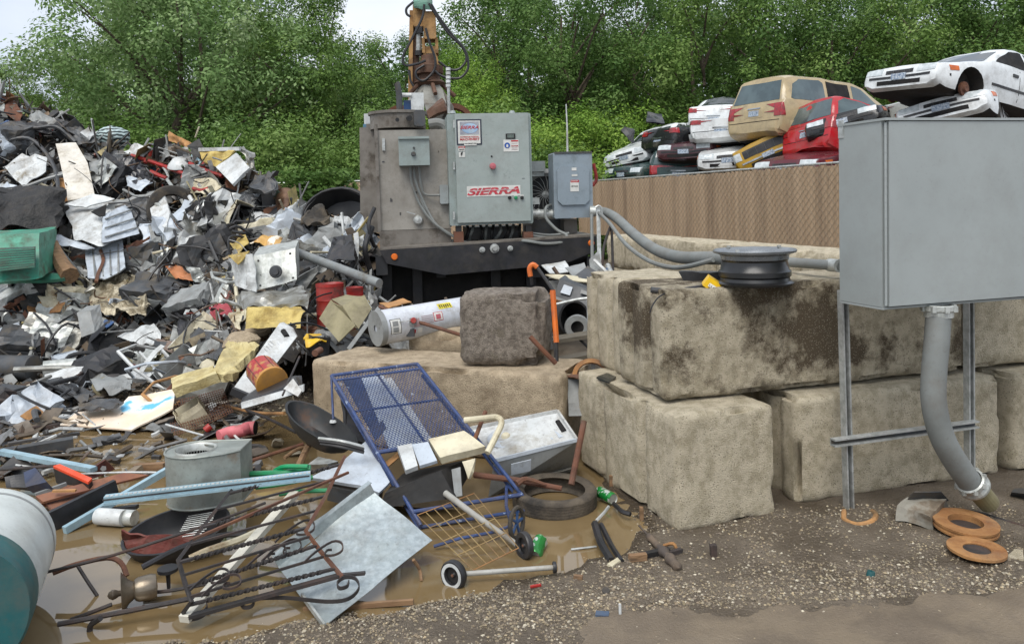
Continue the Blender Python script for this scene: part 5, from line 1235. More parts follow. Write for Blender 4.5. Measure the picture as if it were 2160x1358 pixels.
o = sheet('oval_marked_sheet', 'white washer front with an oval mark leaning on the tyre', 'washer panel', M_white, [(318, 418), (346, 402), (362, 452), (352, 484), (322, 466)], .62, .03, .02, 6)
b = B(); b.tube([H(346 + 8 * math.cos(a * .52), 440 + 17 * math.sin(a * .52), .655) for a in range(12)], .006, 5, close=True); obj('oval_mark', b, M_dgrey, o)
tyre('small hollow ring beside the washer front', H(332, 452, .5), (-.6, -1, .1), .16, .04, M_galv, 'ring', .75)
# crushed washer
t = thing('washing_machine', 'crushed white washing machine in the left middle of the heap', 'washing machine', H(210, 515, .5))
gb('cabinet', None, None, M_white, [H(158, 506, .75), H(214, 518, .9), H(292, 492, .35), H(200, 480, .2), H(134, 437, .55), H(216, 460, .75), H(266, 428, .3), H(198, 414, .1)], .05, (9, 8, 8), 2.2, 3, t)
gb('side_panel', None, None, M_whiteb, [H(216, 512, .95), H(294, 492, .6), H(292, 488, .5), H(214, 508, .85), H(218, 460, .95), H(270, 428, .6), H(268, 426, .5), H(216, 456, .85)], .02, (8, 2, 6), 3, 4, t)
for i in range(3):
    b = B(); y = 448 + i * 19; b.tube([H(222, y + 14, .97), H(278 + i * 5, y - 6, .64)], .012, 5); obj('rib', b, M_grey, t)
b = B(); b.sheet(hp([(192, 448), (225, 432), (222, 456), (210, 458)], .9), .01, 4); obj('opening', b, M_hole, t)
sheet('lid', None, None, M_white, [(136, 434), (196, 412), (242, 420), (182, 440)], .75, .02, .02, 6, parent=t)
# green cabinet
t = thing('green_cabinet', 'green machine cabinet with louvred grille at the left edge of the heap', 'machine cabinet', H(40, 590, .3))
M_gdk = mat('green_grille', '#1f4a40', '#173a33', s=9, rough=.6)
gb('housing', None, None, M_green, boxpx([(-40, 598, 9.0), (80, 588, 9.2), (84, 492, 9.6), (-40, 500, 9.4)], (.25, .8, .05)), .02, (8, 5, 6), 2, 2, t)
b = B(); b.hexa((-20, 574, 8.98), (73, 564, 9.12), (73, 520, 9.32), (-20, 524, 9.2), (0, .02, 0)); gr = obj('grille', b, M_gdk, t)
for i in range(9):
    b = B(); f = i / 9; b.bar(W(-20, 572 - 48 * f, 8.96 + .2 * f), W(73, 562 - 42 * f, 9.1 + .2 * f), .012, .012); obj('louvre', b, M_green, gr)
sheet('side_flap', None, None, M_green, [(82, 488), (108, 540), (78, 556)], .55, .02, .02, 5, parent=t)
sheet('base_rail', None, None, M_green, [(-30, 578), (140, 582), (138, 594), (-30, 600)], .75, .04, .02, 6, parent=t)
b = B(); b.tube(hp([(84, 485), (76, 530), (74, 556), (80, 590)], .8), .02, 6); obj('edge_post', b, M_olive, t)
sheet('curved_hood', 'long white curved panel above the green cabinet', 'metal panel', M_whiteb, [(88, 490), (140, 500), (200, 526), (184, 530), (105, 512)], .7, .012, .04, 6)
o = sheet('old_radiator', 'grey ribbed radiator panel below the crushed washer', 'radiator panel', M_whiteb, [(180, 530), (258, 508), (266, 568), (220, 592), (186, 590)], .5, .02, .03, 7)
for i in range(4):
    b = B(); b.tube(hp([(196 + i * 18, 527 - i * 4), (202 + i * 16, 588 - i * 4)], .56), .012, 5); obj('rib', b, M_grey, o)
pipe('torn_strap', 'brown torn strap hanging over the radiator panel', 'strap', M_rust, hp([(212, 528), (218, 550), (208, 575), (203, 595)], .6), .022, 5, 4)
pipe('tree_stump', 'rough brown tree root beside the green cabinet', 'tree root', M_wood, hp([(112, 515), (122, 540), (135, 565), (148, 582)], .8), [.07, .11], 8, 4)
gb('foil_bale', 'bale of crumpled cream foil below the radiator panel', 'foil bale', mat('foil_cream', '#b8ae96', '#80745c', s=11, lo=.45, hi=.55, rough=.45, metal=.25, bump=1, bs=18), [H(185, 656, .35), H(310, 662, .55), H(325, 620, .1), H(200, 610, .1), H(204, 600, .3), H(318, 608, .5), H(300, 578, .1), H(240, 574, .1)], .10, (20, 12, 10), 4, 6)
cyl('gas_cylinder', 'dark grey steel tank lying right of the tyre', 'tank', M_dgrey, H(368, 522, .3), H(410, 520, .3), .15, [(0, 0), (.6, .0), (.95, .12), (1, .25), (1, .8), (.9, .95), (0, 1)])
gb('perforated_block', 'grey metal block with two holes at the heap foot', 'metal block', M_grey, boxpx([(172, 712, 8.5), (200, 700, 8.5), (192, 656, 8.7), (164, 660, 8.7)], (.1, .2, .05)), .015, (4, 3, 6), 3, 3)
t = thing('car_fender', 'black arched car fender with dark hollow near the heap foot', 'car part', H(210, 740, .3))
b = B(); b.sheet([H(180, 758, .45), H(186, 725, .5), H(205, 690, .5), H(236, 676, .5), H(242, 684, .45), H(222, 700, .3), H(210, 730, .25), H(205, 758, .3)], .02, 6, .02); obj('arch', b, M_black, t)
b = B(); b.sheet([H(205, 758, .3), H(214, 715, .28), H(245, 690, .28), (H(300, 720, .2)), H(310, 745, .2), H(250, 764, .25)], .02, 6, .03); obj('hollow', b, M_hole, t)
b = B(); b.sheet([H(203, 690, .52), H(222, 675, .53), H(242, 680, .5), H(225, 692, .5)], .012, 6, .03); obj('edge_trim', b, M_blu, t)
pipe('long_pole', 'long thin black pole lying across the heap foot', 'pole', M_black, [H(60, 786, .15), H(180, 780, .15), H(340, 762, .15)], .018, 7)
cyl('grey_pipe', 'thick grey pipe at the left edge of the heap foot', 'pipe', M_dgrey, G(-40, 775, .15), G(72, 776, .15), .13)
cyl('grey_pipe', 'short rusty grey drum section next to the thick grey pipe', 'pipe', M_galv, G(92, 782, .12), G(162, 775, .12), .1)
t = thing('bracket_frame', 'black bracket frame with pale struts left of the burner box', 'bracket', H(390, 650, .3))
b = B(); b.tube(hp([(357, 625), (366, 610), (400, 615), (440, 640), (420, 672), (380, 668), (357, 645)], .45), .02, 6, close=True); obj('frame', b, M_black, t)
for q in ([(372, 615), (424, 668)], [(412, 622), (392, 664)]):
    b = B(); b.bar(H(*q[0], .47), H(*q[1], .47), .05, .02); obj('strut', b, M_strut, t)
# fridge
t = thing('refrigerator', 'broken white refrigerator with yellow foam, highest at the right shoulder of the heap', 'refrigerator', H(490, 385, .3))
gb('cabinet', None, None, M_white, [H(462, 358, .55), H(494, 392, .6), H(524, 368, .3), H(500, 340, .2), H(460, 350, .5), H(470, 342, .55), H(502, 325, .45), H(528, 356, .35)], .015, (5, 5, 4), 2, 3, t)
sheet('cabinet_face', None, None, M_white, [(460, 356), (502, 325), (528, 358), (494, 394)], .7, .04, .01, 5, parent=t)
sheet('foam_interior', None, None, M_yell, [(420, 318), (505, 315), (462, 354), (434, 346)], .5, .03, .04, 6, parent=t)
b = B(); b.bar(H(420, 316, .55), H(506, 314, .55), .03, .05); b.bar(H(462, 352, .6), H(500, 326, .6), .02, .03); obj('rim', b, M_white, t)
gb('crumpled_side', None, None, M_foil, [H(506, 320, .5), H(528, 352, .5), H(540, 358, .3), H(512, 318, .3), H(506, 308, .5), H(526, 330, .5), H(538, 332, .3), H(515, 308, .3)], .05, (4, 5, 4), 5, 3, t)
gb('engine_block', 'grey mangled engine at the right shoulder of the heap', 'engine', M_dgrey, boxpx([(530, 400, 10.3), (582, 405, 10.2), (578, 368, 10.6), (540, 370, 10.7)], (0, .4, 0)), .13, (9, 6, 8), 3, 4)
cyl('bronze_barrel', 'dented brown metal barrel right of the engine', 'barrel', mat('bronze_metal', '#6b4d3a', '#8c6d55', s=5, rough=.3, metal=.6), H(604, 458, .2), H(602, 412, .2), .13)
t = thing('plastic_tub', 'large black plastic tub lying on its side next to the machine', 'tub', (720, 465, 9.4))
b = B(); b.smooth = True; M_ = zmat((716, 456, 9.6), (-.25, -.8, .3)) @ Matrix.Diagonal((1, .72, 1, 1)); b.lathe([(0, -.25), (.36, -.22), (.44, .05), (.46, .08), (.42, .08), (.34, -.15), (0, -.18)], M_, 32); b.crumple(.02, 2, 2); obj('shell', b, M_blackp, t)
b = B(); b.tube([M_ @ V((.45 * math.cos(a * .3), .45 * math.sin(a * .3), .08)) for a in range(21)], .02, 6, close=True); obj('lip', b, M_black, t)
gb('rubber_debris', 'black rubber debris below the plastic tub', 'rubber scrap', M_rubber, boxpx([(640, 470, 9.2), (690, 470, 9.1), (680, 440, 9.4), (645, 440, 9.5)], (0, .3, 0)), .1, (8, 5, 6), 3, 8)
gb('black_bags', 'black crumpled box right of the big white sheets', 'plastic scrap', M_black, boxpx([(690, 548, 8.0), (750, 545, 7.9), (745, 498, 8.3), (705, 500, 8.3)], (0, .3, 0)), .05, (6, 4, 6), 3, 9)
# burner box
t = thing('burner_box', 'square grey heater box with round knob, wrapped in white sheet, centre of the heap', 'heater', (560, 600, 7.6))
b = B(); b.gbox(boxpx([(540, 612, 7.4), (625, 592, 7.35), (623, 523, 7.5), (534, 540, 7.5)], (.05, .5, .05)), (6, 5, 5)); b.crumple(.012, 3, 2); obj('housing', b, M_galv, t)
b = B(); b.lathe([(0, .02), (.03, .02), (.035, .0), (.05, .0), (.06, -.01)], zmat((581, 573, 7.33), (0, -1, .1)), 18); obj('knob', b, M_dgrey, t)
for x, y in ((545, 550), (612, 535), (618, 586), (549, 602)):
    b = B(); b.lathe([(0, .01), (.012, .0)], zmat((x, y, 7.34), (0, -1, .1)), 8); obj('screw', b, M_dgrey, t)
sheet('wrapper', None, None, M_white, [(484, 545, 7.7), (534, 535, 7.4), (540, 616, 7.35), (496, 602, 7.6)], None, .01, .05, 8, 4, parent=t); 
sheet('wrapper', None, None, M_yell, [(484, 540, 7.7), (530, 532, 7.45), (504, 560, 7.45)], None, .01, .03, 5, 4, parent=t)
gb('foil_sheet', 'crumpled silver foil sheet below the burner box', 'foil', M_foil, [(505, 652, 7.2), (650, 650, 7.1), (655, 620, 7.4), (500, 620, 7.5), (505, 632, 7.2), (648, 620, 7.1), (640, 608, 7.4), (520, 612, 7.5)], .05, (16, 6, 4), 4, 7)
gb('insulation_block', 'yellow brown insulation block under the silver foil', 'insulation', M_yell, boxpx([(522, 692, 7.0), (635, 690, 6.9), (640, 655, 7.0), (520, 648, 7.1)], (0, .3, .02)), .03, (10, 4, 5), 5, 7)
cyl('grey_pipe', 'long thick grey pipe slanting down to the machine', 'pipe', mat('plain_grey_pipe', '#7f8484', '#6f7475', s=5, dirt='#5f584c', ds=4, rough=.5), (626, 532, 8.1), (800, 598, 7.2), .043)
for i, (x0, x1, y0, y1, d, lb) in enumerate([(671, 728, 600, 690, 7.3, 'red steel drum with dented lid in front of the grey pipe'), (733, 768, 606, 690, 7.7, 'smaller red drum half hidden behind the first')]):
    t = thing('steel_drum', lb, 'drum', ((x0 + x1) / 2, y1, d)); c = (x0 + x1) / 2; r_ = (x1 - x0) / 2 * d / 1700; a = P((c, y1, d)); h = a.z; zt = P((c, y0, d)).z; L = zt - a.z
    b = B(); b.lathe([(0, 0), (r_, 0), (r_, L * .3), (r_ * 1.03, L * .32), (r_, L * .34), (r_, L * .62), (r_ * 1.03, L * .64), (r_, L * .66), (r_, L)], Matrix.Translation(a), 30); b.crumple(.012, 3, i, False); obj('shell', b, M_red, t)
    b = B(); b.lathe([(0, L - .015), (r_ * .9, L - .01), (r_ * 1.03, L + .01), (r_ * 1.03, L - .02)], Matrix.Translation(a), 30); b.crumple(.012, 3, i, False); obj('lid', b, M_red, t)
t = thing('crushed_duct', 'olive crushed sheet metal box with sharp folds behind the long block', 'sheet metal box', (730, 720, 6.7))
for k, q in enumerate([[(675, 674, 6.7), (700, 634, 6.8), (752, 688, 6.45), (716, 722, 6.45)], [(722, 646, 6.6), (768, 624, 6.75), (784, 652, 6.65), (756, 696, 6.45)], [(700, 634, 6.8), (730, 624, 6.95), (770, 626, 6.8), (722, 648, 6.6)], [(700, 634, 6.8), (724, 647, 6.6), (754, 690, 6.45), (752, 688, 6.5)]]):
    sheet('fold', None, None, M_olive, q, None, .008, .015, 5, 3, parent=t)
sheet('insulation_slab', 'torn slab of pale yellow insulation beside the white panel with handle', 'insulation', mat('pale_insul', '#c9bd8e', '#b3a36f', s=5, dirt='#8a764a', ds=3, dlo=.5, dhi=.7, rough=.9, bump=.6), [(459, 789, 6.4), (487, 721, 7.0), (545, 736, 6.9), (533, 758, 6.6), (493, 807, 6.2), (468, 810, 6.3)], None, .06, .05, 7, 5)
sheet('brick_slab', 'slab of pale blocks lying at the end of the insulation', 'rubble', MATS['pale_insul'], [(370, 812, 6.6), (460, 790, 6.6), (466, 806, 6.3), (372, 838, 6.3)], None, .08, .02, 7, 5)
for i, (x, y, rx, ry, d) in enumerate([(512, 722, 34, 22, 7.0), (545, 700, 38, 18, 7.4)]):
    b = B(); b.smooth = True; b.lathe([(0, 1), (.6, .8), (.95, .3), (1, -.2), (.7, -.8), (0, -1)], Matrix.Translation(P((x, y, d))) @ Matrix.Diagonal((rx * d / F, .2, ry * d / F, 1)), 22); b.crumple(.05, 4, i); obj('boulder', b, MATS['concrete_tan'], None, ['brown boulder above the yellow insulation slab', 'brown boulder farther back behind the white panel'][i], 'boulder')
# white panel with handle hole
t = thing('white_handle_panel', 'long white appliance panel with a handle slot leaning on the long block', 'appliance panel', (520, 838, 5.8))
A_, B_, C_, D_ = (490, 822, 5.75), (528, 838, 5.75), (632, 702, 6.55), (592, 678, 6.65)
def uvp(u, v, lift=0.):
    p = P(A_).lerp(P(B_), u).lerp(P(D_).lerp(P(C_), u), v); nn = (P(B_) - P(A_)).cross(P(D_) - P(A_)).normalized()
    if nn.y > 0: nn = -nn
    return p + nn * lift
b = B(); b.hexa(uvp(0, 0), uvp(1, 0), uvp(1, .93), uvp(.62, 1), (0, .03, 0)); b.hexa(uvp(0, 0), uvp(.62, 1), uvp(.1, 1), uvp(0, .97), (0, .03, 0)); obj('panel', b, M_white, t)
b = B(); b.tube([uvp(.35, .9, .004), uvp(.65, .86, .004)], .022, 8); b.xf(Matrix.Identity(4)); obj('handle_slot', b, M_hole, t)
for k in range(9):
    b = B(); u0 = .12 if k % 2 else .5; v = .72 - .02 * k; b.bar(uvp(u0, v, .003), uvp(u0 + .3, v - .02, .003), .004, .002); obj('text_line', b, mat('grey_ink', '#8b8f94', rough=.8), t)
b = B(); b.bar(uvp(0, -.01), uvp(1, -.01), .04, .05); obj('base_cap', b, M_black, t)
# red and gold drum
t = thing('toy_drum', 'red and gold round tin with net, leaning on the white panel', 'tin', (580, 815, 5.6))
a, c = P((550, 778, 5.75)), P((583, 800, 5.4)); M_ = zmat(a, V((.55, -.75, -.25)))
b = B(); b.lathe([(0, 0), (.105, 0), (.105, .22), (0, .22)], M_, 28); obj('shell', b, mat('foil_red', '#b3302f', '#c98b4a', s=14, lo=.5, hi=.56, rough=.3, metal=.3), t)
b = B(); b.lathe([(.105, .21), (.112, .21), (.112, .235), (.09, .24), (0, .24)], M_, 28); obj('end_cap', b, mat('gold_lid', '#c08a3e', '#b07c34', s=5, rough=.5), t)
b = B(); 
for k in range(9): b.tube([M_ @ V((.107 * math.cos(k * .7), .107 * math.sin(k * .7), z)) for z in (0, .21)], .002, 4)
obj('net', b, M_blackp, t)
# monitor wedge
t = thing('flat_monitor', 'black flat appliance with white front edge lying against the long block', 'monitor', (560, 850, 5.4))
b = B(); b.gbox([(505, 856, 5.3), (640, 830, 5.2), (636, 792, 5.6), (512, 838, 5.7), (508, 848, 5.35), (628, 806, 5.25), (622, 792, 5.6), (540, 820, 5.7)], (6, 4, 3)); obj('housing', b, M_blackp, t)
b = B(); b.hexa((510, 862, 5.28), (640, 826, 5.18), (640, 812, 5.2), (508, 850, 5.3), (0, .03, 0)); obj('front_edge', b, M_white, t)
b = B(); b.sheet([(600, 822, 5.17), (620, 800, 5.2), (638, 826, 5.16), (630, 838, 5.14)], .02, 3, 0); obj('side_cover', b, M_white, t)
pipe('thin_bar', 'thin dark bar leaning from the flat appliance to the long block', 'metal bar', M_iron, [(596, 834, 5.1), (632, 752, 5.5)], .007, 5)
pipe('flat_bar', 'grey flat bar rising toward the white water heater', 'metal bar', M_grey, [(734, 738, 6.3), (799, 650, 6.6)], .022, 4)
pipe('flat_bar', 'thin brown rod crossing in front of the white water heater', 'metal bar', M_rust, [(800, 646, 6.3), (860, 672, 6.2), (978, 708, 6.0)], .014, 6)

# ---- further crushed appliances
AP = [(300, 470, .30, M_grey, 'grey'), (462, 455, .26, M_white, 'white'), (335, 640, .27, M_dgrey, 'dark grey'), (110, 725, .25, M_foil, 'silver'), (455, 540, .28, M_blackp, 'black'), (650, 560, .24, M_foil, 'silver'), (352, 505, .22, M_whiteb, 'pale grey'), (150, 640, .22, M_cream, 'cream'), (655, 520, .2, M_dgrey, 'dark grey'), (20, 660, .27, M_white, 'white'),
      (425, 385, .2, M_grey, 'grey'), (30, 300, .26, M_dgrey, 'dark grey'), (180, 700, .22, M_galv, 'galvanised'), (388, 545, .24, M_white, 'white'), (560, 500, .2, M_cream, 'cream'), (245, 380, .26, M_blackp, 'black'), (60, 745, .24, M_dgrey, 'dark grey'), (420, 650, .22, M_grey, 'grey'), (600, 480, .2, M_white, 'white'), (285, 545, .2, M_rust, 'rusty')]
NB = ['left of the worn car tyre', 'below the cream curved strip', 'right of the foil bale', 'below the grey oval sheet', 'left of the burner box', 'right of the burner box', 'below the washer front', 'left of the foil bale', 'over the long grey pipe', 'at the left edge near the heap foot', 'under the red frame bars', 'at the left end of the ridge', 'left of the black arched fender', 'above the orange brown board', 'above the torn tan sheet', 'below the glossy black panel', 'by the thick grey pipe', 'right of the bracket frame', 'above the charcoal box panel', 'below the crushed washing machine']
for i, ((x, y, s, m, cn), nb) in enumerate(zip(AP, NB)):
    q = random.Random(200 + i); Rr = Euler((q.uniform(-.6, .6), q.uniform(-.5, .5), q.uniform(-.8, .8))).to_matrix().to_4x4(); Rr.translation = H(x, y, .1)
    t = thing('crushed_appliance', f'crushed {cn} appliance {nb}', 'crushed appliance', H(x, y, .1), 'crushed appliances in the heap'); st_ = i * 1.7
    b = B(); b.gbox([Rr @ V((a * s * 1.25, c * s * .8, e * s)) for a, c, e in ((-1, -1, -1), (1, -1, -1), (1, 1, -1), (-1, 1, -1), (-1, -1, 1), (1, -1, 1), (1, 1, 1), (-1, 1, 1))], (9, 6, 8)); b.crumple(s * .24, 2.4 / (s * 3), i); obj('casing', b, m, t)
    b = B(); b.sheet([Rr @ V((a * s * .8, -s * .98, e * s * .7)) for a, e in ((-1, -1), (1, -1), (1, 1), (-1, 1))], .01, 7, s * .12, 5, i); obj('loose_cover', b, [M_dgrey, M_hole, M_grey, M_galv][i % 4], t)
    b = B(); b.lathe([(s * .28, .0), (s * .33, .02), (s * .38, 0)], Rr @ Matrix.Translation((s * .2 * (i % 3 - 1), -s * 1.02, 0)) @ Matrix.Rotation(math.pi / 2, 4, 'X'), 20); obj('ring_opening', b, M_strut if i % 2 else M_black, t)
    b = B(); b.tube([Rr @ V((-s, -s, s * .9)), Rr @ V((0, -s * 1.3, s * .3)), Rr @ V((s * .9, -s, -s * .8))], .012, 6, sub=4); obj('hose', b, M_black, t)
# ---- countable filler pieces, described by where they lie
LM = [('the tall off-white panel', 160, 360), ('the crumpled white panel', 50, 358), ('the crushed washing machine', 215, 465), ('the green cabinet', 40, 545), ('the radiator panel', 222, 550), ('the cream foil bale', 255, 617),
      ('the black crushed car shell', 40, 440), ('the zebra patterned cloth', 236, 292), ('the glossy black panel', 290, 360), ('the worn heap tyre', 365, 442), ('the dark grey tank', 388, 520), ('the broken refrigerator', 495, 355),
      ('the mangled engine', 556, 388), ('the charcoal box panel', 580, 470), ('the burner box', 580, 570), ('the black plastic tub', 716, 440), ('the bright white folded sheet', 704, 482), ('the silver foil sheet', 575, 632),
      ('the two red drums', 715, 640), ('the olive crushed box', 730, 672), ('the white ribbed hood', 295, 708), ('the black arched fender', 215, 715), ('the grey oval sheet', 105, 620), ('the orange yellow tray', 98, 655),
      ('the bracket frame', 398, 642), ('the orange brown board', 380, 575), ('the tan boulders', 520, 712), ('the dark bent car panel', 445, 730), ('the flat grey torn sheet', 230, 808), ('the map board', 260, 865), ('the long black pole', 200, 776), ('the red frame bars', 350, 350), ('the pale square panel', 18, 700)]
used = set(); KN = [('bent_sheet', 'bent sheet'), ('metal_rod', 'rod'), ('crumpled_sheet', 'crumpled sheet'), ('metal_strip', 'curled strip'), ('box_section', 'box section'), ('bent_pipe', 'bent pipe'), ('black_hose', 'curled hose'), ('bent_loop', 'bent frame'), ('ribbed_sheet', 'ribbed sheet'), ('open_box', 'open box'), ('crushed_casing', 'crushed casing')]
FC = [('white', M_white), ('pale grey', M_whiteb), ('galvanised', M_galv), ('grey', M_grey), ('dark grey', M_dgrey), ('black', M_black), ('black plastic', M_blackp), ('rusty brown', M_rust), ('cream', M_cream), ('olive', M_olive), ('tan', M_tan), ('dark iron', M_iron), ('foil grey', M_foil)]
FWt = [8, 6, 8, 10, 11, 9, 6, 7, 6, 6, 3, 6, 8]
q = random.Random(21)
def whereis(px, py):
    L_ = sorted(LM, key=lambda l: (l[1] - px) ** 2 + (l[2] - py) ** 2)[:3]; out = []
    for nm, x, y in L_:
        dx, dy = px - x, py - y
        s = ('just ' if math.hypot(dx, dy) < 32 else '') + (('right of ' if dx > 0 else 'left of ') if abs(dx) > abs(dy) * 1.2 else ('below ' if dy > 0 else 'above ')) + nm
        out.append(s)
    return out, L_
sizes = ['tiny', 'small', 'medium', 'long', 'big']
EXC = [(275, 445, 300, 400), (310, 415, 400, 482), (590, 700, 380, 470), (370, 480, 600, 690), (455, 545, 310, 395), (0, 110, 490, 600), (130, 295, 410, 525), (530, 630, 520, 615), (665, 740, 455, 515), (670, 790, 590, 725), (430, 640, 680, 840), (118, 202, 303, 430), (180, 330, 575, 656), (680, 762, 405, 475), (0, 105, 322, 395), (200, 270, 268, 320), (500, 655, 605, 690), (120, 375, 820, 912), (180, 340, 680, 765)]
i = -1
while i < 285:
    i += 1
    if i < 235:
        px = q.uniform(-20, 785); a, c = pl(HTOP, px), pl(HBOT, px); py = a + (c - a) * q.random(); base = lambda o_: H(px, py, o_)
    else:
        px = q.uniform(-20, 440); py = q.uniform(770, 880); base = lambda o_: G(px, py, .04 + o_ * .3)
    if any(x0 < px < x1 and y0 < py < y1 for x0, x1, y0, y1 in EXC): i -= 1; continue
    c0 = base(.12); s = q.uniform(.12, .34); k, kn = q.choice(KN); cn, m = q.choices(FC, FWt)[0]
    if k == 'crushed_casing': cn, m = q.choice(FC[1:6])
    nn = (V((q.gauss(0, 1), q.gauss(0, 1), q.gauss(0, 1))).normalized() + (V((0, -.9, .7)) if i < 235 else V((0, -.2, 1.6)))).normalized(); u = nn.cross(V((q.gauss(0, 1), q.gauss(0, 1), q.gauss(0, 1)))).normalized(); w_ = nn.cross(u)
    b = B()
    if k in ('bent_sheet', 'crumpled_sheet', 'ribbed_sheet'):
        b.sheet([c0 + u * s * q.uniform(.7, 1.2) * x + w_ * s * q.uniform(.4, .9) * y for x, y in ((-1.15, -1.1), (1.2, -1), (1, 1.2), (-1.2, 1))], .008, 9, s * (.25 if k == 'bent_sheet' else .4), 3.5 if k == 'bent_sheet' else 7, i)
        if k == 'ribbed_sheet':
            for z in (-.6, -.2, .2, .6): b.tube([c0 + u * s * .8 * -1 + w_ * s * .6 * z + nn * .03, c0 + u * s * .8 + w_ * s * .6 * z + nn * .03], .01, 5)
    elif k == 'metal_rod': b.tube([c0 - u * s * 2, c0 + nn * s * .1, c0 + u * s * 2], q.uniform(.008, .02), 6); 
    elif k == 'bent_pipe': b.tube([c0 - u * s * 1.6, c0 + nn * s * .3, c0 + u * s * .5, c0 + u * s + w_ * s], q.uniform(.015, .035), 8, sub=4)
    elif k == 'black_hose': b.tube([c0 + u * s * 1.3 * math.cos(t_ * 1.7) * (1 - t_ * .1) + w_ * s * math.sin(t_ * 1.7) + nn * .03 * t_ for t_ in range(6)], q.uniform(.012, .022), 7, sub=5); m = M_blackp; cn = 'black'
    elif k == 'bent_loop': b.tube([c0 + u * s * x + w_ * s * y + nn * s * z for x, y, z in ((-1.2, -.7, 0), (1.2, -.8, .2), (1.3, .7, -.1), (-1.0, .8, .2))], q.uniform(.012, .02), 6, close=True, sub=2); b.tube([c0 + u * s * 1.25 - w_ * s * .05, c0 - u * s * 1.1], .012, 6)
    elif k == 'open_box':
        for a3, b3, c3 in ((u, w_, nn), (w_, u, nn), (nn, u, w_)):
            for sg in ((-1, 1) if a3 is not nn else (-1,)): b.sheet([c0 + a3 * s * .6 * sg + b3 * s * .6 * x + c3 * s * .6 * y for x, y in ((-1, -1), (1, -1), (1, 1), (-1, 1))], .006, 4, .02, 4, i)
    elif k == 'crushed_casing': b.gbox([c0 + u * s * x + w_ * s * .7 * y + nn * s * .5 * z for x, y, z in ((-1, -1, -1), (1, -1, -1), (1, 1, -1), (-1, 1, -1), (-1, -1, 1), (1, -1, 1), (1, 1, 1), (-1, 1, 1))], (7, 6, 5)); b.crumple(s * .28, 3.5, i)
    elif k == 'metal_strip':
        pts = [c0 + u * s * (t_ * 2 - 1) * 1.3 + nn * s * .5 * math.sin(t_ * 4 + i) for t_ in [j / 9 for j in range(10)]]
        vs = []
        for p in pts: vs += [p - w_ * .03, p + w_ * .03, p + w_ * .03 - nn * .006, p - w_ * .03 - nn * .006]
        fs = [(0, 1, 2, 3), (39, 38, 37, 36)]
        for j in range(9):
            o_ = j * 4; fs += [(o_ + e, o_ + 4 + e, o_ + 4 + (e + 1) % 4, o_ + (e + 1) % 4) for e in range(4)]
        b.add(vs, fs)
    else:
        b.gbox([c0 + u * s * x + w_ * s * .35 * y + nn * s * .25 * z for x, y, z in ((-1, -1, -1), (1, -1, -1), (1, 1, -1), (-1, 1, -1), (-1, -1, 1), (1, -1, 1), (1, 1, 1), (-1, 1, 1))], (6, 3, 3)); b.crumple(s * .12, 5, i)
    wh, L_ = whereis(px, py); sz = 'small' if s < .17 else ('big' if s > .27 else '')
    cands = [f'{cn} {kn} {wh[0]}', f'{sz} {cn} {kn} {wh[0]}', f'{cn} {kn} {wh[1]}', f'{cn} {kn} {wh[0]} and {wh[1]}', f'{cn} {kn} {wh[1]} and {wh[2]}', f'{cn} {kn} {wh[0]}, {wh[1]}, {wh[2]}'] + [f'{["first", "second", "third", "fourth", "fifth"][z]} {cn} {kn} {wh[0]}' for z in range(5)]
    lb = next(x.replace('  ', ' ').strip() for x in cands if x.replace('  ', ' ').strip() not in used); used.add(lb)
    lb = ' '.join(lb.split()[:16])
    obj(k, b, m, None, lb, kn if k != 'metal_rod' else 'metal rod', 'loose pieces in the scrap heap')
# ================================================================ things around the puddle
def g3(px, py, z): return G(px, py, z)
# ---- big white drum at the lower left
t = thing('water_tank', 'big white cylinder tank with dark teal end at the lower left corner', 'tank', P((-20, 1148, 3.6)))
a, c = P((-20, 1150, 3.62)), P((-108, 1300, 2.9)); M_ = zmat(a, c - a); L = (c - a).length; r = .262
b = B(); b.lathe([(0, -.075), (r * .35, -.07), (r * .7, -.05), (r * .92, -.015), (r, .03), (r, .05), (r * 1.004, .06), (r, .07), (r, L)], M_, 56)
obj('shell', b, mat('tank_white', '#ccd1ce', '#bfc5c2', s=2, dirt='#6d6f6a', ds=6, dlo=.62, dhi=.72, rough=.4, grime=.3), t, sharp=30)
b = B(); b.lathe([(r * 1.001, L - .16), (r * 1.003, L - .158), (r * 1.003, L), (r * .97, L + .015), (0, L + .02)], M_, 56); obj('end_cap', b, M_teal, t)
b = B(); b.lathe([(r * 1.003, .1), (r * 1.006, .103), (r * 1.006, .125), (r * 1.003, .128)], M_, 56); obj('seam_band', b, M_grey, t)
# ---- blower housing
t = thing('blower_housing', 'rusty galvanised blower housing with round inlet standing in the puddle', 'blower housing', W(435, 1065, 4.25))
cx_, cy_ = W(420, 1000, 4.27).x, W(420, 1000, 4.27).y; z0, z1 = W(430, 1066, 4.2).z, W(430, 948, 4.27).z
out = [(cx_ + .165 * math.cos(rad(x)), cy_ + .15 * math.sin(rad(x))) for x in range(95, 300, 12)] + [(cx_ + .16, cy_ - .10), (cx_ + .235, cy_ - .04), (cx_ + .235, cy_ + .15)]
n = len(out); b = B(); b.smooth = True; hole = [(cx_ - .01 + .085 * math.cos(math.tau * i / n), cy_ + .0 + .085 * math.sin(math.tau * i / n)) for i in range(n)]
st_ = math.atan2(out[0][1] - cy_, out[0][0] - cx_); hole = [(cx_ - .01 + .105 * math.cos(math.atan2(y - cy_, x - cx_)), cy_ + .105 * math.sin(math.atan2(y - cy_, x - cx_))) for x, y in out]
b.add([V((x, y, z0)) for x, y in out] + [V((x, y, z1)) for x, y in out], [(i, (i + 1) % n, (i + 1) % n + n, i + n) for i in range(n)])
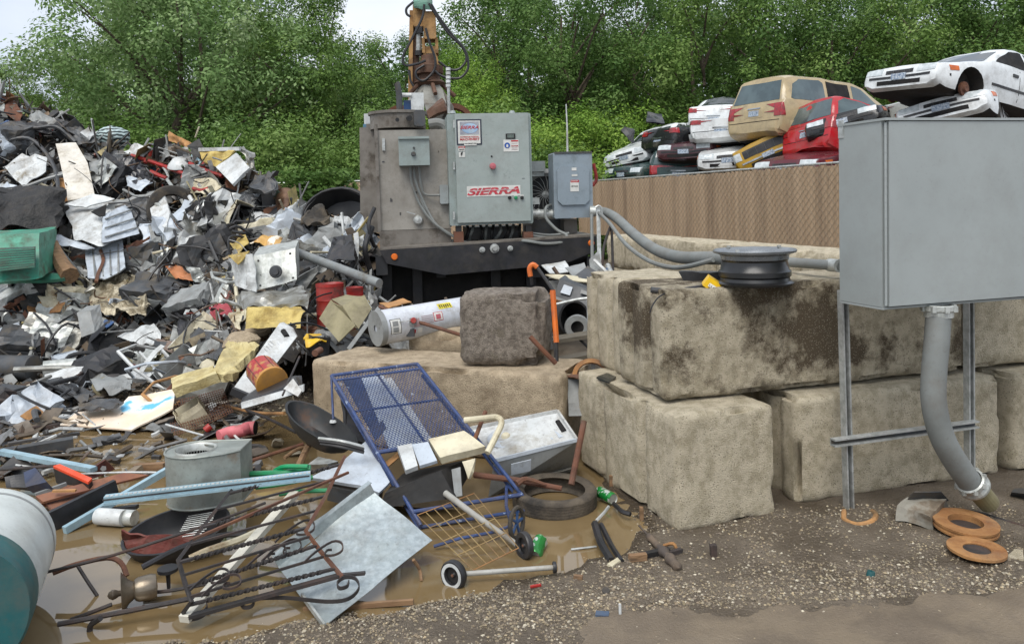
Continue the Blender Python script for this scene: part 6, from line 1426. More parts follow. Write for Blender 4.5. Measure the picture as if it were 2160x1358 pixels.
M_bl = mat('blower_steel', '#9aa09a', '#858b86', s=8, dirt='#86694a', ds=2.6, dlo=.52, dhi=.68, rough=.5, metal=.35)
sh_ = obj('scroll_wall', b, M_bl, t)
b = B(); b.add([V((x, y, z1 + .003)) for x, y in out] + [V((x, y, z1 + .003)) for x, y in hole] + [V((x, y, z1 - .006)) for x, y in hole], [(i, (i + 1) % n, (i + 1) % n + n, i + n) for i in range(n)] + [(i + n, (i + 1) % n + n, (i + 1) % n + 2 * n, i + 2 * n) for i in range(n)]); obj('top_plate', b, M_bl, t)
b = B(); b.tube([V((x, y, z1 + .004)) for x, y in out], .006, 6, close=True); obj('rim_flange', b, M_bl, t); b = B(); b.tube([V((x, y, z0 + .004)) for x, y in out], .006, 6, close=True); obj('rim_flange', b, M_bl, t)
b = B(); Mh = Matrix.Translation((cx_ - .01, cy_, z1)); b.lathe([(.108, .002), (.104, .012), (.097, .002), (.093, -.03)], Mh, 32); obj('inlet_ring', b, M_galv, t)
b = B(); b.lathe([(.0, -.2), (.14, -.2), (.14, -.01)], Mh, 28); obj('inner_wall', b, M_hole, t)
b = B()
for i in range(30):
    a = i * math.tau / 30; b.bar(Mh @ V((.07 * math.cos(a), .07 * math.sin(a), -.02)), Mh @ V((.072 * math.cos(a + .1), .072 * math.sin(a + .1), -.16)), .008, .0015)
b.lathe([(0, -.1), (.03, -.1), (.03, -.17)], Mh, 14); obj('fan_wheel', b, M_galv, t)
# ---- kettle grill body below it
t = thing('grill_body', 'black barbecue grill tub with reddish inside below the blower housing', 'barbecue grill', W(370, 1150, 4.1))
Mg = Matrix.Translation(W(372, 1118, 4.08)) @ Matrix.Rotation(rad(-8), 4, 'Y') @ Matrix.Rotation(rad(14), 4, 'X') @ Matrix.Diagonal((.265, .19, .17, 1))
b = B(); b.lathe([(0, -1), (.55, -.85), (.88, -.45), (1, 0), (1.03, .02), (1.03, .06), (.97, .06), (.85, -.4), (.5, -.76), (0, -.88)], Mg, 36); obj('tub', b, M_black, t)
b = B(); b.sheet([Mg @ V(x) for x in ((-1.0, -.05, .05), (-.85, -.3, .55), (-.35, -.35, .25), (.5, -.45, .12), (.4, -.6, -.3), (-.7, -.6, -.3))], .008, 6, .02, 8); obj('burner_shield', b, mat('red_oxide', '#6f342c', '#5a2b25', s=8, rough=.7), t)
for i in range(11):
    b = B(); y = -.5 + i * .09; x = math.sqrt(max(0, .9 - y * y)) * .6; b.tube([Mg @ V((.15, y, .12)), Mg @ V((.15 + x, y, .12))], .0025, 4); obj('grate_bar', b, M_strut, t)
# ---- pale blue perforated channel
t = thing('perforated_channel', 'long pale blue perforated steel channel in front of the blower housing', 'steel channel', P((440, 1040, 4.05)))
a, c = P((221, 1051, 3.98)), P((655, 1000, 4.2)); b = B(); b.bar(a, c, .045, .026); b.bar(a - V((0, 0, .02)), c - V((0, 0, .02)), .06, .012); obj('channel', b, M_lblue, t)
b = B(); dd = c - a
for i in range(46):
    p = a + dd * (i + .5) / 46 + V((0, -.012, .014)); b.bar(p, p + dd.normalized() * .014, .012, .006)
obj('tooth_edge', b, M_white, t)
b = B(); b.bar(a + V((0, -.0235, .0)), c + V((0, -.0235, .0)), .002, .008); obj('slot_line', b, M_dgrey, t)
# ---- iron gate
t = thing('iron_gate', 'dark wrought iron gate with twisted bars and scrolls lying in the puddle', 'gate', g3(540, 1180, .05))
GL = [(488, 1034, .30), (432, 1105, .27), (376, 1180, .24), (392, 1235, .17), (404, 1268, .13), (386, 1292, .07)]; GR = [(727, 962, .34), (690, 1040, .30), (645, 1119, .28), (676, 1162, .2), (722, 1216, .12)]
gl = [g3(*x) for x in GL]; gr_ = [g3(*x) for x in GR]
def along(pts, f):
    f *= len(pts) - 1; i = min(int(f), len(pts) - 2); return pts[i].lerp(pts[i + 1], f - i)
def twisted(a, c, w_=.012, turns=10, seg=None):
    b = B(); L = (c - a).length; d = (c - a).normalized(); x = d.cross(V((0, 0, 1))).normalized(); y = x.cross(d); k = seg or int(turns * 8); vs = []
    for i in range(k + 1):
        f = i / k; p = a.lerp(c, f); g_ = max(0, min(1, (f - .1) / .8)); an = g_ * turns * math.pi; ww = w_ / 2 * 1.15
        for s1, s2 in ((-1, -.45), (1, -.45), (1, .45), (-1, .45)):
            u, v = s1 * ww, s2 * ww * 1.2; vs.append(p + x * (u * math.cos(an) - v * math.sin(an)) + y * (u * math.sin(an) + v * math.cos(an)))
    fs = [(0, 1, 2, 3), (k * 4 + 3, k * 4 + 2, k * 4 + 1, k * 4)]
    for i in range(k):
        for e in range(4): fs.append((i * 4 + e, i * 4 + (e + 1) % 4, i * 4 + 4 + (e + 1) % 4, i * 4 + 4 + e))
    b.add(vs, fs); return b
for nm, pts in (('end_bar', gl), ('end_bar', gr_)):
    for p, q_ in zip(pts, pts[1:]):
        pass
    b = B(); b.tube(pts, .010, 4, smooth=False); obj(nm, b, M_iron if pts is gl else M_rust, t)
for i, (fl, fr_2) in enumerate([(.02, .06), (.12, .16), (.22, .27), (.32, .37), (.42, .48), (.52, .57), (.62, .68), (.74, .8), (.86, .92)]):
    a, c = along(gl, fl), along(gr_, fr_2)
    if i % 2 == 0: b = twisted(a, c, .016, 16)
    else: b = B(); b.bar(a, c, .010, .010)
    obj('twisted_bar' if i % 2 == 0 else 'plain_bar', b, M_iron, t)
b = B(); b.bar(g3(398, 1300, .06), g3(716, 1213, .12), .030, .014); b.bar(g3(716, 1213, .12), g3(770, 1208, .13), .02, .012); obj('bottom_rail', b, M_iron, t)
b = B(); b.bar(g3(400, 1140, .26), g3(735, 996, .33), .012, .012); obj('plain_bar', b, M_rust, t)
def scroll(pts, w_=.016, th=.005, sub=5, m=M_iron, z=None):
    P3 = spline([g3(*x) for x in pts], sub); b = B(); vs = []
    for i, p in enumerate(P3):
        d = (P3[min(i + 1, len(P3) - 1)] - P3[max(i - 1, 0)]).normalized(); s_ = d.cross(V((0, 0, 1))).normalized() * th / 2
        vs += [p - s_ - V((0, 0, w_ / 2)), p + s_ - V((0, 0, w_ / 2)), p + s_ + V((0, 0, w_ / 2)), p - s_ + V((0, 0, w_ / 2))]
    fs = []; k = len(P3)
    for i in range(k - 1): fs += [(i * 4 + e, i * 4 + (e + 1) % 4, i * 4 + 4 + (e + 1) % 4, i * 4 + 4 + e) for e in range(4)]
    b.add(vs, fs + [(3, 2, 1, 0), (k * 4 - 4, k * 4 - 3, k * 4 - 2, k * 4 - 1)]); obj('scroll', b, m, t)
scroll([(520, 1262, .06), (600, 1260, .07), (690, 1268, .09), (735, 1262, .1), (757, 1240, .11), (750, 1220, .12), (728, 1217, .12), (712, 1228, .11), (716, 1240, .11), (732, 1236, .11), (736, 1226, .11)])
scroll([(520, 1262, .07), (536, 1266, .07), (530, 1278, .06), (514, 1280, .06), (508, 1270, .07), (520, 1262, .07)])
scroll([(386, 1292, .07), (396, 1302, .05), (420, 1298, .05), (436, 1286, .06), (436, 1276, .07)], w_=.03)
for dx, dy in ((0, 0), (-95, 62), (-120, 50), (60, -52), (32, -12), (120, -8)):
    k = .8 if (dx + dy) % 2 else 1
    scroll([(520 + dx, 1195 + dy, .2), (545 + dx, 1172 + dy, .22), (580 + dx, 1150 + dy, .23), (600 + dx * 1, 1152 + dy, .23), (602 + dx, 1168 + dy, .22), (585 + dx, 1178 + dy, .21), (566 + dx, 1178 + dy, .2), (570 + dx, 1168 + dy, .2), (580 + dx, 1167 + dy, .2)], w_=.010, sub=3)
# ---- white board across the gate
b = B(); a, c = g3(622, 1040, .24), g3(388, 1306, .05); b.bar(a, c, .045, .03); obj('white_board', b, mat('board_white', '#d2cfc2', '#c3c0b2', s=5, dirt='#8c8676', ds=4, rough=.6), None, 'long white painted board lying across the iron gate', 'board')
# ---- other bars in the lower left
bars = [([(95, 1207, .12), (240, 1170, .16), (420, 1112, .2), (560, 1060, .24)], .007, M_iron, 'long thin olive rod reaching from the lower left to the gate'),
        ([(112, 1208, .1), (160, 1190, .12), (225, 1176, .12), (255, 1186, .1), (268, 1214, .05)], .012, M_rust, 'rusty curved tube above the brass lamp base'),
        ([(162, 1190, .12), (184, 1225, .06), (205, 1256, 0)], .008, M_iron, 'short leg bar standing in the puddle below the curved tube'),
        ([(122, 1316, .05), (260, 1290, .06), (400, 1262, .08), (440, 1250, .1)], .011, M_iron, 'long dark bar along the bottom left of the puddle'),
        ([(150, 1306, .0), (190, 1292, .03), (236, 1274, .05)], .009, M_iron, 'short dark bar beside the long one at the bottom left'),
        ([(192, 1345, -.03), (190, 1320, .02), (212, 1303, .06)], .012, M_iron, 'bent foot of iron under the long bottom left bar'),
        ([(300, 1250, .03), (360, 1245, .05), (440, 1230, .07)], .008, M_iron, 'thin dark rod right of the brass lamp base'),
        ([(300, 1196, .08), (380, 1155, .12), (460, 1130, .14), (520, 1125, .14)], .014, M_black, 'black bar in front of the grill tub'),
        ([(400, 1178, .12), (440, 1160, .14), (500, 1140, .16), (540, 1122, .17)], .017, M_cream, 'cream pipe under the iron gate'),
        ([(516, 1000, .28), (600, 996, .3), (640, 988, .3), (655, 987, .3)], .016, M_gtube, 'bright green tube behind the pale blue channel'),
        ([(580, 992, .30), (600, 984, .33), (650, 984, .34)], .013, M_gtube, 'upper bright green tube'),
        ([(540, 1028, .22), (600, 1020, .24), (660, 1006, .26)], .012, M_gtube, 'lower bright green tube under the gate'),
        ([(590, 1042, .2), (640, 1036, .22), (690, 1034, .22)], .012, M_gtube, 'thin green tube near the white board end'),
        ([(515, 976, .1), (590, 952, .12), (640, 936, .14)], .012, M_rust, 'flat brown bar behind the blower housing'),
        ([(622, 1000, .12), (640, 960, .2), (652, 938, .26)], .02, M_wood, 'grey brown wooden leg under the black tray'),
        ([(600, 965, .1), (632, 945, .12), (690, 930, .12)], .012, M_wood, 'thin brown slat in the puddle behind the green tubes'),
        ([(470, 855, .1), (540, 870, .12), (600, 872, .2)], .012, M_tan, 'long tan stick left of the black tray'),
        ([(500, 858, .1), (560, 880, .14), (625, 912, .16)], .011, M_iron, 'dark flat rod crossing under the black tray'),
        ([(350, 895, .06), (400, 910, .05), (430, 918, .04)], .008, M_white, 'white rod by the wire basket'),
        ([(0, 990, .1), (60, 986, .12), (118, 982, .14)], .010, M_iron, 'dark rod at the left edge behind the orange strip'),
        ([(160, 1000, .12), (250, 996, .1), (330, 996, .1)], .006, M_white, 'thin white rod over the brown board'),
        ([(170, 930, .04), (195, 952, .02), (215, 958, .01)], .011, M_grey, 'short pale pipe standing in the puddle')]
for q_, r_, m, lb in bars: pipe('metal_bar', lb, 'metal bar', m, [g3(*x) for x in q_], r_, 7, 3)
# brass lamp base
t = thing('lamp_base', 'round brass lamp base lying on its side at the lower left of the gate', 'lamp base', g3(270, 1270, .02))
Mb = zmat(g3(256, 1250, .07), V((.88, .42, .0))); b = B(); b.lathe([(.082, -.0), (.086, .003), (.078, .008), (.05, .03), (.036, .05), (.045, .055), (.052, .07), (.055, .12), (.05, .14), (0, .145)], Mb, 36); obj('bell', b, M_brass, t)
b = B(); b.lathe([(0, -.055), (.012, -.05), (.022, -.035), (.018, -.02), (.012, -.01), (.014, .03), (.034, .05)], Mb, 20); obj('finial', b, M_brass, t)
t = thing('iron_bracket', 'black iron bracket cup hanging under the gate frame', 'bracket', g3(356, 1235, .02)); b = B(); b.lathe([(0, 0), (.008, 0), (.01, .06), (.03, .075), (.045, .08), (.045, .095), (0, .095)], Matrix.Translation(g3(356, 1240, .02)), 16); obj('cup', b, M_black, t)
# rails in the left field
bl = [((0, 952, .12), (198, 990, .10), .05, .03, M_lblue, 'pale blue steel channel running in from the left edge'), ((136, 1118, .02), (352, 992, .14), .03, .04, M_lblue, 'blue grey strut slanting from the white can to the blower housing'),
      ((102, 1102, .05), (246, 1030, .12), .03, .11, M_black, 'thick black bar beside the white tank'), ((78, 1068, .04), (150, 1028, .06), .05, .03, M_woodr, 'brown wooden rail next to the thick black bar'),
      ((232, 1075, .03), (290, 1068, .05), .03, .02, M_black, 'small black bar left of the grill tub'), ((75, 1043, .08), (140, 1020, .1), .02, .02, M_grey, 'thin grey trim beside the white tank'), ((112, 1035, .12), (160, 1034, .12), .02, .012, M_tan, 'small tan stick on the brown board'),
      ((0, 962, .05), (155, 935, .06), .09, .09, M_dgrey, 'thick grey square pipe lying in the mud at the left'), ((60, 905, .02), (150, 893, .03), .05, .03, M_iron, 'dark muddy bar left of the map board'), ((200, 940, .0), (255, 925, .02), .08, .05, M_black, 'black muddy lump bar behind the short pale pipe'),
      ((285, 985, .05), (348, 982, .06), .05, .04, M_wood, 'pale wooden slat box left of the blower housing')]
for a, c, w_, h_, m, lb in bl:
    b = B(); b.bar(g3(*a), g3(*c), w_, h_); obj('steel_rail' if m in (M_lblue, M_black, M_dgrey, M_grey, M_iron) else 'wooden_rail', b, m, None, lb, 'rail')
t = thing('orange_case', 'black case with bright orange top at the left field', 'case', g3(155, 1010, .05)); a = [g3(112, 982, .16), g3(126, 978, .17), g3(194, 1008, .15), g3(186, 1016, .14)]
b = B(); b.hexa(*a, (0, 0, -.015)); obj('orange_top', b, mat('vivid_orange', '#e8512a', '#d9461f', s=5, rough=.5), t); b = B(); b.hexa(*[x - V((0, -.002, .016)) for x in a], (.0, .02, -.10)); obj('case_body', b, M_blackp, t)
sheet('brown_board', 'flat brown board behind the white tank', 'board', M_woodr, [g3(76, 1050, .08), g3(262, 1000, .12), g3(314, 1004, .1), g3(92, 1062, .06)], None, .015, .004, 5)
sheet('brown_board', 'second flat brown board under the first one', 'board', M_woodr, [g3(95, 1066, .03), g3(200, 1036, .04), g3(240, 1040, .04), g3(110, 1080, .02)], None, .02, .004, 5)
sheet('maroon_plate', 'maroon folded plate behind the orange topped case', 'plate', mat('maroon_plate', '#7b4440', '#683935', s=5, rough=.6), [g3(176, 1000, .06), g3(222, 968, .16), g3(243, 990, .06), g3(195, 1010, .03)], None, .006, .01, 5)
sheet('blue_case', 'dark blue plastic case next to the orange topped case', 'case', mat('dark_navy', '#2b3550', '#222a40', s=5, rough=.5), [g3(62, 1010, .1), g3(85, 1002, .12), g3(112, 1030, .1), g3(70, 1040, .06)], None, .06, .004, 5)
sheet('plastic_sheet', 'black plastic panel left of the dark blue case', 'panel', M_blackp, [g3(14, 1010, .1), g3(60, 1005, .1), g3(70, 1036, .04), g3(22, 1030, .05)], None, .03, .01, 5)
cyl('white_can', 'white can lying in the water left of the grill tub', 'can', M_white, g3(206, 1088, .05), g3(262, 1092, .05), .045)
cyl('grey_can', 'rusty can end beside the white can', 'can', M_galv, g3(262, 1091, .045), g3(284, 1092, .045), .043)
# map board, basket, small things
t = thing('map_board', 'white board printed with pale orange land and blue water patches, lying at the puddle edge', 'board', g3(250, 890, .05))
mb = [g3(127, 898, .03), g3(161, 872, .06), g3(247, 866, .07), g3(272, 838, .14), g3(370, 823, .19), g3(366, 864, .12), g3(278, 909, .03)]
mm_ = bpy.data.materials.new('map_print'); mm_.use_nodes = True; nt = mm_.node_tree; tcc = nt.nodes.new('ShaderNodeTexCoord'); n1 = nt.nodes.new('ShaderNodeTexNoise'); n1.inputs['Scale'].default_value = 2.3; n1.inputs['Detail'].default_value = 5
r1 = nt.nodes.new('ShaderNodeValToRGB'); cr_ = r1.color_ramp; cr_.elements[0].color = (*lin('#5fb2d6'), 1); cr_.elements[0].position = .40; cr_.elements[1].color = (*lin('#e4ddd0'), 1); cr_.elements[1].position = .43; e = cr_.elements.new(.55); e.color = (*lin('#e3ccb2'), 1); e = cr_.elements.new(.7); e.color = (*lin('#ded8cc'), 1)
nt.links.new(tcc.outputs['Object'], n1.inputs[0]); nt.links.new(n1.outputs[0], r1.inputs[0]); nt.links.new(r1.outputs[0], nt.nodes['Principled BSDF'].inputs[0])
b = B(); b.sheet(mb, .012, 6, .008, 3); obj('board', b, mm_, t)
sheet('white_sheet', 'narrow white sheet left of the map board', 'sheet', M_white, [g3(84, 880, .03), g3(120, 870, .05), g3(165, 866, .06), (g3(150, 880, .04)), g3(110, 890, .02)], None, .006, .02, 6)
t = thing('wire_basket', 'rusty wire basket lying flat right of the map board', 'wire basket', g3(420, 870, .05))
qa = [g3(352, 848, .10), g3(470, 820, .22), g3(492, 868, .12), g3(365, 920, .03)]
for k, (e0, e1, e2, e3, nn_) in enumerate(((qa[0], qa[1], qa[3], qa[2], 26), (qa[0], qa[3], qa[1], qa[2], 12))):
    for i in range(nn_ + 1):
        f = i / nn_; b = B(); b.tube([e0.lerp(e1, f), e0.lerp(e1, f).lerp(e2.lerp(e3, f), .5) + V((0, 0, -.015)), e2.lerp(e3, f)], .0028, 4); obj('wire', b, M_rust, t)
pipe('pink_tube', 'bent pink plastic tube lying in the puddle', 'tube', M_pink, [g3(462, 920, .04), g3(485, 912, .05), g3(510, 908, .06), g3(522, 903, .06), g3(538, 902, .06)], [.045, .05], 20, 3)
b = B(); b.lathe([(.046, 0), (.052, .004), (.046, .008)], zmat(g3(538, 902, .06), (1, 0, 0)), 20); b.lathe([(0, -.001), (.044, .0)], zmat(g3(539, 902, .06), (1, 0, 0)), 20); obj('tube_mouth', b, M_hole, bpy.data.objects['pink_tube'])
cyl('small_bottle', 'small red capped bottle left of the pink tube', 'bottle', M_red, g3(433, 908, .05), g3(444, 898, .08), .028)
gb('black_shoe', 'black shoe like lump beside the pink tube', 'shoe', M_blackp, [g3(425, 925, 0), g3(468, 917, 0), g3(470, 905, 0), g3(430, 912, 0), g3(427, 918, .04), g3(464, 914, .03), g3(465, 905, .03), g3(435, 908, .05)], .01, (5, 3, 3), 6)
gb('pale_rock', 'white rock sticking out of the puddle', 'rock', M_conc, [g3(572, 945, -.02), g3(598, 945, -.02), g3(600, 930, -.02), g3(576, 930, -.02), g3(576, 932, .07), g3(594, 930, .06), g3(592, 926, .06), g3(580, 926, .07)], .015, (5, 4, 4), 8)
gb('pale_rock', 'flat stone beside the white rock behind the green tubes', 'rock', M_conc, [g3(606, 968, -.02), g3(640, 960, -.02), g3(636, 950, -.02), g3(612, 955, -.02), g3(610, 960, .02), g3(634, 955, .03), g3(630, 950, .02), g3(614, 953, .03)], .01, (5, 4, 4), 8)
gb('pale_rock', 'pale rounded rock at the foot of the long block beside the flat appliance', 'rock', M_conc, boxpx([(582, 852, 5.5), (622, 850, 5.5), (616, 826, 5.55), (590, 828, 5.55)], (0, .15, 0)), .02, (5, 4, 4), 6)
gb('galvanised_can', 'square galvanised duct end behind the gate', 'duct', M_galv, [g3(660, 1006, .1), g3(700, 1016, .1), g3(720, 996, .1), g3(680, 984, .1), g3(648, 980, .22), g3(690, 978, .25), g3(712, 972, .25), g3(672, 962, .22)], .006, (5, 4, 4), 3)
# black tray
t = thing('wheelbarrow_tray', 'black oval wheelbarrow tray leaning left of the blue mesh cart', 'tray', g3(680, 920, .1))
Mt = Matrix.Translation(P((676, 895, 4.95))) @ Matrix.Rotation(rad(-28), 4, 'Z') @ Matrix.Rotation(rad(24), 4, 'Y') @ Matrix.Rotation(rad(3), 4, 'X') @ Matrix.Diagonal((.27, .13, .13, 1))
b = B(); b.lathe([(0, -.9), (.6, -.85), (.85, -.5), (1, 0), (1.05, .02), (1.05, .08), (.98, .08), (.8, -.45), (.55, -.72), (0, -.78)], Mt, 40); b.crumple(.006, 5, 3, False); obj('basin', b, mat('tray_black', '#27292a', '#1e2021', s=5, dirt='#5a4436', ds=3, dlo=.58, dhi=.72, rough=.5), t)
for i in range(3):
    b = B(); b.tube([P((672 + i * 2, 924 + i * 6, 4.62)), P((720, 930 + i * 6, 4.58)), P((768, 942 + i * 6, 4.6))], .009, 6, sub=3); obj('rim_rail', b, [M_strut, M_black, M_black][i], t)
# ---- blue mesh cart
t = thing('mesh_cart', 'blue painted mesh cart lying tipped over in front of the long block', 'cart', g3(900, 1060, .1))
CA, CB_, CC, CD = P((699, 792, 5.15)), P((880, 767, 5.28)), P((1122, 1070, 4.4)), P((888, 1108, 4.25))
def cp(u, v, lift=0.):
    p = CA.lerp(CB_, u).lerp(CD.lerp(CC, u), v); nn = (CB_ - CA).cross(CD - CA).normalized()
    if nn.z < 0: nn = -nn
    return p + nn * lift
VM = .56; SP = .019; Wc = (CB_ - CA).length; Lc = (CD - CA).length * VM
def clipline(x0, y0, x1, y1):                    # clip to the Wc x Lc rectangle
    t0, t1 = 0., 1.; dx, dy = x1 - x0, y1 - y0
    for p, q_ in ((-dx, x0), (dx, Wc - x0), (-dy, y0), (dy, Lc - y0)):
        if abs(p) < 1e-9:
            if q_ < 0: return None
        else:
            r_ = q_ / p
            if p < 0: t0 = max(t0, r_)
            else: t1 = min(t1, r_)
    return (x0 + dx * t0, y0 + dy * t0, x0 + dx * t1, y0 + dy * t1) if t0 < t1 else None
b = B(); k = -60
for k in range(-80, 80):
    for sg in (1, -1):
        x0 = k * SP; c_ = clipline(x0, -.01 if sg == 1 else -.01, x0 + sg * (Lc + .02) * .62, Lc + .01)
        if c_: b.bar(cp(c_[0] / Wc, c_[1] / Lc * VM, .002 * sg), cp(c_[2] / Wc, c_[3] / Lc * VM, .002 * sg), .003, .003)
obj('mesh_top', b, M_blue, t)
def ct(pts, r_=.011, nm='frame_tube'):
    b = B(); b.tube([cp(*x) for x in pts], r_, 8, sub=0); obj(nm, b, M_blue, t)
ct([(0, 0, 0), (0, 1, 0)]); ct([(1, 0, 0), (1, 1, 0)]); ct([(0, 0, 0), (1, 0, 0)]); ct([(0, VM, 0), (1, VM, 0)], .013); ct([(.5, 0, -.01), (.5, VM, -.01)], .007); ct([(0, .27, -.01), (1, .27, -.01)], .007)
ct([(.0, .05, -.05), (0, 1.0, -.055)], .010); ct([(1, .05, -.05), (1, 1.02, -.06)], .010); ct([(0, .93, .01), (1, .93, .01)], .012); ct([(.0, .99, -.03), (1.0, .99, -.03)], .010); ct([(0, .04, .0), (1, .04, 0)], .008)
for v in (.15, .35, .55, .75, .95):
    ct([(0, v, 0), (0, v + .05, -.05)], .006, 'brace'); ct([(1, v, 0), (1, v + .05, -.05)], .006, 'brace')
b = B(); b.tube([cp(0, 0, 0), P((701, 840, 5.1)), P((703, 884, 5.05))], .008, 7); lg = obj('leg', b, M_blue, t)
b = B(); b.lathe([(0, 0), (.024, .0), (.02, .012), (0, .014)], Matrix.Translation(P((703, 890, 5.05))), 14); obj('foot_pad', b, M_white, lg)
b = B(); b.tube([cp(.95, .85, -.03), g3(1068, 1068, .12), g3(1080, 1110, .02)], .009, 7); obj('leg', b, M_blue, t)
b = B(); Mw = zmat(g3(1090, 1102, .075), (.9, -.45, .05)); b.tube([Mw @ V((.075 * math.cos(a * .3), .075 * math.sin(a * .3), 0)) for a in range(21)], .012, 7, close=True); wl = obj('wheel', b, M_rubber, t)
for i in range(5):
    b = B(); a = i * math.tau / 5; b.bar(Mw @ V((0, 0, 0)), Mw @ V((.07 * math.cos(a), .07 * math.sin(a), 0)), .012, .01); obj('spoke', b, M_blu, wl)
b = B(); b.tube([g3(915, 1152, .02), g3(970, 1135, .05), g3(1040, 1122, .05), g3(1078, 1108, .05)], .008, 7); obj('axle', b, M_blue, t)
# ---- panels under the cart
def spx(name, label, cat, m, pts, t_=.01, amp=.004, n=5): return sheet(name, label, cat, m, pts, None, t_, amp, n)
spx('appliance_sheet', 'pale blue white appliance side panel lying under the mesh cart', 'panel', M_whiteb, [(655, 1012, 4.55), (720, 981, 4.65), (775, 933, 4.85), (822, 1022, 4.5), (799, 1044, 4.42), (760, 1030, 4.45)], .02)
b = B(); b.hexa((693, 1026, 4.5), (797, 1046, 4.4), (790, 1078, 4.42), (690, 1055, 4.5), (0, .25, -.02)); obj('appliance_carcass', b, M_dgrey, None, 'dark grey appliance base below the pale side panel', 'appliance part')
spx('pale_strip', 'pale ribbed strip seen through the cart mesh', 'panel', M_whiteb, [(762, 797, 5.3), (806, 790, 5.36), (900, 940, 4.95), (822, 952, 4.85)], .01)
spx('pale_strip', 'white strip beside the pale ribbed strip behind the mesh', 'panel', M_white, [(810, 800, 5.4), (826, 797, 5.4), (912, 930, 5.0), (902, 938, 4.97)], .01)
spx('navy_sheet', 'dark navy panel behind the left part of the cart mesh', 'panel', mat('dark_navy', '#2b3550'), [(722, 800, 5.25), (762, 796, 5.33), (815, 905, 4.98), (792, 930, 4.9)], .01)
spx('black_pan', 'curved black pan hanging behind the left rail of the cart', 'pan', M_black, [(716, 832, 5.2), (730, 850, 5.2), (768, 925, 5.0), (772, 938, 4.95), (745, 935, 4.95), (728, 910, 5.0)], .02, .01)
spx('white_moulding', 'white moulded strip with torn end under the cart rail', 'moulding', M_white, [(838, 950, 4.65), (868, 944, 4.68), (882, 990, 4.5), (856, 1000, 4.47)], .03)
spx('white_moulding', 'bluish white moulded strip right of the torn one', 'moulding', M_whiteb, [(870, 943, 4.7), (904, 937, 4.7), (923, 976, 4.55), (886, 988, 4.52)], .02)
spx('tan_strip', 'orange tan strip on the pale side panel beneath the cart', 'strip', M_tan, [(800, 985, 4.68), (840, 955, 4.72), (842, 966, 4.7), (806, 996, 4.66)], .01)
spx('cream_board', 'cream stained board end resting on the lower cart frame', 'board', M_cream, [(906, 938, 4.72), (981, 921, 4.75), (1026, 953, 4.6), (932, 978, 4.55)], .045)
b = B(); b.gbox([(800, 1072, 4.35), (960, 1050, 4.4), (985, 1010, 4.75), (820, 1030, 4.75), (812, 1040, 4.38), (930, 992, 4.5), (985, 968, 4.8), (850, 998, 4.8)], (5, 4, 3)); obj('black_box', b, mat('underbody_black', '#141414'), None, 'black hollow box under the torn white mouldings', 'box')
spx('grey_strip', 'grey upright bracket under the cream board', 'bracket', M_grey, [(954, 990, 4.5), (972, 985, 4.5), (976, 1045, 4.45), (960, 1048, 4.45)], .02)
spx('white_moulding', 'short pale bracket with holes below the cream board', 'bracket', M_cream, [(976, 975, 4.55), (1004, 970, 4.55), (1000, 996, 4.5), (992, 1010, 4.5)], .02)
# ---- washer back panel
t = thing('washer_carcass', 'white washing machine back with round embossing right of the mesh cart', 'washing machine', g3(1110, 1010, .1))
wa, wb, wc, wd = P((1042, 974, 4.68)), P((1217, 930, 4.84)), P((1176, 869, 5.0)), P((990, 906, 5.06))
def wp(u, v, l=0.):
    nn = (wb - wa).cross(wd - wa).normalized(); nn = nn if nn.z > 0 else -nn
    return wa.lerp(wb, u).lerp(wd.lerp(wc, u), v) + nn * l
b = B(); b.hexa(wa, wb, wc, wd, V((0, .02, -.02))); obj('back_plate', b, M_white, t)
b = B(); ga, gb_ = g3(1030, 1048, 0), g3(1212, 992, 0); b.hexa(ga, gb_, wb - V((0, .004, 0)), wa - V((0, .004, 0)), (0.02, .05, 0)); obj('side_wall', b, M_grey, t)
for u0, v0, u1, v1 in ((0, 0, 1, 0), (0, 1, 1, 1), (0, 0, 0, 1), (1, 0, 1, 1)):
    b = B(); b.bar(wp(u0, v0, .008), wp(u1, v1, .008), .014, .02); obj('rim', b, M_whiteb if v0 == v1 == 0 else M_white, t)
nrm = (wb - wa).cross(wd - wa).normalized(); nrm = nrm if nrm.z > 0 else -nrm
b = B(); Me = zmat(wp(.3, .55, .001), nrm); b.lathe([(.115, .0), (.11, .006), (.10, .001), (.06, .002), (.055, .008), (.045, .002)], Me, 32); obj('round_embossing', b, M_whiteb, t)
b = B(); b.lathe([(0, .03), (.02, .028), (.028, .018), (.03, 0)], Me, 16); obj('hub', b, M_cream, t)
b = B(); b.bar(wp(.62, 0.06, .003), wp(.62, .94, .003), .006, .006); obj('plate_edge', b, M_grey, t)
for i in range(3):
    b = B(); b.bar(wp(.68 + i * .09, .2, .002), wp(.68 + i * .09, .75, .002), .035, .012); obj('embossed_panel', b, M_whiteb, t)
b = B(); b.tube([wp(.93, .35, .002), wp(.93, .7, .002)], .018, 8); obj('handle_slot', b, M_hole, t)
b = B(); b.bar(g3(1050, 1028, .04), g3(1205, 985, .05), .01, .01); b.xf(Matrix.Translation((0, -.012, .0))); obj('trim', b, M_strut, t)
spx('grey_sticker_plate', 'small pale label plate on the side of the washer back', 'plate', M_whiteb, [(1078, 978, 4.66), (1120, 968, 4.69), (1119, 992, 4.72), (1078, 1001, 4.69)], .004, 0)
pipe('cream_pipe', 'bent cream pipe hooked over the cart corner by the washer back', 'pipe', M_cream, [(980, 886, 4.75), (1020, 882, 4.72), (1048, 880, 4.7), (1058, 892, 4.66), (1046, 920, 4.58), (1028, 955, 4.5)], .018, 10, 5)
pipe('rusty_pipe', 'short rusty pipe standing beside the cream pipe', 'pipe', M_rust, [(1024, 868, 4.86), (1000, 930, 4.7)], .013, 9)
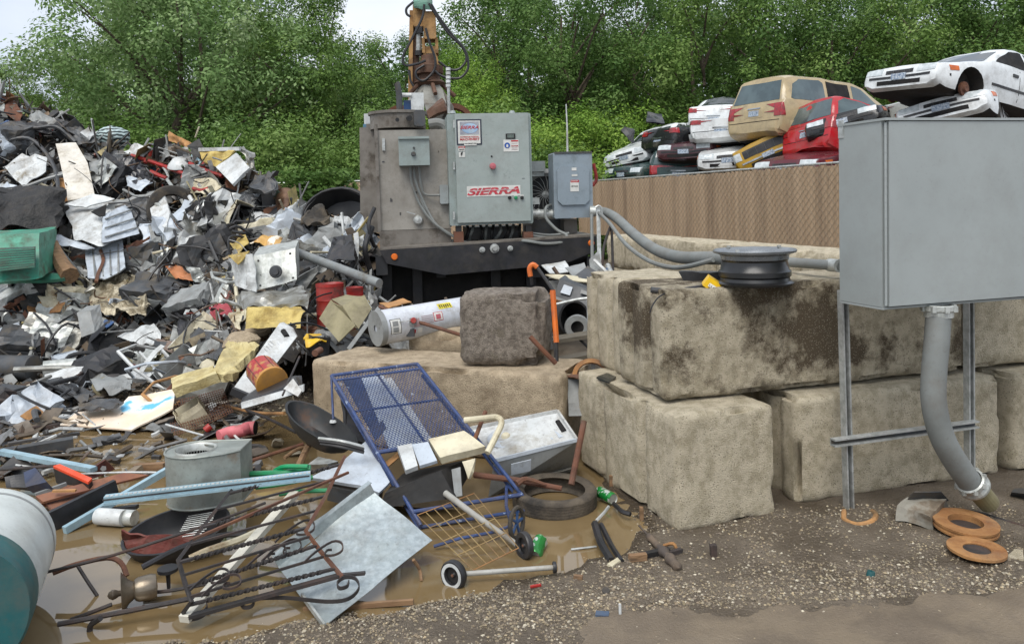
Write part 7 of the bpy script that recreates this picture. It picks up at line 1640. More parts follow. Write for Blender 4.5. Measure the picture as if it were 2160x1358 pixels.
pipe('rusty_pipe', 'upright rusty pipe leaning on the corner block above the tyre', 'pipe', M_rust, [(1232, 888, 4.72), (1205, 1022, 4.55)], .018, 10)
ty = tyre('muddy bald tyre lying flat in the puddle by the corner block', g3(1170, 1046, .045), (.02, -.03, 1), .24, .052, mat('muddy_rubber', '#5d5447', '#4b4339', s=7, dirt='#2e2b28', ds=4, dlo=.45, dhi=.62, rough=.85, bump=.4), r_in=.72)
pipe('rusty_pipe', 'rusty pipe lying into the flat tyre from the left', 'pipe', M_rust, [(1000, 1001, 4.62), (1090, 1012, 4.55), (1185, 1030, 4.5)], [.018, .015], 9)
pipe('bark_piece', 'split brown wood piece across the flat tyre', 'wood', M_rust, [(1090, 1020, 4.45), (1110, 1010, 4.48), (1150, 1022, 4.5)], [.02, .01], 7, 3)
# ---- wire rack and mower parts
t = thing('wire_rack', 'rusty wire oven rack in the water below the mesh cart', 'rack', g3(990, 1120, .04)); ra, rb, rc, rd = g3(880, 1086, .08), g3(1000, 1040, .12), g3(1094, 1155, .07), g3(998, 1202, .02)
for i in range(8):
    f = i / 7; b = B(); b.tube([ra.lerp(rb, f), rd.lerp(rc, f)], .0026, 5); obj('wire', b, mat('tan_wire', '#a08a5c', '#8a6a44', s=9, rough=.6, metal=.3), t)
for i in range(5):
    f = i / 4; b = B(); b.tube([ra.lerp(rd, f), rb.lerp(rc, f)], .0028, 5); obj('wire', b, M_orust if i in (0, 4) else MATS['tan_wire'], t)
t = thing('handle_wheel', 'grey mower handle tube ending in a black wheel by the green can', 'mower part', g3(1100, 1170, .02))
b = B(); b.tube([(940, 1040, 4.4), (1000, 1085, 4.2), (1096, 1152, 3.95)], [.018, .014], 12); obj('tube', b, mat('grey_tube', '#a3a29c', '#93928a', s=5, dirt='#7a6a50', ds=4, dlo=.5, dhi=.7, rough=.45), t)
def smallwheel(c, ax, r_, w_, parent, ring=None):
    b = B(); b.lathe([(r_ * .55, -w_ * .3), (r_ * .6, -w_), (r_ * .93, -w_), (r_, -w_ * .6), (r_, w_ * .6), (r_ * .93, w_), (r_ * .6, w_), (r_ * .55, .3 * w_)], zmat(c, ax), 36); obj('tyre', b, M_blackp, parent)
    b = B(); b.lathe([(0, w_ * .5), (r_ * .12, w_ * .5), (r_ * .2, w_ * .1), (r_ * .56, w_ * .1), (r_ * .56, -w_ * .1), (0, -w_ * .1)], zmat(c, ax), 28); hb = obj('hub', b, M_black, parent)
    if ring: b = B(); b.lathe([(r_ * .62, w_ * 1.02), (r_ * .62, w_ * 1.08), (r_ * .84, w_ * 1.08), (r_ * .84, w_ * 1.02)], zmat(c, ax), 36); obj('white_ring', b, ring, parent)
    b = B(); b.lathe([(0, w_ * .8), (r_ * .1, w_ * .7), (r_ * .12, w_ * .3)], zmat(c, ax), 12); obj('axle_nut', b, M_rust, hb)
smallwheel(g3(1106, 1150, .055), (-.88, -.5, .1), .066, .016, t)
t = thing('handle_wheel', 'white ringed black wheel on a pale tube at the puddle edge', 'mower part', g3(960, 1238, .01))
smallwheel(g3(957, 1212, .045), (-.55, -.83, .08), .066, .018, t, M_white)
b = B(); b.tube([g3(975, 1210, .045), g3(1168, 1196, .05)], .0115, 12); obj('tube', b, MATS['grey_tube'], t)
b = B(); b.lathe([(0, 0), (.024, 0), (.026, .006), (.024, .016), (0, .02)], zmat(g3(1166, 1196, .05), (1, .1, 0)), 16); obj('end_cap', b, M_blackp, t)
def can(label, a, c, r_, crush):
    t = thing('drink_can', label, 'drink can', P(a)); M_ = zmat(a, P(c) - P(a)); L = (P(c) - P(a)).length
    b = B(); b.lathe([(r_ * .8, 0), (r_, .012), (r_, L * .3), (r_, L * .6), (r_, L - .012), (r_ * .85, L)], M_, 26); b.crumple(crush, 18, 2, False); obj('body', b, mat('can_print', '#1d8a3c', '#c9cfcb', s=16, lo=.52, hi=.56, rough=.25, metal=.4), t)
    b = B(); b.lathe([(0, L - .004), (r_ * .75, L - .004), (r_ * .86, L)], M_, 26); b.lathe([(0, .006), (r_ * .7, .006), (r_ * .8, 0)], M_, 26); b.crumple(crush, 18, 2, False); obj('lid', b, M_galv, t)
can('crushed green drink can standing in water behind the black wheel', g3(1128, 1172, .0), g3(1142, 1135, .04), .034, .008)
can('green drink can lying between the flat tyre and the corner block', g3(1262, 1036, .04), g3(1294, 1052, .04), .033, .001)
# ---- galvanised sheet
t = thing('galvanised_sheet', 'large bent galvanised sheet metal panel in the centre foreground', 'metal sheet', g3(750, 1180, .05))
sa, sb_, sc_, sd_ = g3(586, 1194, .07), g3(684, 1320, .02), g3(912, 1138, .13), g3(789, 1036, .30)
b = B(); b.smooth = True; b.sheet([sa, sb_, sc_, sd_], .003, 22, .018, 2.2, 3, smooth=True)
mg = mat('spangled_zinc', '#b9c2c3', '#a3adaf', s=35, lo=.4, hi=.6, dirt='#8f9896', ds=4, dlo=.45, dhi=.75, rough=.36, metal=.55); obj('sheet', b, mg, t)
b = B(); b.bar(sa + V((-.01, 0, .02)), sd_ + V((-.01, 0, .02)), .012, .05); b.bar(sa + V((-.02, .01, .045)), sd_ + V((-.02, .01, .045)), .035, .004); obj('folded_flange', b, mg, t)
b = B(); b.sheet([g3(566, 1160, .08), sa + V((-.01, .01, .0)), sd_ + V((-.01, .015, 0)), g3(768, 1032, .29)], .003, 8, .006, 3, 2); obj('back_flange', b, M_grey, t)
b = B(); b.bar(sb_ + V((0, 0, .002)), sb_.lerp(sa, .45) + V((0, 0, .01)), .01, .02); obj('bent_edge', b, M_galv, t)
b = B(); b.bar(g3(640, 1285, 0), g3(872, 1268, .02), .02, .02); obj('wooden_rail', b, M_wood, None, 'half buried brown board behind the galvanised sheet', 'rail')
pipe('root', 'thin brown root rising behind the right edge of the galvanised sheet', 'root', M_wood, [g3(872, 1180, .1), g3(885, 1200, .04), g3(889, 1225, 0)], .008, 6, 3)
# ---- bits along the corner block
smalls = [([(1255, 1104, .05), (1268, 1145, .04), (1290, 1182, .02)], .02, M_black, 'black rubber strip at the puddle edge near the corner block'), ([(1268, 1106, .04), (1290, 1150, .03), (1312, 1184, .02)], .014, M_black, 'thinner black rubber strip beside the first'),
          ([(1258, 1098, .02), (1275, 1080, .04), (1284, 1068, .05)], .009, M_strut, 'small steel rod near the green can'), ([(1205, 1158, .006), (1232, 1155, .008), (1258, 1152, .006)], .005, M_strut, 'wrench like rod lying in the shallow water'),
          ([(1295, 1062, .03), (1312, 1078, .04), (1330, 1084, .04)], .013, M_black, 'black hinge piece beside the green can'), ([(1400, 1150, .03), (1420, 1146, .05), (1428, 1160, .02)], .008, M_orust, 'rusty curved wire behind the shock absorber')]
for q_, r_, m, lb in smalls: pipe('debris_strip', lb, 'debris', m, [g3(*x) for x in q_], r_, 6, 3)
t = thing('shock_absorber', 'muddy car shock absorber lying at the foot of the corner block', 'shock absorber', g3(1390, 1165, .03)); a, c = g3(1348, 1108, .04), g3(1432, 1198, .04); M_ = zmat(a, c - a); L = (c - a).length; K_ = L / .36
b = B(); b.lathe([(0, 0), (.005, 0), (.005, .1), (.016, .1), (.019, .12), (.016, .13), (.016, .22), (.026, .225), (.026, .24), (.018, .25), (.018, .28), (.027, .285), (.027, .3), (.02, .31), (.022, .35), (0, .36)], M_ @ Matrix.Diagonal((1, 1, K_, 1)), 18); obj('body', b, mat('muddy_iron', '#4a423c', '#6f5f4e', s=9, rough=.8), t)
b = B(); b.bar(g3(1352, 1172, .025), g3(1412, 1160, .035), .03, .025); obj('arm', b, M_black, t)
for i, (x0, y0, x1, y1, w_, h_, m, lb) in enumerate([(1344, 1066, 1350, 1098, .02, .02, M_wood, 'small wooden stub leaning on the corner block'), (1284, 1016, 1286, 1028, .02, .02, M_wood, 'wooden stub beside the tyre and block'), (1330, 1186, 1366, 1182, .03, .03, M_wood, 'pinkish brick bit left of the shock absorber'), (1292, 1196, 1316, 1180, .03, .008, M_cream, 'small pale triangle shard by the black strips'),
                                            (1256, 1302, 1284, 1304, .038, .012, mat('slate_blue', '#47586e', '#3d4c60', s=6, rough=.7), 'small slate blue tile on the muddy track'), (1300, 1312, 1306, 1310, .01, .01, M_white, 'tiny white chip beside the slate blue tile'), (1120, 1240, 1142, 1236, .012, .008, M_red, 'small red shred on the gravel below the pale tube'),
                                            (1404, 1176, 1440, 1166, .022, .02, M_iron, 'small iron lump right of the shock absorber'), (1455, 1170, 1500, 1182, .03, .025, M_iron, 'muddy clod of iron farther right of the shock absorber'), (1210, 1222, 1228, 1224, .02, .018, M_wood, 'small brown chip on the gravel')]):
    b = B(); b.gbox([g3(x0, y0, .0) + V(v) for v in ((0, 0, 0), (0, w_, 0))][:1] * 0 or [V(v) for v in ((0, 0, 0), (1, 0, 0), (1, 1, 0), (0, 1, 0), (0, 0, 1), (1, 0, 1), (1, 1, 1), (0, 1, 1))], (3, 3, 3)); b.crumple(.07, 2, i)
    a, c = g3(x0, y0, .02), g3(x1, y1, .02); d = c - a; L = max(d.length, .02)
    if y1 - y0 > 10 or abs(x1 - x0) < 8: R3 = Matrix(((w_, 0, 0), (0, w_, 0), (0, 0, .07))); a = g3(x1, y1, .0)
    else:
        u = d.normalized(); R3 = Matrix((u * L, V((-u.y, u.x, 0)) * w_, V((0, 0, h_)))).transposed()
    M4 = R3.to_4x4(); M4.translation = a; b.xf(M4); obj('debris_chunk', b, m, None, lb, 'debris')
cyl('rubber_bung', 'dark round rubber knob on the gravel', 'knob', M_rubber, g3(1278, 1252, .012), g3(1278, 1244, .035), .017)
cyl('plastic_plug', 'small dark teal plastic cap on the gravel below the enclosure', 'cap', M_teal, g3(1836, 1216, .015), g3(1838, 1204, .04), .018, [(0, 0), (1, 0), (1.05, .3), (.9, 1), (.6, 1), (.6, .4), (0, .4)])
# ================================================================ grey enclosure on its strut frame
FE = Frame((1.795, 3.90, 0), A1)
t = thing('electrical_enclosure', 'large grey electrical enclosure on steel struts at the right', 'electrical enclosure', FE.w(.6, 0, -.3))
ZB, ZT = 1.155, 2.058
def ebox(name, a0, a1, c0, c1, o0, o1, m, par=t):
    b = B(); b.hexa(FE.w(a0, c0, o1), FE.w(a1, c0, o1), FE.w(a1, c1, o1), FE.w(a0, c1, o1), FE.o * (o0 - o1)); return obj(name, b, m, par)
M_big = mat('enclosure_grey', '#9aa09f', '#949a99', s=1.5, grime=.16, dirt='#8a8d8a', ds=2.5, dlo=.62, dhi=.8, rough=.42, spec=.45)
bd = ebox('cabinet', 0, 1.35, ZB, ZT, -.31, -.004, M_big); dr = ebox('door', .022, 1.33, ZB + .006, ZT - .004, .0, .022, M_big)
ebox('drip_edge', -.006, 1.356, ZT, ZT + .012, -.315, .028, M_big, bd); ebox('bottom_lip', .0, 1.35, ZB - .012, ZB - .002, -.31, .0, M_big, bd)
b = B(); b.tube([FE.w(.010, ZB + .01, .012), FE.w(.010, ZT - .01, .012)], .0065, 8); hg = obj('piano_hinge', b, M_big, dr)
for i in range(22):
    b = B(); z = ZB + .03 + i * .04; b.tube([FE.w(.010, z, .012), FE.w(.010, z + .004, .012)], .0075, 8); obj('hinge_joint', b, M_big, hg)
ebox('mounting_tab', -.004, .0, ZT - .06, ZT + .03, -.31, -.27, M_strut, bd)
def strut(name, a, c, face, w_=.041, par=t):
    a = V(a); c = V(c); d = (c - a).normalized(); f = V(face); s_ = d.cross(f).normalized()
    b = B(); q0 = a - s_ * w_ / 2; 
    for o_, ww, dd_, m in ((0, .009, .041, 0), (w_ - .009, .009, .041, 0)):
        p = a - s_ * w_ / 2 + s_ * o_; b.hexa(p, p + s_ * ww, p + s_ * ww + (c - a), p + (c - a), -f * dd_)
    b.hexa(a - s_ * (w_ / 2 - .009) - f * .038, a + s_ * (w_ / 2 - .009) - f * .038, a + s_ * (w_ / 2 - .009) - f * .038 + (c - a), a - s_ * (w_ / 2 - .009) - f * .038 + (c - a), -f * .003)
    o = obj(name, b, M_strut, par); 
    b = B(); b.hexa(a - s_ * (w_ / 2 - .0095) - f * .03, a + s_ * (w_ / 2 - .0095) - f * .03, a + s_ * (w_ / 2 - .0095) - f * .03 + (c - a), a - s_ * (w_ / 2 - .0095) - f * .03 + (c - a), -f * .002); obj('slot', b, M_dgrey, o); return o
fo = FE.o
strut('strut_leg', FE.w(.085, 0, -.335), FE.w(.055, 1.2, -.335), fo); strut('strut_leg', FE.w(.90, 0, -.335), FE.w(.885, 1.6, -.335), fo)
strut('cross_strut', FE.w(-.05, .405, -.29), FE.w(.9, .405, -.29), fo)
# big conduit
t = thing('conduit', 'fat grey flexible conduit dropping from the enclosure into the ground', 'conduit', g3(2100, 1080, 0))
cpts = [P(x) for x in [(1980, 655, 4.02), (1976, 720, 4.0), (1970, 790, 4.0), (1970, 850, 4.0), (1985, 915, 4.02), (2012, 968, 4.05), (2050, 1022, 4.1)]]
b = B(); b.tube(cpts, .059, 22, sub=6); obj('hose', b, M_conduit, t, sharp=60)
b = B(); Mc = zmat((1980, 642, 4.02), (0, 0, -1)); b.lathe([(.068, 0), (.075, .005), (.075, .028), (.068, .034), (.068, .062)], Mc, 24, False)
for i in range(8):
    a = i * math.tau / 8; b.box(Mc @ V((.075 * math.cos(a), .075 * math.sin(a), .018)), (.02, .02, .03))
obj('top_fitting', b, M_galv, t)
d = P((2092, 1068, 4.18)) - P((2044, 1012, 4.09)); Mc = zmat((2044, 1012, 4.09), d); L = d.length
b = B(); b.lathe([(.062, 0), (.072, .004), (.072, .026), (.066, .03), (.078, .05), (.078, .062), (.066, .066)], Mc, 24, False)
for i in range(8):
    a = i * math.tau / 8; b.box(Mc @ V((.07 * math.cos(a), .07 * math.sin(a), .015)), (.018, .018, .022))
obj('bottom_fitting', b, M_galv, t)
b = B(); b.lathe([(.058, .06), (.058, .11), (.054, .112), (.054, .2), (.052, .22)], Mc, 22, False); obj('buried_stub', b, M_olive, t)
# clay and discs by the pipe
def disc(label, px, py, r_, ri, th, tilt, m=M_orust):
    M_ = Matrix.Translation(g3(px, py, .035)) @ Matrix.Rotation(rad(tilt), 4, 'X') @ Matrix.Rotation(rad(tilt * .5), 4, 'Y'); b = B()
    b.lathe([(ri, 0), (r_, 0), (r_, th * .3), (r_ * .97, th * .35), (r_ * .97, th * .65), (r_, th * .7), (r_, th), (ri, th), (ri, 0)] if th > .02 else [(ri, 0), (r_, 0), (r_ * 1.0, th), (ri * 1.15, th), (ri, th * .6), (ri, 0)], M_, 44, False)
    b.crumple(.0015, 12, 1, False); t = obj('brake_disc', b, m, None, label, 'brake disc'); b = B(); b.lathe([(0, .002), (ri, .002)], M_, 20); obj('muddy_centre', b, M_iron, t)
disc('larger orange rusted brake disc by the buried pipe', 2036, 1112, .150, .08, .034, 4); disc('smaller thin orange rusted disc in front of the larger one', 2060, 1160, .125, .058, .012, 2)
t = gb('crushed_duct', 'crushed muddy sheet metal box next to the orange discs', 'sheet metal box', mat('muddy_zinc', '#8f8c82', '#7a6a55', s=4, lo=.48, hi=.58, dirt='#4c4338', ds=4, dlo=.5, dhi=.7, rough=.6), [g3(1890, 1100, .02), g3(1966, 1116, .02), g3(2000, 1070, .02), g3(1905, 1060, .02), g3(1896, 1066, .09), g3(1960, 1090, .09), g3(1998, 1050, .12), g3(1915, 1046, .12)], .02, (9, 7, 3), 5, 2)
sheet('dark_flap', 'dark torn flap behind the crushed box', 'metal scrap', M_dgrey, [g3(1905, 1060, .08), g3(1930, 1040, .16), g3(1985, 1036, .16), g3(2000, 1052, .1)], None, .006, .02, 6)
pipe('rope_ring', 'dirty open ring lying around the foot of the left strut', 'ring', M_tan, [g3(1780, 1078, .02), g3(1782, 1096, .02), g3(1808, 1106, .02), g3(1838, 1100, .02), g3(1848, 1086, .02), g3(1840, 1078, .02)], .014, 8, 4)
sheet('flat_stone', 'pale flat stone right of the thin orange disc', 'stone', M_conc, [g3(2120, 1180, .01), g3(2140, 1162, .02), g3(2158, 1165, .02), g3(2160, 1185, .01)], None, .02, .01, 5)
pipe('metal_bar', 'thin dark bar in the mud behind the orange discs', 'metal bar', M_iron, [g3(2010, 1072, .02), g3(2070, 1082, .02), g3(2160, 1110, .015)], .008, 6)
gb('green_bottle', 'crushed dark green plastic piece at the right edge by the block foot', 'plastic scrap', M_dgrey, [g3(2130, 1046, .01), g3(2175, 1052, .01), g3(2175, 1036, .01), g3(2140, 1034, .01), g3(2134, 1036, .06), g3(2170, 1040, .07), g3(2172, 1032, .05), g3(2142, 1028, .06)], .012, (5, 4, 3), 5)
# ---- on top of the stained block
t = thing('wheel_rims', 'black steel wheel rim with silver lip lying flat on the stained block', 'wheel rim', G(1592, 596, 1.225)); 
Mr = Matrix.Translation(V((G(1592, 598, 1.225).x, G(1592, 598, 1.225).y, 1.222))); t.name = 'wheel_rim'; WL['wheel_rim'] = WL['wheel_rims']
b = B(); b.lathe([(.12, .0), (.205, .0), (.21, .012), (.192, .022), (.186, .04), (.196, .05), (.196, .075), (.186, .085), (.176, .13), (.182, .142)], Mr, 48); obj('lower_barrel', b, mat('satin_black', '#131415', '#1b1b1c', s=6, grime=0, rough=.3, spec=.6), t)
b = B(); b.lathe([(.182, .142), (.185, .165), (.20, .172), (.222, .178), (.226, .19), (.220, .196), (.205, .188), (.18, .175), (.165, .15), (.1, .13), (0, .13)], Mr, 48); rr_ = obj('upper_rim', b, mat('alloy_silver', '#8f9396', '#7d8184', s=8, rough=.3, metal=.6, grime=.2), t)
for i in range(6):
    a = i * math.tau / 6 + .3; b = B(); b.lathe([(0, .012), (.009, .012), (.011, 0)], Mr @ Matrix.Translation((.07 * math.cos(a), .07 * math.sin(a), .13)), 8); obj('lug_hole', b, M_dgrey, rr_)
for a in (2.0, 4.0, .6):
    b = B(); b.box(Mr @ V((.216 * math.cos(a), .216 * math.sin(a), .199)), (.02, .012, .012)); obj('balance_weight', b, M_strut, rr_)
gb('plastic_tray', 'black plastic tray behind the wheel rim on the block', 'plastic part', M_blackp, [(1452, 606, 4.75), (1520, 604, 4.75), (1530, 600, 4.95), (1460, 600, 4.95), (1430, 574, 4.75), (1524, 576, 4.75), (1534, 572, 4.95), (1440, 570, 4.95)], .008, (6, 4, 4), 5)
t = thing('yellow_box', 'small yellow box with white label tipped against the wheel rim', 'box', G(1505, 612, 1.22)); b = B(); b.hexa((1482, 602, 4.42), (1512, 623, 4.42), (1526, 604, 4.46), (1496, 584, 4.46), (.01, .06, .01)); obj('carton', b, M_cyell, t)
b = B(); b.hexa((1493, 603, 4.413), (1508, 613, 4.413), (1512, 606, 4.43), (1498, 597, 4.43), (0, .003, 0)); lb_ = obj('label', b, M_label, t)
for i in range(3):
    b = B(); b.bar((1496 + i * 4, 602 + i * 3, 4.41), (1498 + i * 4, 600 + i * 3, 4.412), .006, .001); obj('label_mark', b, M_blkink, lb_)
pipe('tool_bar', 'black tool bar with grey grip lying on the block edge', 'tool', M_black, [(1400, 615, 4.42), (1440, 611, 4.45), (1492, 603, 4.48)], .012, 8)
b = B(); b.tube([P((1373, 611, 4.42)), P((1388, 613, 4.42)), P((1406, 617, 4.42))], .017, 10); obj('grip', b, M_dgrey, bpy.data.objects['tool_bar'])
pipe('wire', 'thin black wire dangling over the block edge', 'wire', M_black, [(1402, 619, 4.34), (1388, 628, 4.28), (1376, 645, 4.24), (1371, 660, 4.24)], .004, 6, 4)
# conduit from machine to enclosure, strut post
t = thing('conduit', 'long sagging grey conduit from the machine to behind the wheel rim', 'conduit', P((1400, 540, 6.5)))
b = B(); b.tube([(1250, 446, 8.9), (1275, 447, 8.7), (1300, 460, 8.2), (1335, 492, 7.6), (1380, 525, 6.9), (1430, 542, 6.3), (1490, 544, 5.8), (1560, 545, 5.4)], .048, 14, sub=5); obj('hose', b, M_conduit, t)
b = B(); b.tube([(1560, 545, 5.4), (1650, 552, 5.1), (1775, 561, 4.6)], .03, 12, sub=3); obj('hose', b, M_conduit, t)
b = B(); b.tube([(1750, 559, 4.72), (1772, 561, 4.6)], .038, 14); obj('coupling', b, M_galv, t)
b = B(); b.tube([(1244, 446, 8.8), (1256, 446, 8.8)], .06, 14); obj('coupling', b, M_galv, t)
pipe('cable', 'thin grey cable sagging below the long conduit', 'cable', M_conduit, [(1262, 448, 8.5), (1285, 470, 8.0), (1320, 515, 7.3), (1365, 548, 6.7), (1410, 563, 6.2), (1450, 562, 5.9), (1505, 548, 5.6)], .018, 8, 5)
t = thing('strut_post', 'tall steel strut post carrying the conduit beside the machine', 'post', P((1264, 620, 8.3))); b = B(); b.bar((1262, 442, 8.5), (1266, 640, 8.3), .041, .041); obj('post', b, M_strut, t)
b = B(); b.tube([(1256, 438, 8.45), (1262, 434, 8.45), (1268, 438, 8.45), (1270, 452, 8.45)], .01, 6, sub=3); obj('pipe_clamp', b, M_strut, t)
for i, (q_, r_, m, lb) in enumerate([([(1248, 452, 8.4), (1249, 520, 8.3), (1250, 600, 8.2)], .018, M_conduit, 'thin grey cable hanging straight beside the strut post'), ([(1294, 600, 7.8), (1292, 540, 7.9), (1290, 488, 8.0), (1286, 482, 8.0), (1274, 520, 7.9), (1270, 560, 7.8)], .014, M_iron, 'bent rusty wire hoop in front of the concrete row'),
                                     ([(1282, 560, 7.4), (1290, 580, 7.2), (1296, 600, 7.1)], .025, M_strut, 'short steel conduit stub by the block end')]):
    pipe('cable', lb, 'cable', m, q_, r_, 7, 4)
# ================================================================ between machine and blocks
t = thing('water_heater', 'white water heater cylinder with warning stickers lying behind the long block', 'water heater', P((880, 700, 6.3)))
a, c = P((797, 692, 6.1)), P((1010, 655, 6.6)); M_ = zmat(a, c - a); L = (c - a).length; r_ = .132
b = B(); b.lathe([(0, -.01), (r_ * .9, -.01), (r_ * 1.0, .0), (r_, .02), (r_, L)], M_, 40); obj('shell', b, mat('heater_white', '#c9cdd3', '#bcc1c8', s=3, dirt='#8a8274', ds=3, dlo=.56, dhi=.74, rough=.35), t)
b = B(); b.lathe([(r_ * .2, -.02), (r_ * 1.03, -.02), (r_ * 1.03, .025), (r_ * .98, .025)], M_, 40); obj('end_ring', b, M_grey, t)
def arc(name, z0, z1, a0, a1, m, dr_=.002, par=t):
    b = B(); k = 6; vs = []
    for i in range(k + 1):
        an = rad(a0 + (a1 - a0) * i / k)
        for z in (z0, z1):
            for rr in (r_ + dr_, r_ + dr_ - .0015): vs.append(M_ @ V((rr * math.cos(an), rr * math.sin(an), z)))
    b.add(vs, [(i * 4, i * 4 + 4, i * 4 + 6, i * 4 + 2) for i in range(k)] + [(i * 4 + 1, i * 4 + 3, i * 4 + 7, i * 4 + 5) for i in range(k)] + [(0, 2, 3, 1)]); return obj(name, b, m, par)
A_v = None
dv = M_.to_3x3().inverted() @ (EYE - a).normalized(); A_v = math.degrees(math.atan2(dv.y, dv.x))
dz_ = M_.to_3x3().inverted() @ V((0, 0, 1)); A_z = math.degrees(math.atan2(dz_.y, dz_.x)); sgn = 1 if ((A_z - A_v + 540) % 360 - 180) > 0 else -1
def A(e): return A_v + sgn * e            # e degrees up from facing the viewer
def sticker(z0, z1, e0, e1, m, dr_=.002, par=t, nm='sticker'): return arc(nm, z0, z1, A(e0), A(e1), m, dr_, par)
M_yst = mat('yellow_sticker', '#d3c433', '#b9aa2c', s=30, lo=.5, hi=.55, rough=.5)
s1 = sticker(.48, .60, 28, 52, M_yst)
for i in range(6): sticker(.49 + i * .018, .50 + i * .018, 32, 46, M_blkink, .003, s1, 'letter_mark')
s2 = sticker(.05, .13, -28, 18, M_label); sticker(.045, .135, -30, 20, M_blkink, .001, s2, 'border')
for i, (e0, e1) in enumerate(((-24, -8), (-4, 12))): sticker(.065, .11, e0, e1, M_grey, .0035, s2, 'diagram')
s3 = sticker(.42, .49, -8, 18, M_label); sticker(.415, .495, -10, 20, M_redink, .001, s3, 'border'); sticker(.435, .475, -4, 12, mat('faded_red', '#b9606a'), .0035, s3, 'diagram')
for i in range(5): sticker(.31, .41, -12 + i * 6, -10 + i * 6, mat('faint_ink', '#a88f90'), .002, t, 'text_line')
sticker(.24, .29, -18, 10, mat('faint_ink', '#a88f90'), .002, t, 'text_line'); sticker(.235, .255, -40, -26, M_redink, .002); sticker(.27, .31, -40, -22, M_label)
b = B(); b.tube([M_ @ V(((r_ + .01) * math.cos(rad(A(8))), (r_ + .01) * math.sin(rad(A(8))), .12)), M_ @ V(((r_ + .025) * math.cos(rad(A(5))), (r_ + .025) * math.sin(rad(A(5))), .22))], .004, 6); obj('pilot_tube', b, M_strut, t)
b = B(); b.box(M_ @ V(((r_ + .01) * math.cos(rad(A(2))), (r_ + .01) * math.sin(rad(A(2))), .23)), (.05, .04, .05)); gv = obj('gas_valve', b, M_grey, t)
b = B(); b.lathe([(0, .03), (.02, .03), (.024, 0)], zmat(M_ @ V(((r_ + .03) * math.cos(rad(A(4))), (r_ + .03) * math.sin(rad(A(4))), .225)), EYE - a), 14); obj('knob', b, M_red, gv)
b = B(); b.gbox([V(x) + M_ @ V(((r_) * math.cos(rad(A(-35))), (r_) * math.sin(rad(A(-35))), .21)) for x in ((-.03, -.01, -.03), (.03, -.01, -.03), (.03, .02, -.03), (-.03, .02, -.03), (-.03, -.01, .03), (.03, -.01, .03), (.03, .02, .03), (-.03, .02, .03))], (2, 1, 2)); obj('inspection_cover', b, M_dgrey, t)
# bolt cutter
t = thing('bolt_cutter', 'long bolt cutter with orange grips standing right of the dark cube', 'bolt cutter', P((1172, 760, 5.35)))
for nm, q_, r_, m in (('grip', [(1119, 583, 5.5), (1117, 566, 5.5), (1124, 558, 5.5), (1133, 564, 5.5)], .018, M_orange), ('handle', [(1133, 564, 5.5), (1150, 588, 5.45), (1167, 613, 5.4)], .012, M_black), ('grip', [(1166, 612, 5.38), (1170, 670, 5.36), (1174, 722, 5.34)], .019, M_orange), ('handle', [(1174, 722, 5.34), (1175, 762, 5.32)], .011, M_black), ('handle', [(1120, 583, 5.5), (1122, 600, 5.52)], .011, M_black)):
    b = B(); b.tube(q_, r_, 8, sub=3); obj(nm, b, m, t)
cyl('black_cone_tub', 'black round tub on its side behind the bolt cutter', 'tub', M_black, (1150, 670, 6.7), (1212, 672, 6.3), .14, [(0, 0), (.6, 0), (.75, .1), (1, .9), (1.03, 1), (.9, 1), (.7, .4), (0, .35)])
b = B(); b.lathe([(.05, 0), (.09, .0), (.1, .02), (.09, .04), (.05, .04), (.05, 0)], zmat((1218, 690, 6.25), (-.1, -1, .1)), 26); obj('steel_ring', b, M_grey, None, 'grey ring beside the black round tub', 'ring')
t = thing('printer', 'dark grey printer with clear window lying above the picnic bench', 'printer', P((1215, 640, 6.6)))
b = B(); b.gbox([(1170, 626, 6.5), (1256, 652, 6.4), (1266, 640, 6.7), (1190, 616, 6.8), (1180, 588, 6.55), (1262, 620, 6.45), (1268, 612, 6.7), (1192, 580, 6.85)], (5, 4, 3)); obj('housing', b, mat('printer_grey', '#3e4144', '#35383b', s=5, rough=.5), t)
b = B(); b.hexa((1182, 617, 6.48), (1202, 623, 6.46), (1208, 606, 6.48), (1190, 600, 6.5), (0, .01, 0)); obj('window', b, M_whiteb, t); b = B(); b.hexa((1224, 618, 6.44), (1246, 625, 6.42), (1248, 618, 6.43), (1226, 611, 6.45), (0, .01, 0)); obj('display', b, M_grey, t)
b = B(); b.bar((1172, 628, 6.47), (1250, 654, 6.38), .015, .015); obj('trim', b, M_strut, t)
t = thing('picnic_bench', 'grey wooden bench on black legs between the dark cube and the block end', 'bench', P((1215, 760, 6.0)))
for y0, y1, d0, nm in ((718, 703, 6.1, 'seat'), (763, 744, 5.95, 'lower_board')):
    b = B(); b.hexa((1165, y0, d0), (1262, y1, d0 - .05), (1262, y1 - 10, d0 + .1), (1170, y0 - 10, d0 + .15), (0, 0, -.03)); obj(nm, b, mat('grey_board', '#6d675b', '#5a554b', s=4, dirt='#4a463c', ds=6, rough=.85, stretch=(1, 6, 6)), t)
for x in (1172, 1250):
    b = B(); b.bar((x, 712, 6.05), (x + 2, 800, 5.9), .03, .03); obj('leg', b, M_black, t)
b = B(); b.bar((1222, 715, 6.1), (1250, 742, 6.05), .015, .015); obj('brace', b, M_black, t)
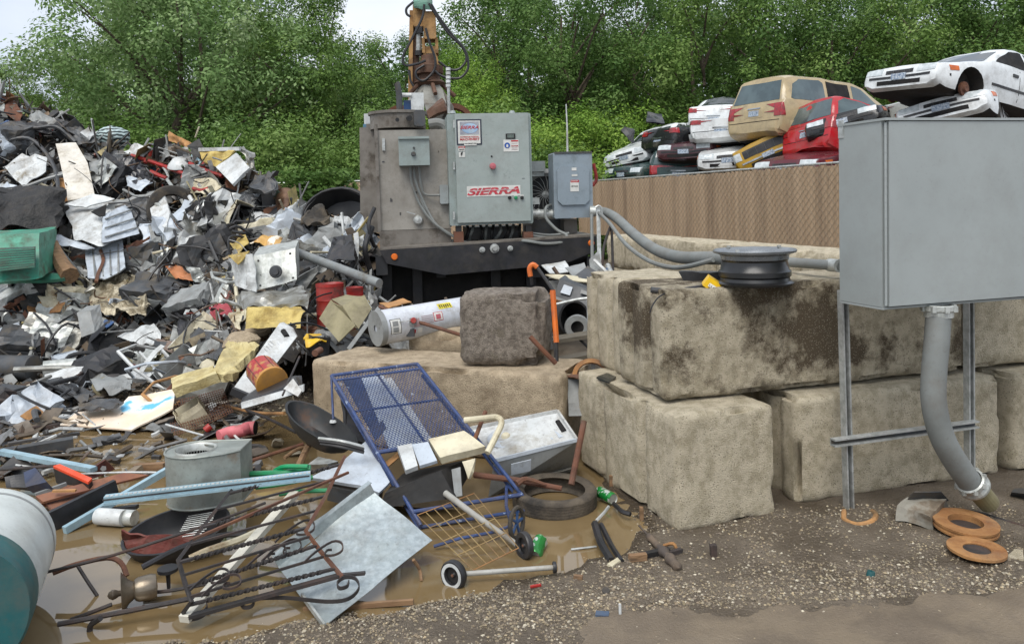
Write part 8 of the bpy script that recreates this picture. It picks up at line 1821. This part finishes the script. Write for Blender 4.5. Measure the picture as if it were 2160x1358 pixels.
misc = [('white_sheet', 'white sheet folded under the right end of the black tail frame', M_white, [(1142, 562, 7.2), (1192, 550, 7.4), (1206, 576, 7.1), (1160, 578, 7.0)]), ('grey_sheet', 'grey torn sheet behind the printer', M_grey, [(1192, 566, 7.0), (1232, 556, 7.2), (1245, 582, 6.9), (1210, 588, 6.8)]),
        ('foil_sheet', 'silver foil scrap standing next to the strut post', M_foil, [(1242, 548, 7.4), (1262, 530, 7.6), (1272, 575, 7.3), (1244, 588, 7.2)]), ('cream_sheet', 'cream folded panel below the white sheet by the bolt cutter', M_cream, [(1150, 576, 6.9), (1240, 585, 6.8), (1262, 600, 6.7), (1180, 592, 6.7)]),
        ('wood_board', 'orange plywood scrap behind the printer', M_tan, [(1242, 598, 6.7), (1252, 590, 6.8), (1278, 600, 6.7), (1262, 610, 6.6)]), ('air_filter', 'grey filter panel wedged between the long block and corner block', M_grey, [(1195, 800, 5.3), (1232, 800, 5.32), (1230, 877, 5.2), (1200, 877, 5.2)]),
        ('rusty_plate', 'rusty plate lying on top of the gap by the block end', M_rust, [(1190, 795, 5.3), (1225, 785, 5.5), (1262, 792, 5.4), (1230, 802, 5.2)]), ('clear_sheet', 'crumpled clear plastic on top of the corner block', M_glass, [(1258, 800, 4.95), (1280, 790, 5.05), (1300, 798, 4.95), (1285, 810, 4.85)]),
        ('grey_sheet', 'small dark sheet below the tail frame near the orange grip', M_dgrey, [(1205, 588, 6.8), (1240, 560, 7.0), (1262, 575, 6.9), (1250, 600, 6.7)]), ('tan_sheet', 'tan bent sheet beside the water heater base', M_tan, [(800, 640, 7.2), (850, 630, 7.4), (868, 640, 7.2), (820, 652, 7.0)])]
for nm, lb, m, pts in misc: sheet(nm, lb, 'metal scrap', m, pts, None, .008, .015, 6)
b = B(); b.lathe([(.1, 0), (.13, 0), (.13, .02), (.1, .02), (.1, 0)], zmat((1248, 796, 5.35), (0, -.8, .6)), 30); obj('orange_ring', b, M_orust, None, 'orange rusty ring standing behind the corner block', 'ring')
pipe('rusty_bar', 'short rusty bar leaning on the dark cube', 'metal bar', M_rust, [(1118, 710, 5.1), (1145, 738, 5.08), (1172, 766, 5.1)], .016, 8)
pipe('guard_rail', 'thin metal rail above the picnic bench', 'rail', M_strut, [(1172, 642, 6.2), (1215, 632, 6.15), (1262, 626, 6.1)], .012, 6)
pipe('guard_rail', 'thin upright rod of the rail above the bench', 'rail', M_strut, [(1240, 632, 6.12), (1242, 702, 6.05)], .01, 6)
cyl('bolt', 'rusty round bolt lying on top of the long block', 'bolt', M_rust, (664, 745, 6.1), (676, 738, 6.2), .026)
bpy.context.view_layer.update()
